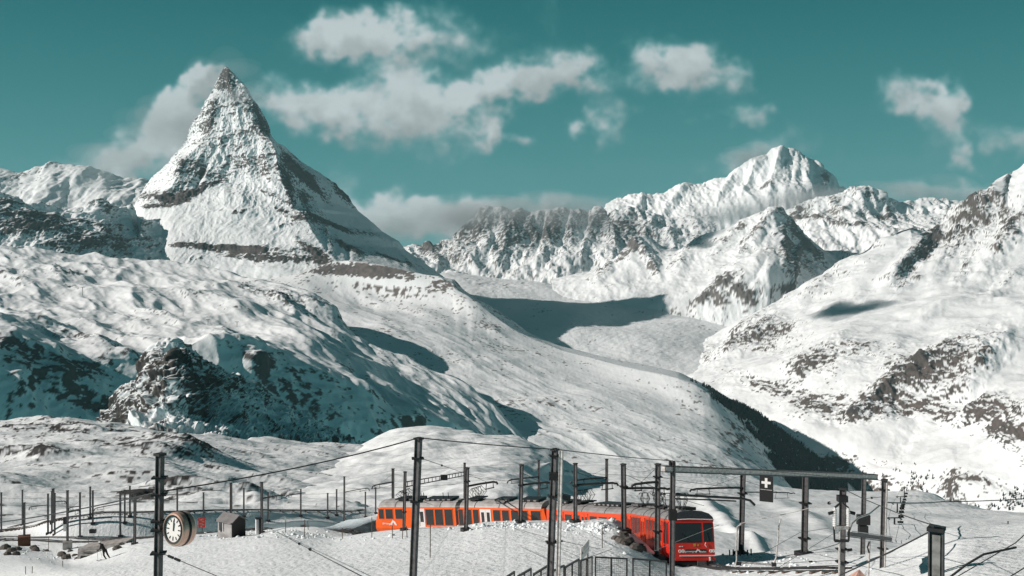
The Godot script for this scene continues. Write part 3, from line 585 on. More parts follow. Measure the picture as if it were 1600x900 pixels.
func build_near_land(mid_mat: Material, near_mat: Material):
	var one := Vector3.ONE
	# --- the rocky hill on the left
	var top_h := path([-120, 660, 760, 0, 657, 760, 60, 655, 750, 120, 652, 740, 180, 656, 730, 230, 664, 730, 280, 674, 740, 330, 684, 760, 380, 688, 790, 440, 688, 830, 520, 695, 860, 600, 705, 900, 700, 730, 950])
	sheet("rocky_hill", "snowy hill strewn with dark rocks behind the left masts", "hill", [shifted(top_h, Vector3(0, 25, 120)), top_h,
		path([-120, 680, 640, 0, 680, 630, 120, 678, 610, 240, 690, 620, 300, 702, 640, 380, 705, 690, 520, 715, 720, 700, 750, 800]),
		path([-120, 725, 460, 0, 722, 450, 120, 722, 440, 250, 730, 440, 330, 745, 470, 420, 745, 500, 700, 780, 600]),
		path([-120, 765, 330, 0, 765, 320, 150, 770, 310, 300, 775, 310, 420, 780, 330, 700, 800, 400]), path([-120, 812, 225, 100, 812, 220, 230, 810, 215, 400, 806, 215, 560, 808, 230, 700, 825, 300]), path([-120, 880, 185, 400, 870, 175, 700, 890, 200])], "x", 420, [4, 60, 70, 60, 40, 10], [1],
		{"soften": 16.0, "noise": [[noises.soft_near, 6.0, 7.0, Vector3(.7, 1, 1.2), .05], [noises.ridged_near, .2, 3.0, one, .25], [noises.block_near, 0.0, 5.0, one, .1], [noises.drift, .25, .5, one, 0.1]], "level": 0.31, "steep": 1.0, "patch": noises.patch_near, "speck": noises.speck_near, "patch_weight": .35, "speck_weight": .3, "dark": Color(.01, .01, .01), "pale": Color(.045, .04, .037),
		"features": spots([[130, 668, 120, 12, 0, .28, 0], [60, 665, 70, 10, 0, .15, 0], [60, 712, 40, 10, 0, .42, 4], [170, 700, 80, 11, 6, .36, 2], [285, 707, 60, 12, 15, .35, 6], [10, 695, 20, 14, 0, .35, 0], [240, 680, 60, 8, 12, .2, 0], [220, 775, 40, 12, 0, .42, 2], [300, 775, 80, 12, 4, .38, 4], [180, 752, 40, 6, 0, .18, 0], [380, 770, 40, 10, 30, .1, 2], [275, 712, 100, 12, 8, .16, 6], [60, 745, 80, 12, -10, -.1, 2]])}, mid_mat)

	# --- the smooth rounded hills in the middle
	var top_m := path([340, 745, 1000, 400, 725, 1000, 440, 700, 1000, 500, 704, 1000, 540, 704, 980, 562, 697, 960, 580, 684, 940, 615, 673, 930, 650, 667, 930, 700, 668, 930, 735, 671, 930, 760, 678, 900, 790, 679, 860, 819, 684, 830, 845, 696, 800, 874, 711, 780, 902, 732, 750, 931, 753, 720, 950, 766, 700, 985, 795, 650, 1020, 820, 600])
	sheet("rounded_hill", "smooth rounded snow hills behind the train", "hill", [shifted(top_m, Vector3(0, 20, 140)), top_m,
		path([340, 755, 800, 440, 720, 850, 540, 718, 800, 600, 695, 790, 660, 685, 780, 720, 690, 740, 780, 692, 690, 830, 705, 660, 860, 725, 650, 900, 752, 640, 950, 785, 620, 1020, 840, 560]),
		path([340, 775, 560, 500, 750, 560, 600, 735, 560, 700, 730, 540, 780, 735, 510, 840, 745, 500, 900, 780, 520, 1020, 860, 500]), path([340, 800, 330, 500, 790, 300, 650, 785, 280, 800, 780, 270, 900, 800, 330, 1020, 880, 380]), path([340, 830, 200, 600, 815, 170, 900, 830, 170, 1020, 900, 230])], "x", 380, [4, 50, 60, 50, 30], [1],
		{"soften": 9.0, "noise": [[noises.soft_near, 5.0, 6.0, one, 0.0], [noises.drift, .2, .4, Vector3(.6, 1, 1), 0.0]], "level": 0.72, "steep": 0.8, "patch": noises.patch_near, "speck": noises.speck_near, "patch_weight": .3, "speck_weight": .3,
		"features": spots([[685, 684, 14, 3, 0, .5, 2], [860, 733, 16, 4, 0, .5, 3], [890, 742, 14, 3, 0, .45, 2], [925, 775, 14, 10, 0, .5, 0], [640, 692, 60, 8, -8, 0, 5], [560, 720, 50, 9, -10, 0, 4], [780, 770, 60, 12, 0, .12, 1]])}, mid_mat)

	# --- the flat snowfield beyond the train on the right
	sheet("snowfield", "open snowfield beyond the train, reaching to the forest edge", "field", [path([820, 735, 1900, 1000, 740, 1900, 1340, 800, 1500, 1720, 810, 1500]), path([820, 717, 1600, 900, 716, 1600, 960, 716, 1550, 1020, 720, 1450, 1080, 728, 1350, 1150, 746, 1200, 1210, 758, 1150, 1280, 768, 1100, 1400, 772, 1050, 1440, 772, 1000, 1500, 786, 950, 1560, 797, 900, 1620, 800, 900, 1720, 802, 900]),
		path([820, 740, 1100, 960, 735, 1100, 1100, 752, 900, 1200, 772, 800, 1300, 782, 760, 1420, 788, 720, 1560, 806, 650, 1720, 812, 640]),
		path([820, 780, 520, 960, 765, 560, 1080, 782, 470, 1180, 800, 430, 1300, 806, 430, 1450, 815, 440, 1600, 828, 420, 1720, 830, 420]),
		path([820, 815, 300, 960, 800, 320, 1080, 822, 290, 1200, 840, 270, 1300, 848, 270, 1440, 850, 280, 1600, 860, 280, 1720, 862, 280]), path([820, 850, 200, 1000, 850, 200, 1100, 866, 205, 1200, 885, 190, 1300, 890, 190, 1440, 900, 190, 1720, 910, 190])], "x", 420, [3, 40, 60, 60, 40], [1],
		{"soften": 14.0, "noise": [[noises.soft_near, 4.0, 4.0, Vector3(.5, 1, 1), 0.0], [noises.soft, 5.0, 5.0, Vector3(1, 1, 1.5), 0.0], [noises.drift, .2, .3, Vector3(.5, 1, 1), 0.0]], "level": 0.8, "steep": 0.8, "patch": noises.patch_near, "speck": noises.speck_near,
		"features": spots([[1110, 800, 70, 7, 25, 0, 2.5], [1150, 840, 60, 6, 30, 0, 1.5], [1120, 770, 60, 5, 10, 0, 2.5], [1500, 797, 30, 4, 8, .1, 2], [1250, 805, 60, 8, 20, 0, 2]])}, mid_mat)

	# --- the ground in front: from below the viewpoint to the railway and past it
	sheet("snow_ground", "trampled snow in the foreground, on both sides of the railway", "snow", [path([-150, 1400, 14, 1750, 1400, 14]),
		path([-150, 1000, 62, 0, 985, 62, 200, 975, 46, 400, 960, 42, 650, 960, 38, 900, 940, 36, 1050, 935, 40, 1200, 950, 40, 1400, 960, 30, 1600, 960, 26, 1750, 960, 26]),
		path([-150, 915, 92, 0, 905, 90, 100, 893, 80, 250, 885, 70, 400, 880, 64, 650, 880, 56, 800, 876, 54, 900, 872, 54, 980, 880, 54, 1060, 905, 56, 1130, 905, 56, 1300, 890, 48, 1400, 885, 42, 1500, 880, 36, 1750, 880, 34]),
		path([-150, 870, 130, 0, 862, 128, 60, 866, 124, 110, 884, 108, 150, 874, 104, 200, 860, 98, 300, 846, 92, 400, 832, 92, 440, 830, 92, 520, 834, 92, 590, 829, 88, 640, 826, 88, 720, 826, 86, 755, 818, 84, 800, 818, 83, 860, 814, 80, 920, 817, 77, 960, 817, 75, 985, 830, 70, 1005, 850, 65, 1045, 886, 60, 1130, 888, 61, 1290, 868, 62, 1380, 870, 58, 1440, 848, 54, 1480, 832, 52, 1550, 828, 52, 1650, 815, 50, 1750, 812, 50]),
		path([-150, 852, 150, 0, 848, 147, 60, 848, 142, 110, 848, 138, 230, 842, 124, 300, 838, 112, 400, 834, 102, 520, 832, 98, 590, 838, 97, 700, 841, 94, 850, 846, 90, 900, 846, 87, 960, 850, 80, 1000, 856, 73, 1045, 888, 64, 1130, 886, 66, 1290, 862, 72, 1380, 875, 72, 1450, 870, 66, 1550, 860, 66, 1750, 850, 66]),
		path([-150, 842, 165, 0, 838, 162, 100, 838, 152, 230, 838, 138, 300, 834, 122, 420, 830, 110, 520, 828, 105, 590, 834, 106, 700, 834, 105, 850, 836, 101, 920, 840, 97, 1000, 850, 80, 1060, 872, 72, 1130, 870, 74, 1290, 855, 85, 1400, 880, 90, 1550, 870, 88, 1750, 860, 88]),
		path([-150, 842, 178, 0, 834, 174, 70, 837, 168, 105, 839, 165, 240, 837, 168, 400, 833, 184, 560, 825, 200, 612, 826, 202, 655, 828, 112, 700, 828, 108, 850, 826, 108, 930, 832, 104, 1010, 852, 95, 1080, 884, 92, 1200, 884, 96, 1290, 884, 108, 1400, 900, 120, 1750, 890, 120]),
		path([-150, 836, 188, 0, 829, 182, 70, 823, 171, 105, 818, 168, 170, 813, 169, 240, 811, 171, 400, 808, 187, 560, 806, 203, 612, 806, 206, 655, 826, 150, 700, 826, 140, 850, 836, 140, 1010, 880, 125, 1200, 910, 125, 1400, 920, 150, 1750, 910, 150]),
		path([-150, 832, 200, 0, 822, 195, 105, 812, 182, 240, 807, 186, 400, 804, 202, 560, 802, 220, 612, 802, 224, 655, 832, 160, 700, 830, 150, 850, 845, 150, 1010, 890, 135, 1200, 920, 135, 1400, 930, 160, 1750, 920, 160]),
		path([-150, 850, 216, 0, 848, 214, 400, 845, 222, 560, 850, 240, 620, 850, 244, 700, 860, 190, 850, 870, 180, 1000, 920, 180, 1750, 970, 190])], "x", 620, [12, 34, 60, 26, 14, 14, 20, 14, 10], [],
		{"soften": 8.0, "noise": [[noises.soft_near, .5, .5, one, 0.0], [noises.drift, .17, .25, Vector3(.6, 1, 1), 0.0], [noises.speck_near, .09, .25, Vector3(.5, 1, 1), 0.0]], "level": 0.85, "steep": 0.6, "patch": noises.patch_near, "speck": noises.speck_near, "dark": Color(.02, .02, .02), "pale": Color(.14, .125, .115),
		"features": spots([[10, 858, 40, 8, 5, .6, .5], [985, 838, 14, 8, 20, .75, 0], [1000, 852, 14, 6, 20, .6, 0], [470, 822, 60, 8, 0, 0, 1.6], [945, 822, 26, 4, -10, 0, .35]])}, near_mat)


# ---------------------------------------------------------------- kit for built things

class Form:
	var v := PackedVector3Array()
	var n := PackedVector3Array()
	var idx := PackedInt32Array()
	func quad(a: Vector3, b: Vector3, c: Vector3, d: Vector3, out: Vector3) -> void:
		var normal := (c - a).cross(b - a).normalized()
		var k := v.size()
		if normal.dot(out) < 0.0:
			normal = -normal
			v.append_array([a, d, c, b])
		else:
			v.append_array([a, b, c, d])
		n.append_array([normal, normal, normal, normal])
		idx.append_array([k, k + 1, k + 2, k, k + 2, k + 3])
	func tri(a: Vector3, b: Vector3, c: Vector3, out: Vector3) -> void:
		var normal := (c - a).cross(b - a).normalized()
		var k := v.size()
		if normal.dot(out) < 0.0:
			normal = -normal
			v.append_array([a, c, b])
		else:
			v.append_array([a, b, c])
		n.append_array([normal, normal, normal])
		idx.append_array([k, k + 1, k + 2])
	func box(c: Vector3, s: Vector3, b := Basis.IDENTITY) -> Form:
		var x := b.x * s.x * 0.5
		var y := b.y * s.y * 0.5
		var z := b.z * s.z * 0.5
		for f in [[x, y, z], [-x, y, z], [y, z, x], [-y, z, x], [z, x, y], [-z, x, y]]:
			quad(c + f[0] + f[1] + f[2], c + f[0] - f[1] + f[2], c + f[0] - f[1] - f[2], c + f[0] + f[1] - f[2], f[0])
		return self
	func bar(a: Vector3, b: Vector3, w: float, h: float, up := Vector3.UP) -> Form:   # w across, h along «up»
		var z := (b - a).normalized()
		var x := up.cross(z).normalized()
		return box((a + b) * 0.5, Vector3(w, h, a.distance_to(b)), Basis(x, z.cross(x), z))
	func tube(points: Array, r: float, sides := 6, r_end := -1.0) -> Form:
		var count := points.size()
		var rings := []
		var last := Vector3.ZERO
		for i in count:
			var t: Vector3 = ((points[mini(i + 1, count - 1)] - points[maxi(i - 1, 0)]) as Vector3).normalized()
			var side := t.cross(Vector3.UP) if absf(t.y) < 0.95 else t.cross(Vector3.RIGHT)
			side = side.normalized()
			if last != Vector3.ZERO:
				side = (last - t * last.dot(t)).normalized()
			last = side
			var other := t.cross(side)
			var rr := r if r_end < 0.0 else lerpf(r, r_end, float(i) / (count - 1))
			var ring := []
			for k in sides:
				var a := TAU * k / sides
				ring.append([points[i] + (side * cos(a) + other * sin(a)) * rr, side * cos(a) + other * sin(a)])
			rings.append(ring)
		for i in count - 1:
			for k in sides:
				var a: Array = rings[i][k]
				var b: Array = rings[i][(k + 1) % sides]
				var c: Array = rings[i + 1][(k + 1) % sides]
				var d: Array = rings[i + 1][k]
				var o := v.size()
				var nn: Vector3 = (c[0] - a[0]).cross(b[0] - a[0])
				if nn.dot(a[1] + b[1]) < 0.0:
					v.append_array([a[0], d[0], c[0], b[0]])
					n.append_array([a[1], d[1], c[1], b[1]])
				else:
					v.append_array([a[0], b[0], c[0], d[0]])
					n.append_array([a[1], b[1], c[1], d[1]])
				idx.append_array([o, o + 1, o + 2, o, o + 2, o + 3])
		for e in [0, count - 1]:
			var out: Vector3 = (points[0] - points[1]) if e == 0 else (points[-1] - points[-2])
			for k in range(1, sides - 1):
				tri(rings[e][0][0], rings[e][k][0], rings[e][k + 1][0], out)
		return self
	func extrude(profile: Array, frame: Transform3D, length: float, caps := true, close := true) -> Form:   # a profile in the frame's x and y, drawn out along its z
		var m := profile.size()
		var mid := Vector2.ZERO
		for p in profile:
			mid += p / m
		for i in (m if close else m - 1):
			var p: Vector2 = profile[i]
			var q: Vector2 = profile[(i + 1) % m]
			var out2 := (p + q) * 0.5 - mid
			var edge := (q - p).orthogonal()
			if edge.dot(out2) < 0.0:
				edge = -edge
			quad(frame * Vector3(p.x, p.y, 0), frame * Vector3(q.x, q.y, 0), frame * Vector3(q.x, q.y, length), frame * Vector3(p.x, p.y, length), frame.basis * Vector3(edge.x, edge.y, 0))
		if caps:
			var tris := Geometry2D.triangulate_polygon(PackedVector2Array(profile))
			for e in [0.0, length]:
				for i in range(0, tris.size(), 3):
					var a: Vector2 = profile[tris[i]]
					var b: Vector2 = profile[tris[i + 1]]
					var c: Vector2 = profile[tris[i + 2]]
					tri(frame * Vector3(a.x, a.y, e), frame * Vector3(b.x, b.y, e), frame * Vector3(c.x, c.y, e), frame.basis.z * (1.0 if e > 0.0 else -1.0))
		return self
	func lathe(profile: Array, frame: Transform3D, sides := 24) -> Form:   # [radius, height] pairs round the frame's z
		for i in profile.size() - 1:
			var p: Vector2 = profile[i]
			var q: Vector2 = profile[i + 1]
			var nn := Vector2(q.y - p.y, p.x - q.x).normalized()
			for k in sides:
				var a := TAU * k / sides
				var b := TAU * (k + 1) / sides
				var o := v.size()
				var pts := [Vector3(cos(a) * p.x, sin(a) * p.x, p.y), Vector3(cos(b) * p.x, sin(b) * p.x, p.y), Vector3(cos(b) * q.x, sin(b) * q.x, q.y), Vector3(cos(a) * q.x, sin(a) * q.x, q.y)]
				var na := Vector3(cos(a) * nn.x, sin(a) * nn.x, nn.y)
				var nb := Vector3(cos(b) * nn.x, sin(b) * nn.x, nn.y)
				var ns := [na, nb, nb, na]
				var g: Vector3 = (pts[2] - pts[0]).cross(pts[1] - pts[0])
				if g.length() < 1e-9:
					g = (pts[3] - pts[0]).cross(pts[2] - pts[0])
				var order := [0, 1, 2, 3] if g.dot(na) > 0.0 else [0, 3, 2, 1]
				for s in order:
					v.append(frame * (pts[s] as Vector3))
					n.append(frame.basis * (ns[s] as Vector3))
				idx.append_array([o, o + 1, o + 2, o, o + 2, o + 3])
		return self
	func moved(by: Vector3) -> Form:
		for i in v.size():
			v[i] += by
		return self
	func mesh(m: Material) -> ArrayMesh:
		var arrays := []
		arrays.resize(Mesh.ARRAY_MAX)
		arrays[Mesh.ARRAY_VERTEX] = v
		arrays[Mesh.ARRAY_NORMAL] = n
		arrays[Mesh.ARRAY_INDEX] = idx
		var out := ArrayMesh.new()
		out.add_surface_from_arrays(Mesh.PRIMITIVE_TRIANGLES, arrays)
		out.surface_set_material(0, m)
		return out

func tag(o: Node3D, label: String, category: String, group := "") -> Node3D:
	o.set_meta("label", label)
	o.set_meta("category", category)
	if group:
		o.set_meta("group", group)
	return o

func thing(called: String, label: String, category: String, where := Vector3.ZERO, group := "") -> Node3D:
	var o := Node3D.new()
	o.name = numbered(called)
	add_child(o)
	o.position = where
	return tag(o, label, category, group)

func part(f: Form, called: String, m: Material, parent: Node3D) -> MeshInstance3D:   # the form is given in the parent's own axes
	var o := MeshInstance3D.new()
	o.name = called
	o.mesh = f.mesh(m)
	parent.add_child(o, true)
	return o

func part_at(f: Form, called: String, m: Material, parent: Node3D, origin: Vector3) -> MeshInstance3D:   # the form is given in world axes
	return part(f.moved(-origin), called, m, parent)

func whole(f: Form, called: String, m: Material, label: String, category: String, group := "") -> MeshInstance3D:   # a thing that is one mesh
	var o := MeshInstance3D.new()
	o.name = numbered(called)
	o.mesh = f.mesh(m)
	add_child(o)
	tag(o, label, category, group)
	return o

var mats := {}

func finish(called: String, color: Color, rough: float, metal := 0.0, wear := 0.25, grain := 1.0) -> StandardMaterial3D:   # colour as a linear base colour
	var m := StandardMaterial3D.new()
	m.albedo_color = lin(color.r, color.g, color.b)
	m.roughness = rough
	m.metallic = metal
	if wear > 0.0:
		if not mats.has("wear"):
			var n := FastNoiseLite.new()
			n.seed = 77
			n.frequency = 0.02
			n.fractal_octaves = 5
			var t := NoiseTexture2D.new()
			t.width = 256
			t.height = 256
			t.seamless = true
			t.noise = n
			var g := Gradient.new()
			g.colors = PackedColorArray([Color(0.72, 0.71, 0.70), Color(0.90, 0.90, 0.90), Color(1, 1, 1)])
			g.offsets = PackedFloat32Array([0.15, 0.5, 0.8])
			t.color_ramp = g
			mats["wear"] = t
		m.albedo_texture = mats["wear"]
		m.uv1_triplanar = true
		m.uv1_scale = Vector3.ONE * grain
	mats[called] = m
	return m

func make_finishes():
	finish("steel", Color(.11, .11, .113), .6, .1)            # weathered galvanised steel
	finish("steel_pale", Color(.62, .61, .59), .55, .05)
	finish("steel_mid", Color(.30, .295, .285), .55, .1)
	finish("iron", Color(.022, .022, .024), .6)
	finish("black", Color(.012, .012, .013), .5, 0.0, 0.0)
	finish("wire", Color(.035, .035, .036), .5, .3, 0.0)
	finish("wire_pale", Color(.4, .39, .38), .5, .2, 0.0)
	finish("orange", Color(.86, .13, .014), .35, 0.0, 0.0)
	finish("red", Color(.64, .022, .010), .3, 0.0, 0.0)
	finish("red_orange", Color(.70, .075, .02), .35, 0.0, 0.0)
	finish("white", Color(.80, .80, .79), .4, 0.0, 0.0)
	finish("roof_pale", Color(.50, .50, .49), .55, 0.0, .25, .2)
	finish("roof_grey", Color(.30, .30, .30), .55, 0.0, .25, .2)
	finish("roof_dark", Color(.03, .04, .05), .35)
	finish("concrete", Color(.46, .44, .42), .9, 0.0, .3, .25)
	finish("hut_wall", Color(.42, .42, .42), .8, 0.0, .25, .2)
	finish("hut_roof", Color(.26, .26, .265), .75, 0.0, .25, .2)
	finish("copper", Color(.66, .43, .34), .3, .45, 0.0)
	finish("dial", Color(.82, .80, .77), .5, 0.0, 0.0)
	finish("stone", Color(.12, .11, .10), .95)
	finish("rust", Color(.16, .07, .045), .9)
	finish("sign_red", Color(.72, .05, .045), .5, 0.0, 0.0)
	finish("pink", Color(.66, .42, .35), .7)
	finish("wood", Color(.15, .11, .08), .85)
	finish("snow_cap", Color(.80, .865, .885), .85, 0.0, 0.0)
	finish("gold", Color(.55, .33, .05), .4, .3, 0.0)
	finish("skin", Color(.45, .27, .20), .6, 0.0, 0.0)
	finish("jacket", Color(.018, .018, .02), .8, 0.0, 0.0)
	finish("trousers", Color(.012, .012, .013), .8, 0.0, 0.0)
	var g := StandardMaterial3D.new()      # tinted windows with a dark interior behind them
	g.albedo_color = lin(.03, .034, .036)
	g.roughness = .08
	g.metallic_specular = .6
	mats["glass"] = g

# where the line of sight through a pixel of the photograph first meets one of the near sheets
func ground_at(px: float, py: float, only := "") -> Vector3:
	for s in ([only] if only else ["snow_ground", "rounded_hill", "snowfield", "rocky_hill"]):
		var d: Dictionary = sheets[s]
		var pts: PackedVector3Array = d.points
		var nu: int = d.nu
		var nv: int = d.nv
		var x0 := seen_at(pts[nu * (nv / 2)]).x
		var x1 := seen_at(pts[nu * (nv / 2) + nu - 1]).x
		var i := int(round((px - x0) / (x1 - x0) * (nu - 1)))
		if i < 0 or i >= nu:
			continue
		var from := 0 if s == "snow_ground" else nv - 1
		var step := 1 if s == "snow_ground" else -1
		var before := seen_at(pts[from * nu + i])
		for k in range(1, nv):
			var j := from + k * step
			var e := seen_at(pts[j * nu + i])
			if before.y >= py and e.y <= py:
				var w := (before.y - py) / maxf(before.y - e.y, 0.001)
				return at(px, py, lerpf(before.z, e.z, w))
			before = e
	return at(px, py, 100.0)

# the height of the foreground snow at a place
func snow_height(p: Vector3, otherwise: float) -> float:
	var d: Dictionary = sheets["snow_ground"]
	var pts: PackedVector3Array = d.points
	var best := 1e9
	var y := otherwise
	var nu: int = d.nu
	var e := seen_at(p)
	var x0 := seen_at(pts[nu * 40]).x
	var x1 := seen_at(pts[nu * 40 + nu - 1]).x
	var c := int(round((e.x - x0) / (x1 - x0) * (nu - 1)))
	for j in d.nv:
		for i in range(maxi(c - 2, 0), mini(c + 3, nu)):
			var q := pts[j * nu + i]
			var dd := Vector2(q.x - p.x, q.z - p.z).length_squared()
			if dd < best:
				best = dd
				y = q.y
	return y if best < 4.0 else otherwise

# ---------------------------------------------------------------- masts, gantries and wires

func h_beam(f: Form, base: Vector3, top: Vector3, size: float, yaw: float) -> Form:
	var up := (top - base).normalized()
	var x := Vector3(cos(yaw), 0, -sin(yaw))
	x = (x - up * x.dot(up)).normalized()
	var z := x.cross(up)
	var frame := Transform3D(Basis(x, z, up), base)     # profile in x and z, drawn out along the mast
	var s := size * 0.5
	var e := size * 0.30
	var t := size * 0.055
	var profile := [Vector2(-s, -e), Vector2(-s + 2 * t, -e), Vector2(-s + 2 * t, -t), Vector2(s - 2 * t, -t), Vector2(s - 2 * t, -e), Vector2(s, -e), Vector2(s, e), Vector2(s - 2 * t, e), Vector2(s - 2 * t, t), Vector2(-s + 2 * t, t), Vector2(-s + 2 * t, e), Vector2(-s, e)]
	var len := base.distance_to(top)
	for i in profile.size():
		var p: Vector2 = profile[i]
		var q: Vector2 = profile[(i + 1) % profile.size()]
		var way := (q - p).normalized()
		f.quad(frame * Vector3(p.x, p.y, 0), frame * Vector3(q.x, q.y, 0), frame * Vector3(q.x, q.y, len), frame * Vector3(p.x, p.y, len), frame.basis * Vector3(way.y, -way.x, 0))
	for r in [[-s, -s + 2 * t, -e, e], [s - 2 * t, s, -e, e], [-s + 2 * t, s - 2 * t, -t, t]]:
		f.quad(frame * Vector3(r[0], r[2], len), frame * Vector3(r[1], r[2], len), frame * Vector3(r[1], r[3], len), frame * Vector3(r[0], r[3], len), up)
	return f

# A mast from its foot to its head, both surveyed; bands are heights (photo rows) of clamps.
func mast(label: String, xt: float, yt: float, xb: float, yb: float, d: float, size: float, group: String, bands := [], footing := 0.0, yaw := -0.6) -> Dictionary:
	var foot := at(xb, yb, d) if d > 0.0 else ground_at(xb, yb)
	if d <= 0.0:
		d = seen_at(foot).z
	var top := at(xt, yt, d)
	var o := thing("catenary_mast", label, "mast", foot, group)
	var down := (foot - top).normalized() * 0.7
	part_at(h_beam(Form.new(), foot + down, top, size, yaw), "post", mats.steel, o, foot)
	if footing > 0.0:
		part_at(Form.new().box(foot + Vector3(0, footing * 0.25, 0), Vector3(footing, footing * 1.3, footing), Basis(Vector3.UP, 0.4)), "footing", mats.concrete if footing < 1.4 else mats.rust, o, foot)
	else:
		part_at(Form.new().box(foot + Vector3(0, 0.02, 0), Vector3(size * 2.4, 0.3, size * 2.4), Basis(Vector3.UP, 0.4)), "base_plate", mats.iron, o, foot)
	for b in bands:
		var w: float = (b - yt) / (yb - yt)
		var c := top.lerp(foot, w)
		part_at(Form.new().box(c, Vector3(size * 1.75, size * .2, size * 1.5), Basis(Vector3.UP, 0.15)), "clamp", mats.iron, o, foot)
	part_at(Form.new().box(top + Vector3(0, .03, 0), Vector3(size * 1.1, .06, size * 1.1), Basis(Vector3.UP, yaw)), "cap", mats.iron, o, foot)
	return {"node": o, "foot": foot, "top": top, "d": d, "yt": yt, "yb": yb}

# A bracket arm from a mast out to a hooked end above the track.
func arm(m: Dictionary, y_at: float, xe: float, ye: float, hook := 5.0, thick := .075) -> void:
	var d: float = m.d
	var t: Vector3 = m.top
	var w: float = (y_at - m.yt) / (m.yb - m.yt)
	var root := t.lerp(m.foot, w)
	var tip := at(xe, ye, d)
	var way := (tip - root)
	var bend := root + way * 0.90
	var pts := [root, root + way * 0.45 + Vector3(0, .02, 0), bend, bend + way * 0.05 + Vector3(0, -.05, 0), tip + Vector3(0, -hook * .3 / FOCAL * d, 0), tip + way * 0.03 + Vector3(0, -hook / FOCAL * d, 0)]
	part_at(Form.new().tube(pts, thick, 6), "bracket_arm", mats.iron, m.node, m.foot)
	var low := root + way * 0.62 + Vector3(0, -.42, 0)
	var f := Form.new().tube([low, low + way * 0.3 + Vector3(0, .04, 0)], thick * .5, 5)
	f.tube([root + way * 0.66, low + way * .02], thick * .35, 5)
	f.tube([root + way * 0.88, low + way * .27], thick * .35, 5)
	part_at(f, "steady_arm", mats.iron, m.node, m.foot)
	part_at(Form.new().tube([root + Vector3(0, .9, 0), root + way * 0.7 + Vector3(0, .02, 0)], .012, 4), "stay", mats.wire, m.node, m.foot)

func wire(label: String, pts: Array, r: float, sag := 0.0, insulators := [], pale := false, group := "overhead wires") -> Node3D:   # supports as (x, y, distance); insulators as shares of the whole length
	var line := []
	for i in pts.size() - 1:
		var a: Vector3 = pts[i]
		var b: Vector3 = pts[i + 1]
		var p := at(a.x, a.y, a.z)
		var q := at(b.x, b.y, b.z)
		for k in 8:
			var w := k / 8.0
			line.append(p.lerp(q, w) - Vector3(0, sag * 4.0 * w * (1.0 - w), 0))
	var e: Vector3 = pts[-1]
	line.append(at(e.x, e.y, e.z))
	var origin: Vector3 = line[0]
	var o := thing("overhead_wire", label, "wire", origin, group)
	part_at(Form.new().tube(line, r, 5), "cable", mats.wire_pale if pale else mats.wire, o, origin)
	for s in insulators:
		var at_i: float = s * (line.size() - 1)
		var i := mini(int(at_i), line.size() - 2)
		var c: Vector3 = line[i].lerp(line[i + 1], at_i - i)
		var way: Vector3 = (line[i + 1] - line[i]).normalized()
		var f := Form.new()
		for k in 4:
			f.tube([c + way * (k * .11), c + way * (k * .11 + .05)], r * 3.6, 8)
		part_at(f, "insulator", mats.black, o, origin)
	return o

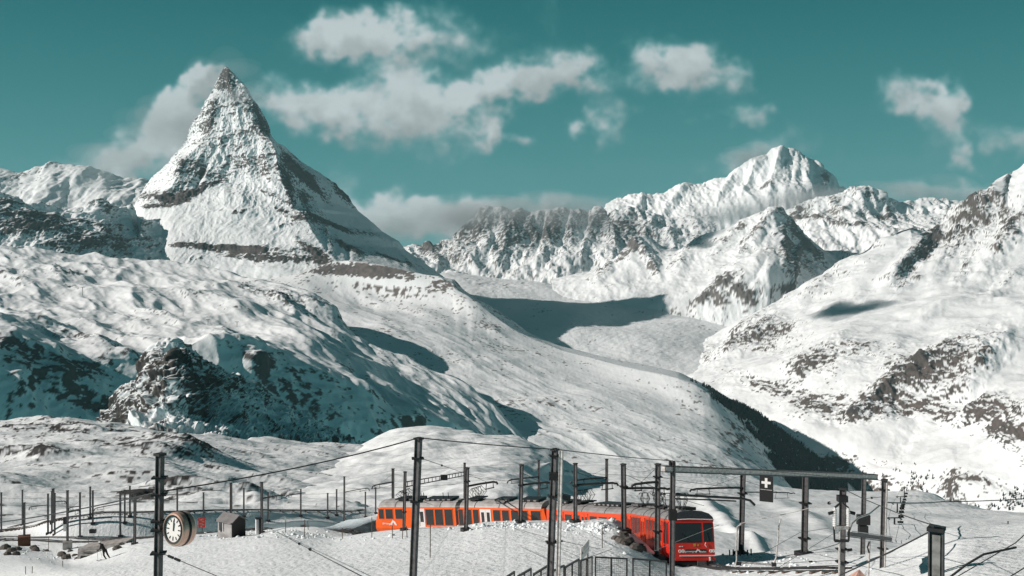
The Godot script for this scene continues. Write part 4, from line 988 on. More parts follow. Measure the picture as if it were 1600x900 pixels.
func build_masts():
	var g := "catenary masts along the railway"
	# the loop of track on the left
	mast("thin dark mast at the very left edge of the picture", 2, 770, 2, 832, 0, 0.28, g)
	mast("second mast from the left edge, far side of the upper loop track", 35, 766, 35, 822, 0, 0.26, g)
	var m := mast("mast on a rusty block footing above the rocky bank at far left", 38, 786, 38, 853, 0, 0.28, g, [], 1.5)
	m = mast("leftmost mast of the tight cluster beside the dark rock cutting", 75, 772, 75, 834, 0, 0.28, g)
	arm(m, 789, 46, 792)
	m = mast("mast in the middle of the tight left cluster, in front of the lattice one", 81, 768, 81, 833, 0, 0.26, g)
	mast("tall far mast in the tight left cluster, its head above the others", 83, 764, 83, 817, 0, 0.42, g)
	m = mast("rightmost mast of the tight left cluster", 85.5, 771, 85.5, 836, 0, 0.28, g)
	arm(m, 784, 103, 783)
	m = mast("mast on a grey concrete footing at the start of the retaining wall", 105.5, 767, 105.5, 858, 0, 0.28, g, [], 1.1)
	arm(m, 801, 124, 797)
	m = mast("mast at the left end of the blue shaded bank", 125, 770, 125, 839, 0, 0.28, g)
	arm(m, 791, 108, 793)
	mast("tall far mast behind the shaded bank, left one of a close pair", 141, 761, 141, 810, 0, 0.28, g)
	m = mast("far mast behind the shaded bank, right one of a close pair", 145, 767, 145, 818, 0, 0.28, g)
	m = mast("mast with a long bent arm in front of the shaded bank", 188, 768, 188, 838, 0, 0.30, g)
	arm(m, 787, 148, 794, 4)
	mast("far mast behind the shaded bank, just right of the mast with the bent arm", 195, 766, 195, 817, 0, 0.26, g)
	mast("farthest mast on the rise left of the big clock post", 203, 760, 203, 807, 0, 0.26, g)
	mast("near mast standing in snow just left of the big clock post", 211, 772, 210.5, 851, 0, 0.28, g)
	mast("far mast against dark rocks just right of the big clock post", 277, 762, 277, 808, 0, 0.26, g)
	mast("far mast rising behind the red board", 318, 770, 318, 810, 0, 0.26, g)
	mast("far mast with a pale sunlit edge behind the grey hut", 361, 755, 361, 810, 0, 0.42, g)
	mast("slim far mast just right of the grey hut roof", 381, 763, 381, 807, 0, 0.26, g)
	m = mast("mast beside the white trackside cabinet, right of the hut", 409, 754, 409, 833, 0, 0.26, g)
	arm(m, 779, 444, 773, 2)
	mast("short far mast right behind the mast by the trackside cabinet", 419, 770, 419, 814, 0, 0.26, g)
	m = mast("far mast above the heap of cleared snow", 470, 765, 470, 806, 0, 0.26, g)
	arm(m, 771, 448, 774, 2)
	mast("short far mast right of the heap of cleared snow", 512, 771, 512, 809, 0, 0.26, g)
	mast("far mast on the rise, left of the tall mast before the orange train", 526, 765, 526, 805, 0, 0.26, g)
	m = mast("tall mast standing alone left of the orange train", 538, 745, 538, 831, 0, 0.30, g)
	arm(m, 769, 576, 762)
	mast("short far mast between the lone tall mast and the train", 571, 769, 571, 808, 0, 0.25, g)
	mast("far mast on the slope just left of the orange train", 587, 762, 587, 802, 0, 0.25, g)
	m = mast("mast behind the left end of the orange train", 614, 733, 614, 800, 118, 0.28, g)
	arm(m, 753, 582, 759)
	# along the train
	var p1 := mast("slim mast in front of the orange train's left cab", 633, 738, 631, 829, 0, 0.202, g, [770, 800])
	m = mast("mast in front of the joint between the two orange carriages", 730, 732, 728, 829, 0, 0.252, g, [752])
	arm(m, 760, 776, 752)
	var p2 := mast("mast close behind the carriage joint, carrying the lattice beam", 726, 724, 726, 800, 104, 0.202, g)
	m = mast("mast in front of the right end of the orange train", 815, 727, 813, 817, 0, 0.252, g, [758])
	arm(m, 758, 860, 753)
	m = mast("mast behind the orange train near its right end", 842, 720, 842, 800, 110, 0.202, g)
	arm(m, 745, 794, 750)
	m = mast("mast at the left part of the red train's rear carriage", 899, 725, 899, 816, 0, 0.238, g, [759])
	arm(m, 758, 964, 754)
	m = mast("mast behind the red train's rear carriage", 948, 718, 948, 800, 100, 0.238, g)
	arm(m, 746, 893, 751)
	m = mast("mast at the bend of the red train, by the heap of dark rubble", 974, 726, 975, 830, 0, 0.281, g, [760])
	arm(m, 763, 1046, 763, 2)
	m = mast("dark mast with bright bolts beside the red train's front carriage", 1028, 726, 1027, 872, 0, 0.281, g, [745, 763, 790, 830])
	arm(m, 753, 988, 757)
	m = mast("mast behind the gantry beam between red train and flag sign", 1161, 736, 1158, 866, 0, 0.353, g, [771])
	arm(m, 762, 1080, 764, 4)
	arm(m, 769, 1240, 770, 1, .04)
	m = mast("mast under the right part of the gantry beam, on the snow edge", 1259, 741, 1256.5, 866, 0, 0.382, g, [786, 841])
	# lattice beam over the train
	var a := at(633, 757, p1.d)
	var b := at(727, 740, p2.d)
	var o := thing("lattice_beam", "slender lattice beam bridging two masts above the orange train", "beam", a)
	part_at(Form.new().bar(a + Vector3(0, .18, 0), b + Vector3(0, .18, 0), .09, .07), "upper_chord", mats.iron, o, a)
	part_at(Form.new().bar(a - Vector3(0, .18, 0), b - Vector3(0, .18, 0), .09, .07), "lower_chord", mats.iron, o, a)
	for k in 17:
		var c := a.lerp(b, (k + .5) / 17.0)
		part_at(Form.new().bar(c - Vector3(0, .15, 0), c + Vector3(0, .15, 0), .05, .05, Vector3.RIGHT), "strut", mats.iron, o, a)
	part_at(Form.new().box(a.lerp(b, .58), Vector3(.62, .44, .4)), "junction_box", mats.black, o, a)

	# the big posts near the viewpoint
	var big := "big steel posts near the viewpoint"
	var clock_post := mast("big dark steel post at left that carries the round clock", 250, 712, 242.5, 1190, 25, .195, big, [746, 772.5, 814, 827.5, 864])
	var post2 := mast("tall steel post in front of the white carriage door", 654, 687, 641, 1010, 30, .195, big, [716, 783])
	var post3 := mast("twin steel post in front of the gap between the two trains", 867, 704, 857.5, 960, 34, .20, big, [712, 775, 847])
	var f := Form.new()
	h_beam(f, at(870.5, 960, 33.6), at(880.0 - 3.0, 704, 33.6), .12, -.5)
	part_at(f, "second_post", mats.steel_pale, post3.node, post3.foot)
	part_at(Form.new().box(at(866, 744, 33.8), Vector3(.34, .22, .3)), "bracket", mats.black, post3.node, post3.foot)
	part_at(Form.new().box(at(881, 776, 33.8), Vector3(.42, .14, .3), Basis(Vector3.FORWARD, .25)), "lamp_bracket", mats.black, post3.node, post3.foot)
	for pp in [[post2, 656], [post3, 868], [clock_post, 251]]:
		part_at(Form.new().tube([at(pp[1], pp[0].yt, pp[0].d), at(pp[1], pp[0].yt - 4.0, pp[0].d)], .05, 6), "pin_insulator", mats.black, pp[0].node, pp[0].foot)

	build_clock(clock_post)
	build_gantry()
	build_switch_masts()
	build_wires()

func build_clock(post: Dictionary):
	var d := 24.6
	var c := at(281, 826, d)
	var face := (EYE - c).normalized()
	# the dial looks towards the viewer's left
	var axis := Basis(Vector3.UP, -0.92) * Vector3(face.x, face.y * .4, face.z).normalized()
	var x := Vector3.UP.cross(axis).normalized()
	var frame := Transform3D(Basis(x, axis.cross(x), axis), c)
	var o := thing("station_clock", "round copper-rimmed station clock on the big left post, hands near noon", "clock", c)
	var inv := Transform3D(frame.basis, Vector3.ZERO)
	var r := .395
	var drum := [Vector2(r * .80, -.20), Vector2(r * .93, -.19), Vector2(r, -.14), Vector2(r, .14), Vector2(r * .93, .19), Vector2(r * .80, .20)]
	part(Form.new().lathe(drum, inv, 40), "drum", mats.copper, o)
	part(Form.new().lathe([Vector2(r * 1.012, -.035), Vector2(r * 1.03, -.025), Vector2(r * 1.03, .025), Vector2(r * 1.012, .035)], inv, 40), "band", mats.black, o)
	for s in [-1.0, 1.0]:
		var side := inv * Transform3D(Basis.IDENTITY if s > 0 else Basis(Vector3.UP, PI), Vector3.ZERO)
		part(Form.new().lathe([Vector2(r * .84, .18), Vector2(r * .84, .21), Vector2(r * .74, .205), Vector2(r * .74, .17)], side, 40), "bezel", mats.black, o)
		var dial := part(Form.new().lathe([Vector2(r * .75, .172), Vector2(.0005, .172)], side, 40), "dial", mats.dial, o)
		for k in 12:
			var a := TAU * k / 12
			var long := .09 if k % 3 == 0 else .065
			var b := Basis(Vector3.BACK, -a)
			part(Form.new().box(side * (b * Vector3(0, r * .64 - long * .5, .178)), Vector3(.022, long, .008), side.basis * b), "hour_mark", mats.black, dial)
		for h in [[-.08, .15, .026], [.05, .20, .018]]:
			var b := Basis(Vector3.BACK, h[0])
			part(Form.new().box(side * (b * Vector3(0, h[1] * .42, .186)), Vector3(h[2], h[1] * 1.2, .006), side.basis * b), "hand", mats.black, dial)
	part(Form.new().bar(Vector3(-.2, 0, 0), at(258, 826, 25.0) - c, .07, .07), "bracket", mats.iron, o)

func build_gantry():
	var a := at(1036, 732.5, 45.0)
	var b := at(1369, 745, 55.0)
	var o := thing("gantry", "steel gantry with a long pale beam crossing above the snow on the right", "gantry", a)
	part_at(Form.new().bar(a, b, .2, .20), "beam", mats.steel_pale, o, a)
	part_at(Form.new().bar(a + Vector3(0, .12, 0), b + Vector3(0, .12, 0), .26, .04), "top_flange", mats.steel, o, a)
	part_at(Form.new().bar(a - Vector3(0, .12, 0), b - Vector3(0, .12, 0), .26, .04), "bottom_flange", mats.steel, o, a)
	part_at(h_beam(Form.new(), at(1049.5, 960, 45.3), at(1051.5, 722, 45.3), .20, -.6), "post", mats.steel, o, a)
	part_at(h_beam(Form.new(), at(1347, 905, 55.0), at(1350.5, 738, 55.0), .22, -.6), "post", mats.steel, o, a)
	part_at(Form.new().box(at(1051, 804.5, 45.0), Vector3(.34, .42, .3)), "switch_box", mats.black, o, a)
	part_at(Form.new().box(at(1349, 812, 54.6), Vector3(.62, .5, .35)), "relay_box", mats.iron, o, a)
	part_at(Form.new().box(at(1348.5, 828, 54.6), Vector3(.46, .42, .3)), "relay_box", mats.black, o, a)
	for x in [1047, 1053]:
		part_at(Form.new().tube([at(x, 727, 45.2), at(x, 720.5, 45.2)], .06, 6), "pin_insulator", mats.black, o, a)
	# arms that the gantry's left post carries over the track
	var f := Form.new()
	f.tube([at(1054, 773, 45.0), at(1110, 776, 47.0), at(1160, 779, 49.0), at(1172, 782, 49.4), at(1179, 789, 49.6)], .06, 6)
	part_at(f, "bracket_arm", mats.iron, o, a)
	part_at(Form.new().tube([at(1054, 779, 45.0), at(1110, 781, 47.0), at(1150, 783, 48.6)], .035, 5), "steady_arm", mats.iron, o, a)
	# the sign with a white cross
	var c := at(1197.5, 763.5, 50.0)
	var s := thing("cross_sign", "tall dark sign plate with a white cross, hanging from the gantry beam", "sign", c)
	var back := Basis(Vector3.UP, -0.5)
	var k := 50.0 / FOCAL
	part(Form.new().box(Vector3(0, 9.3 * k, 0), Vector3(21 * k, 21 * k, .08), back), "cross_plate", mats.black, s)
	part(Form.new().box(Vector3(0, -11.2 * k, 0), Vector3(21 * k, 18.5 * k, .08), back), "lower_plate", mats.black, s)
	part(Form.new().box(back * Vector3(0, -1.5 * k, .012), Vector3(18 * k, .8 * k, .075), back), "divider", mats.steel_pale, s)
	var cross := part(Form.new().box(back * Vector3(0, 9.3 * k, .05), Vector3(4.0 * k, 15.0 * k, .02), back), "cross_upright", mats.white, s)
	part(Form.new().box(back * Vector3(0, 9.6 * k, .052), Vector3(14.5 * k, 3.8 * k, .02), back), "cross_bar", mats.white, cross)
	part(Form.new().tube([Vector3(-3 * k, 19 * k, 0), Vector3(-3 * k, 25 * k, 0)], .03, 6).tube([Vector3(3 * k, 19 * k, 0), Vector3(3 * k, 25 * k, 0)], .03, 6), "hanger", mats.iron, s)

func build_switch_masts():
	var big := "big steel posts near the viewpoint"
	var m := mast("switch mast hung with white insulators, right of the gantry", 1317, 765, 1313.5, 1000, 35, .20, big, [858, 878])
	var o: Node3D = m.node
	var d := 34.7
	for sx in [-1.0, 1.0]:
		var x0: float = 1315.0 + sx * 10.5
		var f := Form.new()
		for k in 9:
			var y := 796.0 + k * 3.0
			f.tube([at(x0, y, d), at(x0, y + 1.6, d)], .075, 8)
		f.tube([at(x0, 793, d), at(x0, 823, d)], .035, 6)
		part_at(f, "insulator", mats.white, o, m.foot)
		part_at(Form.new().bar(at(x0 + sx * 1.5, 823, d), at(x0 + sx * .5, 845, d), .05, .05, Vector3.RIGHT), "frame_leg", mats.iron, o, m.foot)
		part_at(Form.new().bar(at(x0, 793, d), at(1315 + sx * 2, 786, d), .07, .05), "stay", mats.iron, o, m.foot)
		var g := Form.new()
		for k in 5:
			g.tube([at(1315.0 + sx * (12 + k * 1.9), 800.0 + k * .6, d), at(1315.0 + sx * (13 + k * 1.9), 800.3 + k * .6, d)], .06, 7)
		part_at(g, "side_insulator", mats.black, o, m.foot)
	part_at(Form.new().bar(at(1303, 824, d), at(1326, 824, d), .16, .10), "shelf", mats.steel_pale, o, m.foot)
	part_at(Form.new().bar(at(1304, 845, d), at(1326, 845, d), .08, .08), "lower_shelf", mats.iron, o, m.foot)
	part_at(Form.new().box(at(1316, 779, d), Vector3(.3, .2, .3)), "drive_box", mats.black, o, m.foot)
	part_at(Form.new().tube([at(1312, 826, d), at(1311.5, 905, d)], .035, 6), "drive_rod", mats.steel_pale, o, m.foot)
	var f2 := Form.new()
	for k in 4:
		f2.tube([at(1324.0 + k * 2.0, 860.0 - k * .4, d), at(1325.1 + k * 2.0, 859.8 - k * .4, d)], .05, 7)
	part_at(f2, "side_insulator", mats.black, o, m.foot)

	var n := mast("slim steel post right of the switch mast, with pale edge", 1382, 751, 1377, 960, 42, .20, big, [765, 857])
	part_at(Form.new().bar(at(1386, 755, 41.7), at(1381.5, 930, 41.7), .07, .05, Vector3.RIGHT), "cable_duct", mats.steel_pale, n.node, n.foot)
	var a := at(1326, 834, 36.0)
	var b := at(1391.5, 842.5, 41.0)
	var c := thing("cross_beam", "short steel cross beam between the switch mast and the slim post", "beam", a)
	part_at(Form.new().bar(a, b, .12, .14), "beam", mats.steel, c, a)
	part_at(Form.new().bar(a + Vector3(0, .1, 0), b + Vector3(0, .1, 0), .2, .03), "top_flange", mats.steel_pale, c, a)
	part_at(Form.new().bar(a - Vector3(0, .1, 0), b - Vector3(0, .1, 0), .2, .03), "bottom_flange", mats.iron, c, a)
	part_at(Form.new().tube([at(1327, 830, 36.0), at(1331, 818, 36.5), at(1341, 809, 37.5), at(1358, 803, 39.0), at(1374, 790, 41.0)], .035, 6), "jumper_cable", mats.steel_pale, c, a)
	part_at(Form.new().tube([at(1359, 845, 38.8), at(1358, 862, 38.8), at(1356.5, 905, 38.8)], .04, 6), "down_pipe", mats.steel_pale, c, a)
	part_at(Form.new().tube([at(1358.5, 846, 38.7), at(1355.5, 855, 38.7), at(1358, 864, 38.7)], .03, 6), "cable_loop", mats.black, c, a)
	# the broad column at the lower right
	var e := mast("broad steel column at lower right with a pale web", 1463, 829, 1462.5, 1160, 18, .245, big, [], 0.0, -.55)
	var ex := Vector3(cos(-.55), 0, -sin(-.55))
	var ez := ex.cross(Vector3.UP)
	part_at(Form.new().box((e.top as Vector3).lerp(e.foot, .5) - Vector3(0, .06, 0) + ez * .055, Vector3(.13, (e.top as Vector3).distance_to(e.foot), .02), Basis(ex, Vector3.UP, ez)), "web_plate", mats.steel_mid, e.node, e.foot)
	part_at(Form.new().box(at(1464, 826, 18.0), Vector3(.2, .1, .2), Basis(Vector3.FORWARD, .2)), "cable_saddle", mats.black, e.node, e.foot)

func build_wires():
	wire("long feeder wire running from the left edge over the clock post to the tall post", [Vector3(-60, 822, 40), Vector3(251, 768, 25), Vector3(655, 684, 30)], .018, .12)
	wire("feeder wire between the tall post and the twin post, above the trains", [Vector3(655, 684, 30), Vector3(868, 702, 34)], .016, .03)
	wire("feeder wire from the twin post to the gantry's left post", [Vector3(868, 702, 34), Vector3(1051, 720, 45.2)], .016, .03)
	wire("thin wire from the gantry's left post along the beam to the slim right post", [Vector3(1051, 720, 45.2), Vector3(1382, 751, 42)], .010, .05)
	wire("stay wire dropping right from the clock post with two small insulators", [Vector3(252, 864, 25), Vector3(370, 913, 20)], .009, 0, [.12, .22])
	wire("slanting stay wire in the snow left of the tall post", [Vector3(418, 824, 90), Vector3(580, 908, 24)], .016, 0, [.62, .72])
	wire("stay wire from the head of the tall post down towards the lattice beam", [Vector3(655, 715, 30), Vector3(728, 740, 88), Vector3(790, 752, 100)], .012, 0, [.12])
	wire("short stay wire on the tall post at roof height of the train", [Vector3(655, 782, 30), Vector3(676, 789, 60)], .012, 0, [.1])
	wire("stay wire over the snow left of the twin post, with a black insulator", [Vector3(795, 823, 80), Vector3(866, 843, 34), Vector3(938, 858, 48)], .010, 0, [.55])
	wire("wire low over the fence rising from lower left to the info board", [Vector3(838, 901, 40), Vector3(956, 858, 48)], .012)
	wire("pale wire crossing in front of the red cab from the fence", [Vector3(905, 902, 42), Vector3(1024, 860, 46), Vector3(1055, 847, 48), Vector3(1124, 820, 56)], .011, 0, [], true)
	wire("black cable from the broad column down to the lower left", [Vector3(1465, 824, 18), Vector3(1312, 899, 20)], .014, .02)
	wire("cable from the switch mast past the slim post to the broad column", [Vector3(1318, 764, 35), Vector3(1382, 793, 30), Vector3(1466, 823, 18)], .013, .02)
	wire("thick sagging cable at the lower right edge, left of the thin ones", [Vector3(1480, 905, 19), Vector3(1510, 882, 19), Vector3(1537, 866, 19), Vector3(1588, 855, 19)], .022)
	wire("thin cable crossing the lower right corner to the right edge", [Vector3(1492, 903, 20), Vector3(1587, 848, 20), Vector3(1612, 825, 20)], .010)
	wire("thin cable in the extreme lower right corner", [Vector3(1570, 906, 20), Vector3(1612, 880, 20)], .012)
	wire("tensioned wire from the slim post out of the right edge", [Vector3(1384, 785, 42), Vector3(1470, 784, 60), Vector3(1620, 778, 70)], .03, .05)
	wire("wire with insulators between slim post and gantry's right post", [Vector3(1352, 779, 55), Vector3(1381, 776, 42)], .014, 0, [.4])
	wire("upper catenary wire rising right above the stirrup to the switch mast", [Vector3(1156, 818, 50), Vector3(1242, 800, 46), Vector3(1290, 787, 40), Vector3(1312, 783, 35)], .016, 0, [.75], true)
	wire("low thin wire behind the stirrup with an insulator near the snow edge", [Vector3(1212, 881, 46), Vector3(1310, 875, 36)], .010, 0, [.6])
	wire("wire rising right from the stirrup's foot to the gantry's right side", [Vector3(1150, 888, 46), Vector3(1250, 832, 47), Vector3(1296, 825, 44)], .010)
	wire("second wire rising right beside the stirrup", [Vector3(1195, 900, 44), Vector3(1300, 835, 46), Vector3(1312, 831, 40)], .009)
	wire("wire from the snow edge mast to the switch mast", [Vector3(1260, 862, 70), Vector3(1312, 849, 36)], .018, .05)
	wire("wire between the gantry's left post and the switch mast at arm height", [Vector3(1053, 760, 45), Vector3(1160, 775, 60)], .009)
	wire("catenary wire above the orange train's left part", [Vector3(541, 764, 95), Vector3(731, 755, 91)], .014, .1)
	wire("catenary wire above the orange train's right part", [Vector3(731, 744, 91), Vector3(815, 752, 84), Vector3(900, 752, 80)], .014, .1)
	wire("catenary wire above the red train's rear carriage", [Vector3(900, 736, 80), Vector3(975, 742, 72), Vector3(1029, 745, 62), Vector3(1160, 762, 62)], .013, .08)
	wire("drooping wire between the two masts at the red train's bend", [Vector3(974, 729, 72), Vector3(1028, 729, 63)], .012, .35)
	wire("contact wire above the red train's front carriage", [Vector3(990, 762, 78), Vector3(1060, 777, 56), Vector3(1100, 790, 50)], .012, .03)
	wire("far catenary wire from the lone tall mast to the hut", [Vector3(361, 775, 190), Vector3(538, 770, 150), Vector3(614, 758, 118)], .018, .1)
	wire("high thin wire across the hills behind the orange train", [Vector3(381, 764, 195), Vector3(538, 749, 150), Vector3(614, 735, 118), Vector3(842, 722, 110)], .014, .1)
	wire("wire between the clustered masts and the concrete footing mast on the left", [Vector3(2, 789, 150), Vector3(75, 789, 140), Vector3(125, 791, 140)], .018, .1)
	wire("upper wire of the track loop on the left", [Vector3(2, 778, 150), Vector3(75, 778, 140), Vector3(188, 776, 140), Vector3(211, 778, 120)], .016, .1)
	wire("far wire above the shaded bank on the left", [Vector3(35, 768, 185), Vector3(83, 768, 185), Vector3(145, 770, 178), Vector3(203, 766, 190), Vector3(277, 766, 195), Vector3(361, 760, 200)], .018, .15)
	# the stirrup of pale tube that spreads the wires beside the train
	var d := 48.0
	var c := at(1152, 820, d)
	var o := thing("catenary_stirrup", "pale U-shaped tube frame hanging beside the red train, over its shadow", "frame", c)
	part_at(Form.new().tube([at(1158, 819, d), at(1152, 823, d), at(1150.5, 850, d), at(1151, 875, d), at(1149, 886, d)], .035, 6), "hanger_tube", mats.steel_pale, o, c)
	part_at(Form.new().tube([at(1220, 811, d), at(1217, 822, d), at(1215, 850, d), at(1213, 870, d), at(1207, 886, d)], .035, 6), "hanger_tube", mats.steel_pale, o, c)
	part_at(Form.new().tube([at(1150, 878, d), at(1182, 880.5, d), at(1213, 883, d)], .05, 6), "spreader_bar", mats.steel_pale, o, c)
	part_at(Form.new().box(at(1154, 880, d), Vector3(.22, .16, .16)), "clamp", mats.iron, o, c)
	part_at(Form.new().box(at(1209, 882, d), Vector3(.2, .16, .16)), "clamp", mats.iron, o, c)

# ---------------------------------------------------------------- the train

const BODY := [Vector2(-1.18, .42), Vector2(-1.325, .75), Vector2(-1.325, 2.45), Vector2(-1.27, 2.76), Vector2(1.27, 2.76), Vector2(1.325, 2.45), Vector2(1.325, .75), Vector2(1.18, .42)]
const ROOF := [Vector2(-1.29, 2.76), Vector2(-1.24, 2.90), Vector2(-1.02, 3.10), Vector2(-.6, 3.24), Vector2(0, 3.29), Vector2(.6, 3.24), Vector2(1.02, 3.10), Vector2(1.24, 2.90), Vector2(1.29, 2.76)]

func frame_between(a: Vector3, b: Vector3) -> Transform3D:
	var z := (b - a).normalized()
	var x := Vector3.UP.cross(z).normalized()
	return Transform3D(Basis(x, z.cross(x), z), a)

# a pane with its frame on the side wall: s along the carriage, y above the rail
func window(t: Transform3D, side: float, s0: float, s1: float, y0: float, y1: float, frame_mat: Material, o: Node3D, origin: Vector3, called := "window"):
	var c := t * Vector3(side * 1.328, (y0 + y1) * .5, (s0 + s1) * .5)
	var w := part_at(Form.new().box(c, Vector3(.03, y1 - y0, absf(s1 - s0)), t.basis), called, frame_mat, o, origin)
	part_at(Form.new().box(c + t.basis.x * side * .012, Vector3(.03, y1 - y0 - .1, absf(s1 - s0) - .1), t.basis), "pane", mats.glass, w, origin)

func door(t: Transform3D, side: float, s0: float, s1: float, o: Node3D, origin: Vector3, m: Material):
	var mid := (s0 + s1) * .5
	for h in [[minf(s0, s1), mid - .015], [mid + .015, maxf(s0, s1)]]:
		var c := t * Vector3(side * 1.332, 1.58, (h[0] + h[1]) * .5)
		var wide: float = h[1] - h[0]
		var leaf := part_at(Form.new().box(c, Vector3(.05, 2.1, wide), t.basis), "door", m, o, origin)
		part_at(Form.new().box(c + t.basis * Vector3(side * .02, .28, 0), Vector3(.03, .98, wide * .56), t.basis), "pane", mats.glass, leaf, origin)
		part_at(Form.new().box(c + t.basis * Vector3(side * .022, -.35, wide * .38), Vector3(.03, .5, .03), t.basis), "handle", mats.iron, leaf, origin)

func pantograph(t: Transform3D, s: float, high: float, o: Node3D, origin: Vector3):
	var f := Form.new()
	f.box(t * Vector3(0, 3.42, s), Vector3(1.7, .10, 1.3), t.basis)
	for x in [-.75, -.25, .25, .75]:
		f.box(t * Vector3(x, 3.36, s), Vector3(.12, .2, .5), t.basis)
	var p := part_at(f, "pantograph", mats.black, o, origin)
	for x in [-.48, .48]:
		var g := Form.new()
		for e in [-1.0, 1.0]:
			for w in [-.26, .26]:
				g.tube([t * Vector3(x + w * .5, 3.46, s + e * .2), t * Vector3(x + w, 3.46 + high * .5, s + e * .62), t * Vector3(x + w * .7, 3.46 + high, s + e * .12)], .024, 5)
			g.tube([t * Vector3(x - .26, 3.46 + high * .5, s + e * .62), t * Vector3(x + .26, 3.46 + high * .5, s + e * .62)], .018, 5)
		for w in [-1.0, 1.0]:   # the diamond as seen along the track
			g.tube([t * Vector3(x + w * .08, 3.46, s), t * Vector3(x + w * .30, 3.46 + high * .5, s), t * Vector3(x + w * .14, 3.46 + high, s)], .024, 5)
		part_at(g, "linkage", mats.iron, p, origin)
		part_at(Form.new().tube([t * Vector3(x - .46, 3.34 + high, s), t * Vector3(x - .38, 3.46 + high, s), t * Vector3(x + .38, 3.46 + high, s), t * Vector3(x + .46, 3.34 + high, s)], .032, 6), "collector_bar", mats.black, p, origin)

func roof_gear(t: Transform3D, s0: float, s1: float, o: Node3D, origin: Vector3, high := .36):
	var c := t * Vector3(-.02, 3.26 + high * .5, (s0 + s1) * .5)
	var b := part_at(Form.new().box(c, Vector3(1.5, high, s1 - s0), t.basis), "roof_box", mats.black, o, origin)
	var n := int((s1 - s0) / .55)
	for k in n:
		var s := lerpf(s0, s1, (k + .5) / n)
		for side in [-1.0, 1.0]:
			part_at(Form.new().box(t * Vector3(side * .76, 3.26 + high * .5, s), Vector3(.03, high * .6, .3), t.basis), "louvre", mats.roof_grey, b, origin)

func carriage(t: Transform3D, s0: float, s1: float, paint: Material, roof: Material, o: Node3D, origin: Vector3):
	var body := t.translated_local(Vector3(0, 0, s0))
	part_at(Form.new().extrude(BODY, body, s1 - s0), "body", paint, o, origin)
	part_at(Form.new().extrude(ROOF, body, s1 - s0), "roof", roof, o, origin)
	part_at(Form.new().box(t * Vector3(0, .24, (s0 + s1) * .5), Vector3(2.0, .40, s1 - s0 - .6), t.basis), "undercarriage", mats.black, o, origin)
	for s in [s0 + 1.6, s0 + 3.4, s1 - 3.4, s1 - 1.6]:
		var f := Form.new()
		for side in [-1.0, 1.0]:
			f.tube([t * Vector3(side * .46, .36, s), t * Vector3(side * .58, .36, s)], .36, 14)
		f.tube([t * Vector3(-.5, .36, s), t * Vector3(.5, .36, s)], .07, 6)
		part_at(f, "wheelset", mats.iron, o, origin)
	for k in 3:   # seams across the roof
		var s := lerpf(s0, s1, .2 + .3 * k)
		var pts := []
		for p in ROOF:
			pts.append(t * Vector3(p.x * 1.004, p.y + .006, s))
		part_at(Form.new().tube(pts, .028, 5), "roof_seam", mats.iron, o, origin)

# a driver's end: the carriage's outline drawn out and sloped back towards the roof
func cab(t: Transform3D, s: float, out: float, slope: float, paint: Material, o: Node3D, origin: Vector3, called := "cab_front") -> MeshInstance3D:
	var f := Form.new()
	var whole_profile := [Vector2(-1.18, .42), Vector2(-1.325, .75), Vector2(-1.325, 1.35), Vector2(-1.325, 2.45), Vector2(-1.27, 2.76), Vector2(1.27, 2.76), Vector2(1.325, 2.45), Vector2(1.325, 1.35), Vector2(1.325, .75), Vector2(1.18, .42)]
	var a := []
	var b := []
	for p in whole_profile:
		a.append(t * Vector3(p.x, p.y, s))
		var reach := out * (1.0 - slope * clampf((p.y - 1.2) / 1.56, 0, 1))
		b.append(t * Vector3(p.x * .95, p.y, s - reach))
	var mid := t * Vector3(0, 1.6, s - out * .4)
	for i in a.size():
		var k := (i + 1) % a.size()
		f.quad(a[i], a[k], b[k], b[i], (a[i] + a[k]) * .5 - mid)
	for pr in [[0, 1, 8, 9], [1, 2, 7, 8], [2, 3, 6, 7], [3, 4, 5, 6]]:
		f.quad(b[pr[0]], b[pr[1]], b[pr[2]], b[pr[3]], -t.basis.z)
	return part_at(f, called, paint, o, origin)

func lettering(text: String, high: float, m: Material, place: Transform3D, o: Node3D, origin: Vector3):
	var tm := TextMesh.new()
	var font := SystemFont.new()
	font.font_names = PackedStringArray(["Droid Sans"])
	font.font_weight = 700
	tm.font = font
	tm.text = text
	tm.font_size = 32
	tm.pixel_size = high / 24.0
	tm.depth = .012
	tm.material = m
	var x := MeshInstance3D.new()
	x.name = "lettering"
	x.mesh = tm
	x.transform = Transform3D(place.basis, place.origin - origin)
	o.add_child(x, true)

func emblem(place: Transform3D, high: float, m: Material, o: Node3D, origin: Vector3):   # a little mountain
	var f := Form.new()
	var h := high
	f.extrude([Vector2(-.75 * h, 0), Vector2(-.1 * h, h), Vector2(.12 * h, .72 * h), Vector2(.3 * h, .8 * h), Vector2(.85 * h, 0), Vector2(.42 * h, 0), Vector2(.12 * h, .4 * h), Vector2(-.08 * h, .5 * h), Vector2(-.36 * h, 0)], place, .012)
	part_at(f, "mountain_emblem", m, o, origin)

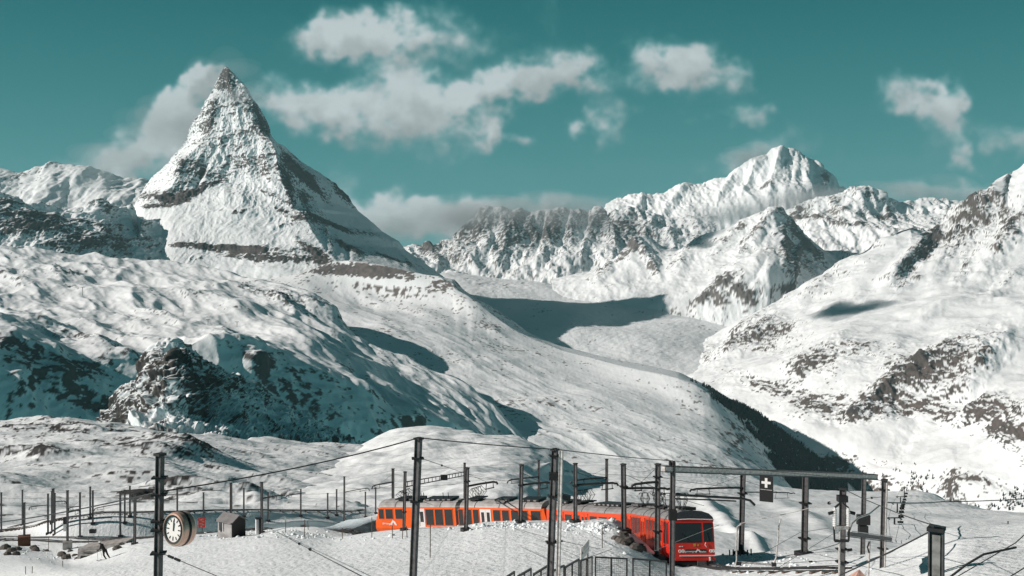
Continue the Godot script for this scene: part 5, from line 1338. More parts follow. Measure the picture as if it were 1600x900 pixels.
func build_train():
	# --- the red unit in front
	var f0 := at(1085, 886, 63.0)
	var f1 := at(1000, 856, 84.0)
	var b1 := at(874, 842, 94.0)
	var o := thing("red_train", "red rack train heading towards the viewer, its dark windscreens and lamps in front", "train", f0)
	var t := frame_between(f0, f1)
	var len := f0.distance_to(f1)
	var near := signf(t.basis.x.dot(at(900, 860, 70) - f0))
	carriage(t, .35, len - .35, mats.red, mats.roof_grey, o, f0)
	var wins := [[.95, 1.75], [1.95, 2.75], [5.1, 6.5], [6.7, 8.1], [8.3, 9.7], [12.0, 13.4], [13.6, 15.0], [15.2, 16.6], [18.6, 20.0]]
	for side in [-1.0, 1.0]:
		for w in wins:
			if w[1] < len - .4:
				window(t, side, w[0], w[1], 1.25 if w[0] < 3 else 1.15, 2.6, mats.red_orange if w[0] > 3 else mats.red, o, f0)
		door(t, side, 3.2, 4.7, o, f0, mats.red_orange)
		door(t, side, 10.1, 11.6, o, f0, mats.red_orange)
		door(t, side, 16.9, 18.4, o, f0, mats.red_orange)
		# the orange upper rail and paler rear half of the unit
		part_at(Form.new().box(t * Vector3(side * 1.33, 2.68, len * .5), Vector3(.03, .12, len - .8), t.basis), "cant_rail", mats.red_orange, o, f0)
	# front face
	var face := cab(t, .36, .42, .25, mats.red, o, f0)
	var right := -t.basis.x
	var fwd := -t.basis.z
	var ff := Basis(right, t.basis.y, fwd)
	var on := func(x: float, y: float, out := 0.0) -> Vector3:
		return f0 + right * x + t.basis.y * y + fwd * (-.36 + .42 * (1.0 - .25 * clampf((y - 1.2) / 1.56, 0, 1)) + out)
	for w in [[-1.16, .50, 1.42, 2.58, "windscreen"], [.62, 1.18, 1.46, 2.58, "windscreen"]]:
		var p0: Vector3 = on.call(w[0], w[2], .012)
		var p1: Vector3 = on.call(w[1], w[2], .012)
		var p2: Vector3 = on.call(w[1], w[3], .012)
		var p3: Vector3 = on.call(w[0], w[3], .012)
		var f := Form.new()
		f.quad(p0, p1, p2, p3, fwd)
		var q := [p0 - fwd * .03, p1 - fwd * .03, p2 - fwd * .03, p3 - fwd * .03]
		var ring := [p0, p1, p2, p3]
		for k in 4:
			f.quad(ring[k], ring[(k + 1) % 4], q[(k + 1) % 4], q[k], ring[k] - (p0 + p2) * .5)
		part_at(f, w[4], mats.glass, face, f0)
	for w in [[-.2, 1.45, -.75, 2.0], [.9, 1.5, .75, 2.05]]:
		part_at(Form.new().tube([on.call(w[0], w[1], .04), on.call(w[2], w[3], .04)], .014, 5), "wiper", mats.iron, face, f0)
	for x in [-.84, -.66, 1.02, 1.18]:
		var c: Vector3 = on.call(x, .93, .0)
		var fr := Transform3D(ff, c)
		part_at(Form.new().lathe([Vector2(.10, -.02), Vector2(.10, .03), Vector2(.075, .035), Vector2(.07, .015), Vector2(.0005, .02)], fr, 18), "headlight", mats.dial, face, f0)
	part_at(Form.new().box(on.call(.12, .93, .008), Vector3(1.26, .20, .02), ff), "name_strip", mats.black, face, f0)
	lettering("gornergrat", .105, mats.white, Transform3D(ff, on.call(-.20, .91, .022)), face, f0)
	emblem(Transform3D(ff, on.call(.24, .85, .020)), .22, mats.white, face, f0)
	lettering("bahn", .105, mats.white, Transform3D(ff, on.call(.56, .89, .022)), face, f0)
	part_at(Form.new().box(on.call(.17, .66, .03), Vector3(2.1, .055, .05), ff), "bumper_rail", mats.white, face, f0)
	part_at(Form.new().box(on.call(.05, .45, .04), Vector3(2.4, .14, .10), ff), "skirt", mats.red, face, f0)
	part_at(Form.new().box(on.call(.05, 1.28, .012), Vector3(.14, .16, .015), ff), "crest", mats.gold, face, f0)
	part_at(Form.new().box(on.call(.26, 1.27, .012), Vector3(.10, .10, .015), ff), "crest", mats.gold, face, f0)
	part_at(Form.new().box(on.call(-.84, 1.20, .012), Vector3(.10, .05, .015), ff), "number_plate", mats.white, face, f0)
	part_at(Form.new().box(on.call(-.70, 1.20, .012), Vector3(.08, .05, .015), ff), "number_plate", mats.white, face, f0)
	part_at(Form.new().tube([on.call(.72, 1.42, .05), on.call(.66, 1.28, .07), on.call(.76, 1.16, .05)], .022, 5), "grab_handle", mats.white, face, f0)
	part_at(Form.new().box(on.call(.92, .48, .10), Vector3(.09, .22, .08), ff), "hose", mats.dial, face, f0)
	part_at(Form.new().box(on.call(.42, .22, .12), Vector3(.52, .30, .16), ff), "coupling_plate", mats.steel, face, f0)
	part_at(Form.new().box(on.call(0, .16, -.05), Vector3(2.3, .34, .18), ff), "plough", mats.black, face, f0)
	# roof end, gear and pantographs
	part_at(Form.new().extrude(ROOF, t.translated_local(Vector3(0, .02, .12)), .22), "roof_end", mats.roof_dark, o, f0)
	part_at(Form.new().tube([on.call(-1.3, 2.76, .02), on.call(-.2, 2.80, .05), on.call(1.3, 2.76, .02)], .03, 5), "gutter", mats.white, face, f0)
	roof_gear(t, 2.6, 4.2, o, f0, .2)
	roof_gear(t, 8.2, 12.6, o, f0, .18)
	roof_gear(t, len - 4.8, len - 1.2, o, f0, .24)
	pantograph(t, 5.6, .85, o, f0)
	pantograph(t, 15.0, .85, o, f0)
	part_at(Form.new().box(t * Vector3(near * .4, 3.32, 1.6), Vector3(.5, .14, .5), t.basis), "horn_box", mats.roof_pale, o, f0)
	for k in 2:
		part_at(Form.new().tube([t * Vector3(near * (.28 + .24 * k), 3.40, 1.25), t * Vector3(near * (.28 + .24 * k), 3.40, 1.65)], .07, 10), "horn", mats.iron, o, f0)
	# bellows and rear carriage
	var t2 := frame_between(f1, b1)
	var len2 := f1.distance_to(b1)
	var f := Form.new()
	var c0 := t * Vector3(0, 0, len - .4)
	f.extrude(BODY, frame_between(c0, t2 * Vector3(0, 0, .5)), c0.distance_to(t2 * Vector3(0, 0, .5)))
	part_at(f, "bellows", mats.black, o, f0)
	carriage(t2, .4, len2 - .3, mats.red_orange, mats.roof_grey, o, f0)
	var wide := len2 - .8
	for side in [-1.0, 1.0]:
		for w in [[.06, .15], [.17, .28], [.30, .40], [.53, .62], [.64, .74], [.89, .95]]:
			window(t2, side, .4 + w[0] * wide, .4 + w[1] * wide, 1.1, 2.5, mats.red_orange, o, f0)
		door(t2, side, .4 + .42 * wide, .4 + .51 * wide, o, f0, mats.red_orange)
		door(t2, side, .4 + .76 * wide, .4 + .87 * wide, o, f0, mats.red_orange)
	roof_gear(t2, 1.2, len2 * .42, o, f0, .18)
	pantograph(t2, len2 * .62, .95, o, f0)
	roof_gear(t2, len2 * .75, len2 - 1.0, o, f0, .22)

	# --- the orange unit behind
	var c1 := at(866, 839, 95.0)
	var c2 := at(729, 834, 100.0)
	var d2 := at(603, 832, 104.0)
	var u := thing("orange_train", "orange and white train unit seen side on, with white doors and tall windows", "train", c2)
	var tc := frame_between(c1, c2)
	var td := frame_between(c2, d2)
	var lc := c1.distance_to(c2)
	var ld := c2.distance_to(d2)
	carriage(tc, .35, lc - .25, mats.orange, mats.roof_pale, u, c2)
	carriage(td, .25, ld - .5, mats.orange, mats.roof_pale, u, c2)
	var joint := tc * Vector3(0, 0, lc - .3)
	part_at(Form.new().extrude(BODY, frame_between(joint, td * Vector3(0, 0, .3)), joint.distance_to(td * Vector3(0, 0, .3))), "bellows", mats.black, u, c2)
	part_at(Form.new().extrude(ROOF, frame_between(joint, td * Vector3(0, 0, .3)), joint.distance_to(td * Vector3(0, 0, .3))), "bellows", mats.black, u, c2)
	var sc := func(px: float) -> float: return (866.0 - px) / (866.0 - 729.0) * lc
	var sd := func(px: float) -> float: return (729.0 - px) / (729.0 - 603.0) * ld
	for side in [-1.0, 1.0]:
		for w in [[731.5, 740], [741.5, 753.5], [755, 765]]:
			window(tc, side, sc.call(w[1]), sc.call(w[0]), 1.05, 2.62, mats.orange, u, c2)
		for w in [[787, 799], [800.8, 812.5], [815, 827], [829, 841]]:
			window(tc, side, sc.call(w[1]), sc.call(w[0]), 1.55, 2.62, mats.orange, u, c2)
		window(tc, side, sc.call(860.5), sc.call(845), 1.05, 2.62, mats.orange, u, c2, "cab_window")
		door(tc, side, sc.call(784), sc.call(767), u, c2, mats.white)
		for w in [[679.8, 692.8], [694, 707], [708.5, 721.5]]:
			window(td, side, sd.call(w[1]), sd.call(w[0]), 1.05, 2.62, mats.orange, u, c2)
		for w in [[606, 615], [617, 629.5], [632.5, 645]]:
			window(td, side, sd.call(w[1]), sd.call(w[0]), 1.6, 2.62, mats.orange, u, c2)
		door(td, side, sd.call(678.8), sd.call(660), u, c2, mats.white)
		part_at(Form.new().box(td * Vector3(side * 1.335, .98, sd.call(655)), Vector3(.02, .9, .5), td.basis), "side_panel", mats.orange, u, c2)
	# white name and mountain on the side towards the viewer
	var s_near := 1.0 if td.basis.x.dot(EYE - c2) > 0.0 else -1.0
	var out := td.basis.x * s_near
	var along := Vector3.UP.cross(out).normalized()
	var side_frame := Basis(along, out.cross(along), out)
	lettering("gornergrat", .17, mats.white, Transform3D(side_frame, td * Vector3(s_near * 1.337, 1.17, sd.call(619.5))), u, c2)
	emblem(Transform3D(side_frame, td * Vector3(s_near * 1.337, 1.06, sd.call(628.5))), .5, mats.white, u, c2)
	part_at(Form.new().box(tc * Vector3(s_near * 1.337, .95, sc.call(796)), Vector3(.015, .2, .2), tc.basis), "door_label", mats.white, u, c2)
	# cabs at both ends
	var rev := Transform3D(Basis(-td.basis.x, td.basis.y, -td.basis.z), d2)
	var cf := cab(rev, .5, .75, .75, mats.orange, u, c2)
	part_at(Form.new().box(rev * Vector3(0, 2.05, -.04), Vector3(2.1, 1.05, .04), rev.basis * Basis(Vector3.RIGHT, .38)), "windscreen", mats.glass, cf, c2)
	for x in [-.9, .9]:
		part_at(Form.new().tube([rev * Vector3(x, .95, -.28), rev * Vector3(x, .95, -.2)], .11, 12), "headlight", mats.dial, cf, c2)
	part_at(Form.new().extrude(ROOF, td.translated_local(Vector3(0, -.05, ld - .52)), .3), "roof_end", mats.roof_pale, u, c2)
	part_at(Form.new().tube([rev * Vector3(1.35, 2.75, .3), rev * Vector3(1.6, 2.6, .1), rev * Vector3(1.6, 2.2, .1)], .035, 5), "mirror", mats.black, u, c2)
	var cg := cab(tc, .36, .6, .6, mats.orange, u, c2)
	part_at(Form.new().box(tc * Vector3(0, 2.0, -.10), Vector3(2.1, 1.1, .05), tc.basis * Basis(Vector3.RIGHT, -.25)), "windscreen", mats.glass, cg, c2)
	# roof gear
	roof_gear(td, .9, 3.8, u, c2, .2)
	pantograph(td, ld - 2.6, .72, u, c2)
	roof_gear(td, ld - 4.6, ld - 3.4, u, c2, .22)
	part_at(Form.new().bar(td * Vector3(.3, 3.5, 3.9), td * Vector3(.3, 3.62, 5.1), .3, .16), "folded_pantograph", mats.black, u, c2)
	roof_gear(tc, .9, 2.9, u, c2, .22)
	roof_gear(tc, 4.0, 5.6, u, c2, .2)
	pantograph(tc, lc - 1.6, .95, u, c2)
	for px in [666, 670, 700, 708]:
		part_at(Form.new().tube([td * Vector3(.2, 3.3, sd.call(px)), td * Vector3(.2, 3.95, sd.call(px))], .035, 5), "aerial", mats.iron, u, c2)
	part_at(Form.new().box(tc * Vector3(s_near * .75, 3.30, sc.call(797)), Vector3(.8, .06, .9), tc.basis * Basis(Vector3.BACK, -.35 * s_near)), "roof_hatch", mats.roof_grey, u, c2)

# ---------------------------------------------------------------- track, fence, hut and the small things

func rail_line(o: Node3D, called: String, pts: Array, offset: float, w: float, h: float, m: Material, lift := 0.0):
	var f := Form.new()
	var line := []
	for i in pts.size():
		var way: Vector3 = (pts[mini(i + 1, pts.size() - 1)] - pts[maxi(i - 1, 0)]).normalized()
		line.append(pts[i] + way.cross(Vector3.UP).normalized() * offset + Vector3(0, lift, 0))
	for i in line.size() - 1:
		f.bar(line[i], line[i + 1] + (line[i + 1] - line[i]).normalized() * .02, w, h)
	part_at(f, called, m, o, o.position)

func track(label: String, knots: Array, sleepers: int, lift := .10):
	var pts := []
	for i in knots.size() - 1:
		for k in 8:
			var a: Vector3 = knots[maxi(i - 1, 0)]
			var d: Vector3 = knots[mini(i + 2, knots.size() - 1)]
			pts.append((knots[i] as Vector3).cubic_interpolate(knots[i + 1], a, d, k / 8.0))
	pts.append(knots[-1])
	for i in pts.size():
		pts[i].y = maxf(snow_height(pts[i], pts[i].y), pts[i].y - .2)
	for r in 2:   # even out the bumps
		var smooth := pts.duplicate()
		for i in range(1, pts.size() - 1):
			smooth[i] = pts[i] * .5 + (pts[i - 1] + pts[i + 1]) * .25
		pts = smooth
	var o := thing("railway_track", label, "track", pts[0], "rack railway tracks")
	rail_line(o, "rail", pts, -.5, .06, .10, mats.iron, lift)
	rail_line(o, "rail", pts, .5, .06, .10, mats.iron, lift)
	rail_line(o, "rack_rail", pts, 0.0, .09, .08, mats.iron, lift - .03)
	for k in sleepers:
		var s := float(k) / sleepers * (pts.size() - 1)
		var i := int(s)
		var c: Vector3 = pts[i].lerp(pts[i + 1], s - i)
		var way: Vector3 = (pts[i + 1] - pts[i]).normalized()
		var side := way.cross(Vector3.UP).normalized()
		part_at(Form.new().bar(c - side * .85 + Vector3(0, lift - .22, 0), c + side * .85 + Vector3(0, lift - .22, 0), .22, .14), "sleeper", mats.wood, o, pts[0])

func stake(label: String, xt: float, yt: float, xb: float, yb: float, r := .03):
	var b := ground_at(xb, yb)
	var t := at(xt, yt, seen_at(b).z)
	var o := whole(Form.new().tube([b - t - Vector3(0, .3, 0), Vector3.ZERO], r, 6), "snow_stake", mats.wood, label, "stake", "thin snow stakes along the tracks")
	o.position = t

func boulder(f: Form, r: Vector3, seed_: int) -> Form:
	var rng := RandomNumberGenerator.new()
	rng.seed = seed_
	var n := FastNoiseLite.new()
	n.seed = seed_
	n.frequency = 1.1
	var sides := 9
	var rings := []
	for j in 6:
		var a := PI * (j / 5.0) - PI * .5
		var ring := []
		for k in sides:
			var b := TAU * k / sides
			var d := Vector3(cos(a) * cos(b), sin(a), cos(a) * sin(b))
			ring.append(d * r * (1.0 + .45 * n.get_noise_3dv(d * 1.3)))
		rings.append(ring)
	for j in 5:
		for k in sides:
			var p: Vector3 = rings[j][k]
			var q: Vector3 = rings[j][(k + 1) % sides]
			f.quad(p, q, rings[j + 1][(k + 1) % sides], rings[j + 1][k], p + q + rings[j + 1][k])
	return f

func build_objects():
	make_finishes()
	build_train()
	build_masts()
	build_tracks()
	build_fence()
	build_left_side()
	build_far_things()
	build_skier()
	build_wood()
	build_clouds()
	build_clods()
	build_high_cloud()

func build_tracks():
	track("track in front of the red train, half buried in snow, leading to lower right", [at(1330, 925, 46), at(1200, 906, 54), at(1130, 894, 60), at(1085, 886, 63.2), at(1040, 870, 73)], 26, .08)
	track("track running left from the orange train in the cleared snow", [at(700, 834, 101), at(600, 832, 104), at(540, 832, 107), at(440, 832, 112), at(330, 838, 118), at(230, 843, 126), at(120, 847, 140), at(40, 843, 150), at(-40, 838, 158), at(-120, 836, 166)], 60, .07)
	track("second track beside it, curving along the far side of the left loop", [at(330, 833, 124), at(230, 838, 132), at(120, 843, 147), at(50, 843, 157), at(0, 838, 166), at(-60, 834, 172)], 40, .07)
	track("upper track on top of the blue shaded bank, leading right past the hut", [at(-40, 832, 186), at(30, 824, 178), at(70, 821, 174), at(110, 816, 171), at(170, 812, 172), at(240, 810, 174), at(400, 807, 190), at(570, 805, 206)], 70, .12)
	track("second upper track, on the hillside above the shaded bank", [at(15, 826, 184), at(60, 818, 182), at(110, 812, 180), at(240, 807, 183), at(400, 804.5, 199), at(570, 803, 216)], 50, .12)

func fence_panel(a: Vector3, b: Vector3, high: float, label: String, tilt := true):
	# a and b are the top corners
	var o := thing("fence_panel", label, "fence", a, "steel mesh fence panels in the foreground")
	var low := Vector3(0, -high, 0)
	for e in [a, b]:
		part_at(Form.new().bar(e + Vector3(0, .03, 0), e + low, .06, .06, Vector3.RIGHT), "frame_post", mats.steel, o, a)
	part_at(Form.new().bar(a, b, .06, .06), "top_rail", mats.steel, o, a)
	part_at(Form.new().bar(a + low * .92, b + low * .92, .06, .06), "bottom_rail", mats.steel, o, a)
	var m := (a + b) * .5
	part_at(Form.new().bar(m, m + low * .92, .055, .055, Vector3.RIGHT), "middle_bar", mats.iron, o, a)
	var f := Form.new()
	var n := int(a.distance_to(b) / .085)
	for k in range(1, n):
		var p := a.lerp(b, float(k) / n)
		f.bar(p, p + low * .92, .009, .009, Vector3.RIGHT)
	for k in range(1, int(high / .085)):
		f.bar(a + Vector3(0, -k * .085, 0), b + Vector3(0, -k * .085, 0), .009, .009)
	part_at(f, "wire_mesh", mats.steel_pale, o, a)

func build_fence():
	var d := 42.0
	fence_panel(at(989, 873, 41.5), at(1041, 877.5, 42), 1.25, "right-hand mesh fence panel, next to the gantry's left post")
	fence_panel(at(930.5, 870.5, 41), at(979.5, 873, 41.4), 1.25, "mesh fence panel facing the viewer, left of the one by the gantry post")
	fence_panel(at(907.5, 876, 38.5), at(925, 870, 40.5), 1.25, "narrow slanting fence panel under the info board")
	fence_panel(at(883, 886.5, 37), at(904.5, 874, 38.3), 1.25, "slanting fence panel just left of the info board")
	fence_panel(at(859, 895, 35.4), at(881, 884, 36.8), 1.25, "slanting fence panel right of the twin post")
	fence_panel(at(834, 897.5, 34), at(856, 884, 35.3), 1.25, "slanting fence panel behind the twin post")
	fence_panel(at(809, 901, 32.6), at(829.5, 889, 33.8), 1.25, "slanting fence panel left of the twin post")
	fence_panel(at(788, 904, 31.4), at(803.5, 894, 32.5), 1.25, "leftmost slanting fence panel, at the bottom edge")
	var c := at(914, 860, 39.0)
	var o := thing("info_board", "pale slanted information board standing on the mesh fence", "sign", c)
	var k := 39.0 / FOCAL
	var a := Vector3(-7 * k, -3.5 * k, .35)
	var b := Vector3(8 * k, 4.5 * k, -.35)
	var up := Vector3(0, 10 * k, 0)
	var f := Form.new()
	f.quad(a - up, b - up, b + up, a + up, Vector3(0, 0, 1))
	var t := (b - a).cross(up).normalized() * -.03
	f.quad(a - up + t, b - up + t, b + up + t, a + up + t, t)
	f.quad(a + up, b + up, b + up + t, a + up + t, Vector3.UP)
	f.quad(a - up, a + up, a + up + t, a - up + t, a)
	f.quad(b - up, b + up, b + up + t, b - up + t, b)
	part(f, "panel", mats.dial, o)
	var nrm := -t.normalized()
	var dark := Form.new()
	dark.quad(a.lerp(b, .12) - up * .1 + nrm * .008, a.lerp(b, .22) - up * .1 + nrm * .008, a.lerp(b, .22) + up * .25 + nrm * .008, a.lerp(b, .12) + up * .25 + nrm * .008, nrm)
	part(dark, "pictogram", mats.rust, o)
	for s in [.7, .45, .2, -.3]:
		var ln := Form.new()
		ln.quad(a.lerp(b, .32) + up * (s - .03) + nrm * .008, a.lerp(b, .9) + up * (s - .03) + nrm * .008, a.lerp(b, .9) + up * (s + .04) + nrm * .008, a.lerp(b, .32) + up * (s + .04) + nrm * .008, nrm)
		part(ln, "print_line", mats.steel_pale, o)
	for e in [.1, .9]:
		part(Form.new().tube([a.lerp(b, e) + t, a.lerp(b, e) + t - Vector3(0, 1.6, 0)], .03, 6), "post", mats.steel, o)
	# rubble by the red train and the heap at the bend
	var rng := RandomNumberGenerator.new()
	rng.seed = 5
	var where := ["in front of the red train's wheels", "at the foot of the bend mast", "below the dark cutting edge", "nearest to the fence panels", "in the middle of the rubble heap", "at the top of the rubble heap", "at the right end of the rubble", "left of the red train's side", "half in the train's shadow", "between bend mast and fence", "lying low beside the track", "on the slope below the bend"]
	for i in 12:
		var px := 962.0 + i * 4.0 + rng.randf_range(-5, 5)
		var p := ground_at(px, 838.0 + i * 1.9 + rng.randf_range(-5, 7))
		var r := rng.randf_range(.22, .55)
		var bl := whole(boulder(Form.new(), Vector3(r, r * .7, r * .9), 100 + i), "boulder", mats.stone, "dark boulder " + where[i], "boulder", "dark rubble beside the red train")
		bl.position = p
	# a roof tip at the bottom edge
	var rp := at(1342.5, 889.5, 30)
	var roof := thing("small_roof", "pale pink pointed roof tip at the bottom edge, beside the thin pipe", "roof", rp)
	var kk := 30.0 / FOCAL
	for e in [0.0, PI]:
		var fr := Form.new()
		var rb := Basis(Vector3.UP, e)
		fr.tri(rb * Vector3(0, 0, 0), rb * Vector3(-22 * kk, -24 * kk, 22 * kk), rb * Vector3(22 * kk, -24 * kk, 22 * kk), rb * Vector3(0, 1, 1))
		fr.tri(rb * Vector3(0, 0, 0), rb * Vector3(22 * kk, -24 * kk, 22 * kk), rb * Vector3(22 * kk, -24 * kk, -22 * kk), rb * Vector3(1, 1, 0))
		part(fr, "roof_slope", mats.pink, roof)
	part(Form.new().box(Vector3(0, -36 * kk, 0), Vector3(36 * kk, 26 * kk, 36 * kk)), "wall", mats.concrete, roof)

func build_left_side():
	# grey hut
	var d := 94.0
	var k := d / FOCAL
	var base := at(362, 836, d)
	var o := thing("trackside_hut", "small grey trackside hut with a pitched roof and one dark window", "hut", base)
	var turn := Basis(Vector3.UP, -.62)
	var w := 1.55     # gable side
	var l := 1.85     # long side
	var h := 1.35
	var wall := Form.new()
	wall.extrude([Vector2(-w * .5, -.6), Vector2(w * .5, -.6), Vector2(w * .5, h), Vector2(0, h + .48), Vector2(-w * .5, h)], Transform3D(turn * Basis(Vector3.UP, PI * .5), turn * Vector3(-l * .5, 0, 0)), l)
	part(wall, "wall", mats.hut_wall, o)
	for e in [-1.0, 1.0]:
		var gable := Form.new()
		gable.extrude([Vector2(-w * .5 + .02, -.6), Vector2(w * .5 - .02, -.6), Vector2(w * .5 - .02, h - .02), Vector2(0, h + .45), Vector2(-w * .5 + .02, h - .02)], Transform3D(turn * Basis(Vector3.UP, PI * .5), turn * Vector3(e * (l * .5 + .015) - .02, 0, 0)), .04)
		part(gable, "gable_boards", mats.iron, o)
	for s in [-1.0, 1.0]:
		var slope := Form.new()
		var e := turn * Vector3(0, h - .08, s * (w * .5 + .14))
		var r := turn * Vector3(0, h + .53, 0)
		var x := turn * Vector3(l * .5 + .15, 0, 0)
		var up := Vector3(0, .07, 0)
		slope.quad(e - x + up, e + x + up, r + x + up, r - x + up, Vector3.UP)
		slope.quad(e - x, e + x, r + x, r - x, Vector3.DOWN)
		slope.quad(e - x, e + x, e + x + up, e - x + up, e)
		slope.quad(e + x, r + x, r + x + up, e + x + up, x)
		slope.quad(e - x, r - x, r - x + up, e - x + up, -x)
		part(slope, "roof_slope", mats.hut_roof, o)
	var win := part(Form.new().box(turn * Vector3(-.44, .88, w * .5 + .01), Vector3(.55, .78, .06), turn), "window", mats.black, o)
	part(Form.new().box(turn * Vector3(-.44, .88, w * .5 + .03), Vector3(.44, .66, .05), turn), "pane", mats.glass, win)
	part(Form.new().box(turn * Vector3(-.18, .88, w * .5 + .05), Vector3(.05, .82, .05), turn), "shutter_edge", mats.white, win)
	part(Form.new().box(turn * Vector3(-.48, .45, w * .5 + .02), Vector3(.1, .16, .05), turn), "lock_box", mats.iron, o)
	for s in [-1.0, 1.0]:
		part(Form.new().box(turn * Vector3(s * (l * .5 + .13), h - .02, w * .5 + .12), Vector3(.1, .1, .1), turn), "gutter_end", mats.black, o)

	# red board on its post
	var rb := at(315.5, 828, 112)
	var rk := 112.0 / FOCAL
	var s := thing("red_board", "small red lineside board with pale marks, between the clock and the hut", "sign", rb)
	part(Form.new().box(Vector3(0, 11.5 * rk, 0), Vector3(10.5 * rk, 16 * rk, .08), Basis(Vector3.UP, .2)), "board", mats.sign_red, s)
	var marks := Form.new()
	for m in [[-1.5, 16, 4, 1.6], [2, 13.5, 4, 1.4], [-1, 10, 5, 1.6], [2.2, 8.5, 3.4, 1.3], [-.8, 5.5, 2.0, 2.6], [1.5, 17.2, 3, 1.0]]:
		marks.box(Vector3(m[0] * rk, m[1] * rk, .05), Vector3(m[2] * rk, m[3] * rk, .05), Basis(Vector3.UP, .2))
	part(marks, "pale_marks", mats.pink, s)
	part(Form.new().tube([Vector3(0, 4 * rk, -.06), Vector3(0, -4 * rk, -.06)], .05, 6), "post", mats.iron, s)

	# trackside cabinet
	var cb := at(404, 833, 97)
	var c := thing("trackside_cabinet", "narrow white and black trackside cabinet right of the hut", "cabinet", cb)
	part(Form.new().box(Vector3(-.1, .62, 0), Vector3(.3, 1.35, .45), Basis(Vector3.UP, .4)), "case", mats.white, c)
	part(Form.new().box(Vector3(.12, .66, 0), Vector3(.22, 1.45, .5), Basis(Vector3.UP, .4)), "back_panel", mats.black, c)
	part(Form.new().box(Vector3(0, 1.38, 0), Vector3(.6, .08, .6), Basis(Vector3.UP, .4)), "hood", mats.iron, c)
	var cb2 := at(101, 815, 160)
	var c2 := thing("signal_box", "small black signal box on a white base by the upper track", "cabinet", cb2)
	part(Form.new().box(Vector3(0, .1, 0), Vector3(.35, .9, .35)), "case", mats.black, c2)
	part(Form.new().box(Vector3(0, -.9, 0), Vector3(.3, 1.1, .3)), "pedestal", mats.white, c2)
	var bl := at(145, 831, 142)
	var b := thing("switch_lantern", "dark point lever with white arms in front of the blue bank", "lever", bl)
	part(Form.new().box(Vector3(0, .1, 0), Vector3(.8, .5, .5)), "housing", mats.black, b)
	part(Form.new().bar(Vector3(-.5, .5, 0), Vector3(.1, .55, 0), .08, .08), "arm", mats.white, b)
	part(Form.new().bar(Vector3(.2, .3, 0), Vector3(.55, .65, 0), .08, .08), "arm", mats.white, b)
	part(Form.new().box(Vector3(.05, -.35, .1), Vector3(.3, .4, .3)), "counterweight", mats.dial, b)

	# retaining wall with its dark culvert
	var wd := 112.0
	var pts := [Vector2(122, 857), Vector2(150, 853), Vector2(172, 850), Vector2(197, 846)]
	var foot := [Vector2(120, 882), Vector2(150, 878), Vector2(172, 872), Vector2(197, 858)]
	var origin := at(150, 866, wd)
	var rw := thing("retaining_wall", "grey concrete retaining wall with a dark culvert, behind the skier", "wall", origin)
	var back := Vector3(.3, 0, -2.2)
	for i in 3:
		var f := Form.new()
		var a := at(pts[i].x, pts[i].y, wd)
		var e := at(pts[i + 1].x, pts[i + 1].y, wd)
		var g := at(foot[i].x, foot[i].y, wd)
		var hh := at(foot[i + 1].x, foot[i + 1].y, wd)
		f.quad(a, e, hh, g, Vector3(0, 0, 1))
		f.quad(a, e, e + back, a + back, Vector3.UP)
		f.quad(a, g, g + back, a + back, Vector3.LEFT)
		f.quad(e, hh, hh + back, e + back, Vector3.RIGHT)
		part_at(f, "wall_panel", mats.concrete, rw, origin)
	var cu := Form.new()
	var fw := Vector3(0, 0, .25)
	cu.quad(at(128, 867.5, wd) + fw, at(152, 867, wd) + fw, at(154, 874, wd) + fw, at(123, 879, wd) + fw, Vector3(0, 0, 1))
	cu.quad(at(128, 867.5, wd), at(152, 867, wd), at(152, 867, wd) + fw, at(128, 867.5, wd) + fw, Vector3.UP)
	part_at(cu, "culvert", mats.black, rw, origin)
	part_at(Form.new().bar(at(128, 861, wd) + fw * .3, at(172, 858, wd) + fw * .3, .10, .10), "ledge", mats.concrete, rw, origin)
	part_at(Form.new().bar(at(126, 866.3, wd) + fw, at(153, 865.8, wd) + fw, .14, .12), "lintel", mats.concrete, rw, origin)
	for q in [[178, 862, 183, 853], [183, 853, 188, 861]]:
		part_at(Form.new().bar(at(q[0], q[1], wd - .6), at(q[2], q[3], wd - .6), .18, .16), "brace", mats.iron, rw, origin)
	# blocks and boulders round it
	var list := [[54, 857, .55, "pale-topped block on the snow left of the footing mast"], [56, 859, .5, "dark block leaning beside the pale-topped one"], [73, 860, .3, "small flat dark stone in the smooth white snow"], [104, 872, .55, "boulder under the snow heap left of the wall"], [110, 861, .35, "stone peeping from the top of the snow heap"], [117, 868, .35, "stone on the right flank of the snow heap"], [120, 873, .3, "lowest stone on the snow heap's right flank"], [96, 868, .6, "grey block at the foot of the concrete footing"], [183, 858, .5, "dark rock leaning on the wall's right end"], [190, 851, .35, "small stones at the wall's upper end"],
		[8, 857, .7, "dark rock at the left edge below the track"], [18, 861, .6, "rock on the bank, second from the left edge"], [28, 858, .5, "rock in the middle of the left bank"], [12, 866, .5, "lower rock on the left bank"], [25, 866, .5, "lowest rock under the left bank's middle"]]
	for i in list.size():
		var r: float = list[i][2]
		var p := ground_at(list[i][0], list[i][1] + 1.5)
		var st := whole(boulder(Form.new(), Vector3(r, r * .75, r * .8), 30 + i), "boulder", mats.stone, list[i][3], "boulder", "rocks by the left track")
		st.position = p + Vector3(0, r * .2, 0)
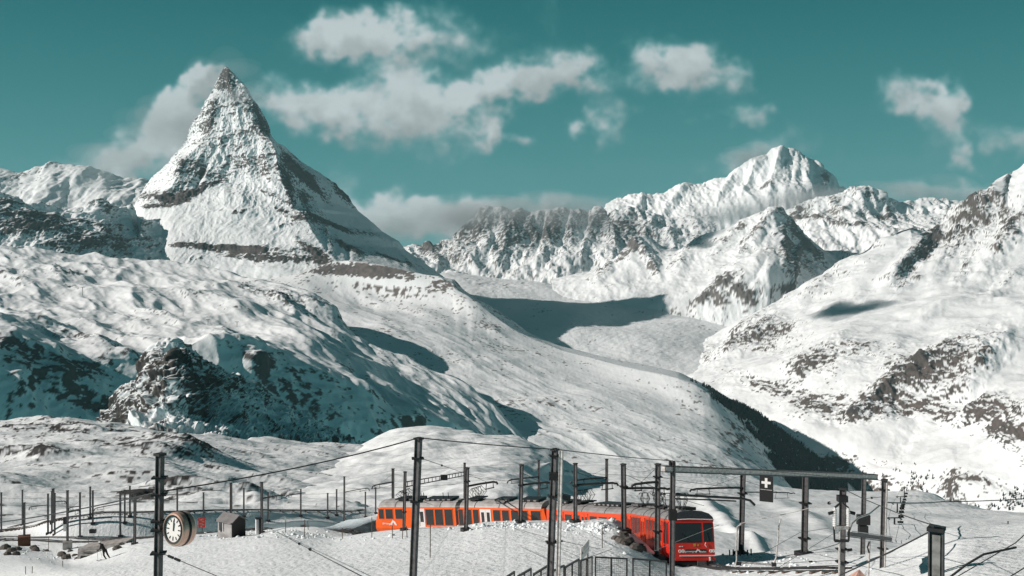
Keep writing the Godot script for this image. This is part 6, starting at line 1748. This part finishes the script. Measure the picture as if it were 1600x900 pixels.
	# thin stakes
	var st := [[476, 812, 475.5, 841, "left snow stake of the close pair before the heap of snow"], [480.5, 813, 482, 828, "right snow stake of the close pair before the heap of snow"], [446.5, 812, 446, 832, "snow stake on the left flank of the heap of snow"], [581, 808, 581, 840, "snow stake just left of the orange train's nose"], [613, 821, 613, 841, "snow stake in front of the white side lettering"], [629.5, 822, 628.5, 842, "snow stake at the foot of the slim mast"], [635, 822, 636.5, 840, "snow stake right of the slim mast's foot"], [672.5, 819, 672, 871, "tall snow stake in front of the left white door"],
		[76, 838, 75.5, 861, "snow stake in the white snow below the mast cluster"], [138, 838, 138, 862, "snow stake in front of the retaining wall"], [40, 885, 40, 899, "left stake of the pair at the bottom left"], [50.5, 885, 50, 897, "right stake of the pair at the bottom left"], [98, 876, 98, 886, "short stake at the foot of the snow heap"], [941, 825, 941, 856, "thin stake on the snow bank before the red train"], [535, 825, 535, 842, "short stake at the foot of the lone tall mast"]]
	for q in st:
		stake(q[4], q[0], q[1], q[2], q[3])
	# short posts along the snow edge right of the train
	for i in 7:
		var px := 1140.0 + i * 5.6
		var p := at(px, 859.0 + i * .8, 74.0)
		p.y = snow_height(p, p.y)
		var o2 := whole(Form.new().tube([Vector3(0, -.3, 0), Vector3(0, .42, 0)], .05, 6), "edge_post", mats.wood, ["leftmost", "second", "third", "fourth", "fifth", "sixth", "rightmost"][i] + " of the seven short posts along the snow edge right of the train", "post", "short posts along the snow edge")
		o2.position = p

func build_far_things():
	# pink house with a white roof at the forest edge, and its neighbour
	var d := 1150.0
	var k := d / FOCAL
	var b := at(1290, 776, d)
	var o := thing("mountain_house", "pale pink house with a snow-covered roof at the forest edge", "house", b)
	part(Form.new().box(Vector3(0, 2.2 * k, 0), Vector3(9 * k, 5 * k, 7 * k)), "wall", mats.pink, o)
	for s in [-1.0, 1.0]:
		var f := Form.new()
		f.bar(Vector3(-5.4 * k, 5.4 * k, s * 2.2 * k), Vector3(5.4 * k, 5.4 * k, s * 2.2 * k), 5.2 * k, .8 * k, Vector3(0, 1, s * .55).normalized())
		part(f, "roof_slope", mats.snow_cap, o)
	for x in [-2.6, 0.0, 2.6]:
		part(Form.new().box(Vector3(x * k, 2.3 * k, 3.5 * k), Vector3(1.0 * k, 1.3 * k, .3 * k)), "window", mats.black, o)
	part(Form.new().box(Vector3(2.6 * k, 8.2 * k, 0), Vector3(.9 * k, 2.2 * k, .9 * k)), "chimney", mats.concrete, o)
	b = at(1311, 778, d + 30)
	o = thing("mountain_lodge", "long low building with a snow roof right of the pink house", "house", b)
	part(Form.new().box(Vector3(0, 1.4 * k, 0), Vector3(15 * k, 3.0 * k, 5 * k)), "wall", mats.hut_wall, o)
	part(Form.new().box(Vector3(0, 3.4 * k, 0), Vector3(16.5 * k, 1.1 * k, 6.4 * k), Basis(Vector3.RIGHT, .12)), "roof", mats.snow_cap, o)
	for x in [-5.0, -2.5, 0.0, 2.5, 5.0]:
		part(Form.new().box(Vector3(x * k, 1.6 * k, 2.5 * k), Vector3(1.1 * k, .9 * k, .3 * k)), "window", mats.black, o)

	# chairlift
	var cable_a := Vector3(1419, 752, 1100)
	var cable_b := Vector3(1399, 838, 330)
	var towers := [[1413, 762, 775, 820, "farthest chairlift tower, at the foot of the wooded slope"], [1407, 776, 792, 640, "third chairlift tower from below"], [1402, 786, 806, 500, "middle chairlift tower, with a red plate"], [1397.5, 809, 836, 380, "nearest chairlift tower, a T shape right of the slim post"]]
	var heads := []
	for t in towers:
		var base := at(t[0], t[2], t[3])
		var kk: float = t[3] / FOCAL
		var n := thing("chairlift_tower", t[4], "lift tower", base, "chairlift towers")
		var hh: float = (t[2] - t[1]) * kk
		part(Form.new().tube([Vector3(0, -1, 0), Vector3(0, hh, 0)], .45, 8, .3), "shaft", mats.iron, n)
		part(Form.new().bar(Vector3(-2.4, hh, 0), Vector3(2.4, hh, 0), .35, .35), "cross_arm", mats.iron, n)
		for s in [-1.0, 1.0]:
			part(Form.new().box(Vector3(s * 2.2, hh - .3, 0), Vector3(.3, .35, 2.6)), "roller_battery", mats.black, n)
		if t[3] == 500:
			part(Form.new().box(Vector3(0, 0.2, .3), Vector3(1.4, .5, .1)), "plate", mats.sign_red, n)
		heads.append(base + Vector3(0, hh, 0))
	var names := ["topmost far chair on the lift", "second chair from the top of the lift", "third chair from the top of the lift", "fourth chair from the top of the lift", "fifth chair from the top of the lift", "sixth chair from the top of the lift", "seventh chair from the top of the lift", "eighth chair from the top of the lift", "ninth chair from the top of the lift", "lowest and nearest chair on the lift"]
	var spots_c := [[0, .25], [0, .55], [0, .85], [1, .12], [1, .40], [1, .68], [1, .92], [2, .2], [2, .5], [2, .85]]
	var chair: Node3D
	for i in 10:
		var p: Vector3 = (heads[spots_c[i][0]] as Vector3).lerp(heads[spots_c[i][0] + 1], spots_c[i][1]) + Vector3(2.2, -.4, 0)
		if chair == null:
			chair = thing("lift_chair", names[i], "lift chair", p, "chairs hanging on the chairlift")
			part(Form.new().tube([Vector3(0, .3, 0), Vector3(0, -2.0, 0)], .08, 6), "hanger", mats.iron, chair)
			part(Form.new().box(Vector3(0, -2.9, 0), Vector3(2.2, .25, .9)), "seat", mats.black, chair)
			part(Form.new().box(Vector3(0, -2.4, -.4), Vector3(2.2, .9, .15)), "backrest", mats.black, chair)
			part(Form.new().bar(Vector3(-1.1, -2.0, 0), Vector3(1.1, -2.0, 0), .1, .1), "yoke", mats.iron, chair)
		else:
			var c: Node3D = chair.duplicate()
			c.name = numbered("lift_chair")
			add_child(c)
			c.position = p
			c.set_meta("label", names[i])
	for s in [-1.0, 1.0]:
		var line := []
		for hd in heads:
			line.append(hd + Vector3(s * 2.2, 0, 0))
		line.append(at(1395 + s * 3, 850, 300))
		whole(Form.new().tube(line, .06, 5), "lift_cable", mats.wire, "left haul cable of the chairlift" if s < 0 else "right haul cable of the chairlift", "cable", "chairlift cables")

	# lift towers far up on the left slope
	for q in [[130, 448, 461, 6000, "far lift tower with a T head on the left snow plateau"], [285, 486, 494, 4500, "tiny lift tower above the left slope's middle"], [325, 498, 506, 4000, "tiny lift tower right of the crag, left of a pair"], [369, 503, 511, 3800, "tiny lift tower farthest right on the left slope"]]:
		var kk: float = q[3] / FOCAL
		var base := at(q[0], q[2], q[3])
		base = slope_point(q[0], q[2], base)
		kk = seen_at(base).z / FOCAL
		var n := thing("lift_tower", q[4], "lift tower", base, "far lift towers on the left slope")
		var hh: float = (q[2] - q[1]) * kk
		part(Form.new().tube([Vector3(0, -8, 0), Vector3(0, hh, 0)], 1.1, 6), "shaft", mats.iron, n)
		part(Form.new().bar(Vector3(-3.2 * kk, hh, 0), Vector3(3.2 * kk, hh, 0), 1.6, 1.6), "cross_arm", mats.iron, n)
	# people far off on the snowfield
	var far_people := [[1575, 820, 0, "distant person standing on the snowfield at far right"]]
	for q in far_people:
		var p := ground_at(q[0], q[1], "snowfield")
		far_person(p, q[3])

func slope_point(px: float, py: float, otherwise: Vector3) -> Vector3:
	var d: Dictionary = sheets["plateau_slope"]
	var pts: PackedVector3Array = d.points
	var best := 9.0
	for p in pts:
		var e := seen_at(p)
		var q := absf(e.x - px) + absf(e.y - py)
		if q < best:
			best = q
			otherwise = p
	return otherwise

func build_wood():
	# the dark conifer wood on the shaded side of the snow slope
	var rng := RandomNumberGenerator.new()
	rng.seed = 9
	var cone := Form.new()
	for k in 3:
		var y0 := .12 + k * .27
		var r := .30 - k * .075
		for i in 6:
			var a := TAU * i / 6
			var b := TAU * (i + 1) / 6
			cone.tri(Vector3(cos(a) * r, y0, sin(a) * r), Vector3(cos(b) * r, y0, sin(b) * r), Vector3(0, y0 + .42, 0), Vector3(cos((a + b) * .5), .3, sin((a + b) * .5)))
	var leaf := StandardMaterial3D.new()
	leaf.vertex_color_use_as_albedo = true
	leaf.roughness = .95
	leaf.metallic_specular = .1
	var d: Dictionary = sheets["snow_slope"]
	var pts: PackedVector3Array = d.points
	var nu: int = d.nu
	var m0 := maxi(2, int(4 * detail))
	var m1 := maxi(2, int(26 * detail))
	var where := []
	while where.size() < 9000:
		var px := rng.randf_range(1075, 1325)
		var i := int((px - 180.0) / 1160.0 * (nu - 1))
		var j := m0 + rng.randi_range(0, m1 + 9)
		var p := pts[j * nu + i]
		var w := rng.randf()
		p = p.lerp(pts[(j + 1) * nu + i], w).lerp(pts[j * nu + i + 1], rng.randf() * .7)
		var along := (px - 1100.0) / 215.0
		var deep := float(j - m0) / m1      # 0 at the far edge, 1 on the crest
		if noises.patch.get_noise_3dv(p) * 1.5 + along * 1.6 - maxf(deep - .62, 0) * 1.5 - .15 < rng.randf_range(-.1, .35):
			continue
		where.append([p, rng.randf_range(11, 24), rng.randf()])
	# the wood goes on at the foot of the opposite slope, in the same shade
	var foot_sheet: Dictionary = sheets["mountain_slope"]
	var fp: PackedVector3Array = foot_sheet.points
	var more := []
	var turns := 0
	while more.size() < 1500 and turns < 400000:
		turns += 1
		var p := fp[rng.randi_range(int(fp.size() * .5), fp.size() - 2)]
		var e := seen_at(p)
		if e.x < 1180.0 or e.x > 1350.0:
			continue
		var over := e.y - (643.0 + (e.x - 1180.0) * .735)
		if over < rng.randf_range(-4.0, 10.0) or e.y > 800.0:
			continue
		more.append([p, rng.randf_range(12, 24), rng.randf()])
	where.append_array(more)
	scatter("conifer_wood", "dark conifer wood covering the shaded flank below the snow slope", where, cone, leaf)
	# thin scatter of trees on the valley floor
	var thin := []
	var sheet_r: Dictionary = sheets["mountain_slope"]
	var rp: PackedVector3Array = sheet_r.points
	var rnu: int = sheet_r.nu
	var tries := 0
	while thin.size() < 520 and tries < 60000:
		tries += 1
		var p := rp[rng.randi_range(int(rp.size() * .6), rp.size() - 2)]
		var e := seen_at(p)
		if e.y < 690.0 or e.y > 800.0 or e.x < 1200.0:
			continue
		var clump: float = noises.patch.get_noise_3d(p.x * 1.4, 0.0, p.z * 1.4)
		var want: float = clump * 1.6 + (e.y - 760.0) / 60.0
		if e.x < 1330.0:
			want += .25
		if want < rng.randf_range(.1, .9):
			continue
		thin.append([p, rng.randf_range(9, 17), rng.randf()])
	scatter("scattered_wood", "thin scattered conifers on the snowy valley floor at lower right", thin, cone, leaf)

func scatter(called: String, label: String, where: Array, shape: Form, m: Material):
	var mm := MultiMesh.new()
	mm.transform_format = MultiMesh.TRANSFORM_3D
	mm.use_colors = true
	mm.mesh = shape.mesh(m)
	mm.instance_count = where.size()
	for i in where.size():
		var h: float = where[i][1]
		mm.set_instance_transform(i, Transform3D(Basis(Vector3.UP, where[i][2] * TAU).scaled(Vector3(h * .9, h, h * .9)), where[i][0] - Vector3(0, h * .12, 0)))
		var g := lerpf(.6, 1.25, where[i][2])
		mm.set_instance_color(i, Color(.016 * g, .026 * g, .024 * g))
	var o := MultiMeshInstance3D.new()
	o.name = numbered(called)
	o.multimesh = mm
	add_child(o)
	tag(o, label, "wood")
	o.set_meta("kind", "stuff")

func cloud_bank(called: String, label: String, seed_: int, count: int, along: Array, spread: Vector3, size_lo: Vector3, size_hi: Vector3, density: float):
	var rng := RandomNumberGenerator.new()
	rng.seed = seed_
	var pts := []
	for p in along:
		pts.append(at(p.x, p.y, p.z))
	var o := thing(called, label, "cloud", pts[0])
	o.set_meta("kind", "stuff")
	var m := FogMaterial.new()
	m.density = density
	m.albedo = Color(0.93, 0.98, 1.0)
	for i in count:
		var s := rng.randf() * (pts.size() - 1)
		var k := mini(int(s), pts.size() - 2)
		var c: Vector3 = pts[k].lerp(pts[k + 1], s - k)
		var f := FogVolume.new()
		f.name = "cloud_puff"
		f.shape = RenderingServer.FOG_VOLUME_SHAPE_ELLIPSOID
		f.size = Vector3(rng.randf_range(size_lo.x, size_hi.x), rng.randf_range(size_lo.y, size_hi.y), rng.randf_range(size_lo.z, size_hi.z))
		f.material = m
		f.position = c - pts[0] + Vector3(rng.randfn() * spread.x, rng.randfn() * spread.y, rng.randfn() * spread.z)
		f.rotation = Vector3(rng.randf_range(-.3, .3), rng.randf() * TAU, rng.randf_range(-.3, .3))
		o.add_child(f, true)

func build_clouds():
	cloud_bank("banner_cloud", "veil of snow and cloud streaming left from the pyramid peak", 3, 46, [Vector3(345, 120, 9300), Vector3(300, 175, 9350), Vector3(240, 225, 9500), Vector3(150, 265, 10300)], Vector3(110, 90, 200), Vector3(260, 160, 300), Vector3(640, 380, 700), .00022)
	cloud_bank("summit_cloud", "thin cloud wisp crossing the pyramid peak just under its summit", 8, 12, [Vector3(345, 150, 8750), Vector3(400, 150, 8800), Vector3(470, 160, 9000)], Vector3(60, 25, 60), Vector3(200, 60, 200), Vector3(420, 130, 400), .00055)
	cloud_bank("valley_cloud", "low cloud bank behind the pyramid peak's right ridge and over the rock wall", 12, 40, [Vector3(560, 350, 14000), Vector3(680, 345, 13800), Vector3(800, 332, 13300), Vector3(930, 328, 13300)], Vector3(200, 70, 250), Vector3(700, 160, 600), Vector3(1500, 420, 1300), .0002)
	cloud_bank("ridge_cloud", "flat grey cloud band lying along the foot of the far white summit", 21, 30, [Vector3(1105, 340, 12800), Vector3(1200, 322, 12800), Vector3(1300, 305, 13000)], Vector3(160, 40, 150), Vector3(500, 90, 500), Vector3(1200, 220, 1000), .0003)
	cloud_bank("far_cloud", "pale cloud cap over the ridge at upper right", 31, 22, [Vector3(1390, 300, 13000), Vector3(1470, 300, 13000), Vector3(1560, 305, 12500)], Vector3(160, 45, 150), Vector3(500, 90, 500), Vector3(1000, 240, 900), .00018)
	cloud_bank("peak_cloud", "small cloud clinging to the left of the far white summit", 41, 14, [Vector3(1140, 255, 15000), Vector3(1210, 232, 14900)], Vector3(120, 50, 120), Vector3(400, 120, 400), Vector3(800, 260, 700), .00025)

func build_high_cloud():
	# fair-weather clouds to the left above the view, whose shade lies on the right slope
	cloud_bank("high_cloud", "white cloud high on the left, whose shadow falls on the right slope", 51, 12, [Vector3(20, -190, 6650), Vector3(90, -185, 6650)], Vector3(90, 40, 90), Vector3(300, 90, 200), Vector3(560, 180, 380), .004)
	cloud_bank("high_cloud", "second white cloud high on the left, whose shadow falls below the far white summit", 52, 12, [Vector3(150, -100, 10100), Vector3(215, -95, 10100)], Vector3(90, 40, 110), Vector3(300, 90, 220), Vector3(600, 180, 420), .004)

func build_clods():
	# crumbs of ploughed snow along the banks
	var rng := RandomNumberGenerator.new()
	rng.seed = 77
	var lump := boulder(Form.new(), Vector3(.5, .36, .45), 9)
	var m := finish("clod", Color(.80, .865, .885), .9, 0.0, 0.0)
	var zones := [[395, 833, 60, 7, 260], [350, 838, 40, 4, 120], [500, 838, 70, 6, 160], [800, 822, 80, 5, 240], [930, 826, 50, 8, 260], [1180, 880, 90, 12, 200], [90, 866, 50, 8, 160]]
	var where := []
	for z in zones:
		for i in int(z[4] * .55):
			var p := ground_at(z[0] + rng.randfn() * z[2] * .6, z[1] + rng.randfn() * z[3] * .6, "snow_ground")
			if seen_at(p).z < 100.5 and seen_at(p).z > 99.5:
				continue
			where.append([p, absf(rng.randfn()) * .085 + .035])
	var mm := MultiMesh.new()
	mm.transform_format = MultiMesh.TRANSFORM_3D
	mm.mesh = lump.mesh(m)
	mm.instance_count = where.size()
	for i in where.size():
		mm.set_instance_transform(i, Transform3D(Basis(Vector3(rng.randf(), rng.randf(), .3).normalized(), rng.randf() * TAU).scaled(Vector3.ONE * where[i][1] * 1.6), where[i][0]))
	var o := MultiMeshInstance3D.new()
	o.name = "snow_crumbs"
	o.multimesh = mm
	add_child(o)
	tag(o, "crumbs of ploughed snow lying along the banks and tracks", "snow")
	o.set_meta("kind", "stuff")

# ---------------------------------------------------------------- people: one continuous surface round a skeleton

func body_mesh(bones: Array, cell: float, m: Material) -> ArrayMesh:   # bones: [a, b, radius at a, radius at b]
	var lo := Vector3.ONE * 1e9
	var hi := -lo
	for b in bones:
		for k in 2:
			var r: float = b[2 + k] + cell * 2.5
			lo = lo.min(b[k] - Vector3.ONE * r)
			hi = hi.max(b[k] + Vector3.ONE * r)
	var n := Vector3i(((hi - lo) / cell).ceil()) + Vector3i.ONE
	var field := PackedFloat32Array()
	field.resize(n.x * n.y * n.z)
	field.fill(1.0)
	var blend := cell * 1.1
	for b in bones:
		var a: Vector3 = b[0]
		var ab: Vector3 = b[1] - a
		var l2 := maxf(ab.length_squared(), 1e-6)
		var reach: float = maxf(b[2], b[3]) + cell * 4.0
		var c0 := Vector3i(((a.min(b[1]) - Vector3.ONE * reach - lo) / cell).floor()).clamp(Vector3i.ZERO, n - Vector3i.ONE)
		var c1 := Vector3i(((a.max(b[1]) + Vector3.ONE * reach - lo) / cell).ceil()).clamp(Vector3i.ZERO, n - Vector3i.ONE)
		for z in range(c0.z, c1.z + 1):
			for y in range(c0.y, c1.y + 1):
				var o := (z * n.y + y) * n.x
				for x in range(c0.x, c1.x + 1):
					var p := lo + Vector3(x, y, z) * cell
					var w := clampf((p - a).dot(ab) / l2, 0, 1)
					var dist: float = p.distance_to(a + ab * w) - lerpf(b[2], b[3], w)
					var old := field[o + x]
					var h := maxf(blend - absf(old - dist), 0.0) / blend
					field[o + x] = minf(old, dist) - h * h * blend * .25
	var verts := PackedVector3Array()
	var ids := {}
	var step := [Vector3i(0, 0, 0), Vector3i(1, 0, 0), Vector3i(0, 1, 0), Vector3i(1, 1, 0), Vector3i(0, 0, 1), Vector3i(1, 0, 1), Vector3i(0, 1, 1), Vector3i(1, 1, 1)]
	var pairs := [[0, 1], [2, 3], [4, 5], [6, 7], [0, 2], [1, 3], [4, 6], [5, 7], [0, 4], [1, 5], [2, 6], [3, 7]]
	var v := PackedFloat32Array()
	v.resize(8)
	for z in n.z - 1:
		for y in n.y - 1:
			for x in n.x - 1:
				var inside := 0
				for k in 8:
					var s: Vector3i = step[k]
					v[k] = field[((z + s.z) * n.y + y + s.y) * n.x + x + s.x]
					if v[k] < 0.0:
						inside += 1
				if inside == 0 or inside == 8:
					continue
				var sum := Vector3.ZERO
				var count := 0
				for e in pairs:
					if (v[e[0]] < 0.0) != (v[e[1]] < 0.0):
						sum += Vector3(step[e[0]]).lerp(Vector3(step[e[1]]), v[e[0]] / (v[e[0]] - v[e[1]]))
						count += 1
				ids[Vector3i(x, y, z)] = verts.size()
				verts.append(lo + (Vector3(x, y, z) + sum / count) * cell)
	var st := SurfaceTool.new()
	st.begin(Mesh.PRIMITIVE_TRIANGLES)
	st.set_smooth_group(0)
	for p in verts:
		st.add_vertex(p)
	for c in ids:
		for ax in 3:
			var u := Vector3i.ZERO
			u[ax] = 1
			var b1 := Vector3i.ZERO
			b1[(ax + 1) % 3] = 1
			var b2 := Vector3i.ZERO
			b2[(ax + 2) % 3] = 1
			if not (ids.has(c - b1) and ids.has(c - b2) and ids.has(c - b1 - b2)):
				continue
			var f0 := field[(c.z * n.y + c.y) * n.x + c.x]
			var q: Vector3i = c + u
			var f1 := field[(q.z * n.y + q.y) * n.x + q.x]
			if (f0 < 0.0) == (f1 < 0.0):
				continue
			var r := [ids[c], ids[c - b1], ids[c - b1 - b2], ids[c - b2]]
			if f0 < 0.0:
				r = [r[0], r[3], r[2], r[1]]
			for k in [0, 1, 2, 0, 2, 3]:
				st.add_index(r[k])
	st.generate_normals()
	st.set_material(m)
	return st.commit()

func build_skier():
	var foot := ground_at(163, 875)
	var o := thing("person", "skier in dark clothes and a pale helmet, leaning forward by the retaining wall", "person", foot)
	# knees bent, trunk leaning to the left of the picture, poles in both hands; x right, z towards the viewer
	var hip_l := Vector3(-.02, .86, .10)
	var hip_r := Vector3(.10, .87, -.10)
	var knee_l := Vector3(.02, .47, .16)
	var knee_r := Vector3(.24, .48, -.14)
	var ank_l := Vector3(.24, .10, .14)
	var ank_r := Vector3(.46, .10, -.16)
	var chest := Vector3(-.22, 1.28, .0)
	var neck := Vector3(-.31, 1.46, .01)
	var head := Vector3(-.38, 1.60, .02)
	var sh_l := Vector3(-.24, 1.36, .20)
	var sh_r := Vector3(-.22, 1.37, -.20)
	var el_l := Vector3(-.30, 1.08, .27)
	var el_r := Vector3(-.20, 1.09, -.27)
	var ha_l := Vector3(-.47, .96, .24)
	var ha_r := Vector3(-.38, .96, -.24)
	var mid := (hip_l + hip_r) * .5
	var bones := [[mid, chest, .145, .17], [chest, neck, .16, .075], [neck, head, .062, .09], [head + Vector3(-.015, -.03, 0), head + Vector3(.01, .04, 0), .10, .105], [hip_l, knee_l, .105, .075], [hip_r, knee_r, .105, .075], [knee_l, ank_l, .075, .055], [knee_r, ank_r, .075, .055],
		[hip_l, hip_r, .12, .12], [sh_l, sh_r, .085, .085], [sh_l, el_l, .075, .058], [sh_r, el_r, .075, .058], [el_l, ha_l, .056, .042], [el_r, ha_r, .056, .042], [head + Vector3(-.10, -.01, 0), head + Vector3(-.115, -.02, 0), .018, .014]]
	for s in [[ank_l, .0], [ank_r, .0]]:   # boots
		bones.append([s[0], s[0] + Vector3(-.02, -.06, 0), .07, .065])
		bones.append([s[0] + Vector3(.02, -.06, 0), s[0] + Vector3(-.19, -.06, .02), .06, .05])
	for hd in [[ha_l, 1.0], [ha_r, -1.0]]:   # palms, four fingers closed round the pole, and thumbs
		var h: Vector3 = hd[0]
		bones.append([h, h + Vector3(-.06, -.02, 0), .036, .036])
		for k in 4:
			var y := .025 - k * .021
			var len := [.040, .046, .043, .034][k] as float
			bones.append([h + Vector3(-.07, y - .01, .02 * hd[1]), h + Vector3(-.07 - len, y - .012, .0), .0125, .011])
			bones.append([h + Vector3(-.07 - len, y - .012, .0), h + Vector3(-.08 - len * .4, y - .014, -.035 * hd[1]), .011, .009])
		bones.append([h + Vector3(-.03, .02, -.02 * hd[1]), h + Vector3(-.09, .035, -.03 * hd[1]), .013, .010])
	var b := MeshInstance3D.new()
	b.name = "body"
	b.mesh = body_mesh(bones, .021, mats.jacket)
	o.add_child(b)
	var face := Transform3D(Basis.IDENTITY, head)
	part(Form.new().lathe([Vector2(.118, -.01), Vector2(.125, .05), Vector2(.105, .11), Vector2(.055, .142), Vector2(.0005, .15)], Transform3D(Basis(Vector3.RIGHT, -PI * .5), head), 18), "helmet", mats.white, o)
	part(Form.new().box(head + Vector3(-.105, .02, 0), Vector3(.05, .065, .16)), "goggles", mats.glass, o)
	part(Form.new().box(head + Vector3(-.098, -.045, 0), Vector3(.02, .035, .09)), "face", mats.skin, o)
	for s in [[ank_l, 0], [ank_r, 1]]:
		var a: Vector3 = s[0]
		part(Form.new().bar(a + Vector3(.55, -.125, 0), a + Vector3(-.75, -.125, .03), .09, .03).bar(a + Vector3(-.75, -.125, .03), a + Vector3(-.90, -.06, .035), .085, .02), "ski", mats.black, o)
	for s in [[ha_l, .12], [ha_r, -.12]]:
		var h: Vector3 = s[0] + Vector3(-.085, 0, 0)
		part(Form.new().tube([h + Vector3(-.02, .12, 0), h + Vector3(.12, -.85, s[1])], .012, 6), "ski_pole", mats.iron, o)

func far_person(at_: Vector3, label: String):
	var o := thing("person", label, "person", at_)
	var bones := [[Vector3(0, .9, 0), Vector3(0, 1.35, 0), .16, .17], [Vector3(0, 1.35, 0), Vector3(0, 1.52, 0), .12, .06], [Vector3(0, 1.6, 0), Vector3(0, 1.66, 0), .10, .105], [Vector3(-.1, .88, 0), Vector3(-.13, .1, .02), .11, .07], [Vector3(.1, .88, 0), Vector3(.14, .1, -.05), .11, .07],
		[Vector3(-.2, 1.38, 0), Vector3(-.3, 1.1, .04), .075, .055], [Vector3(-.3, 1.1, .04), Vector3(-.34, .86, .1), .055, .045], [Vector3(.2, 1.38, 0), Vector3(.3, 1.1, .04), .075, .055], [Vector3(.3, 1.1, .04), Vector3(.33, .86, .1), .055, .045], [Vector3(-.13, .08, 0), Vector3(-.14, .06, .16), .06, .05], [Vector3(.14, .08, -.05), Vector3(.15, .06, .12), .06, .05]]
	var b := MeshInstance3D.new()
	b.name = "body"
	b.mesh = body_mesh(bones, .04, mats.jacket)
	o.add_child(b)
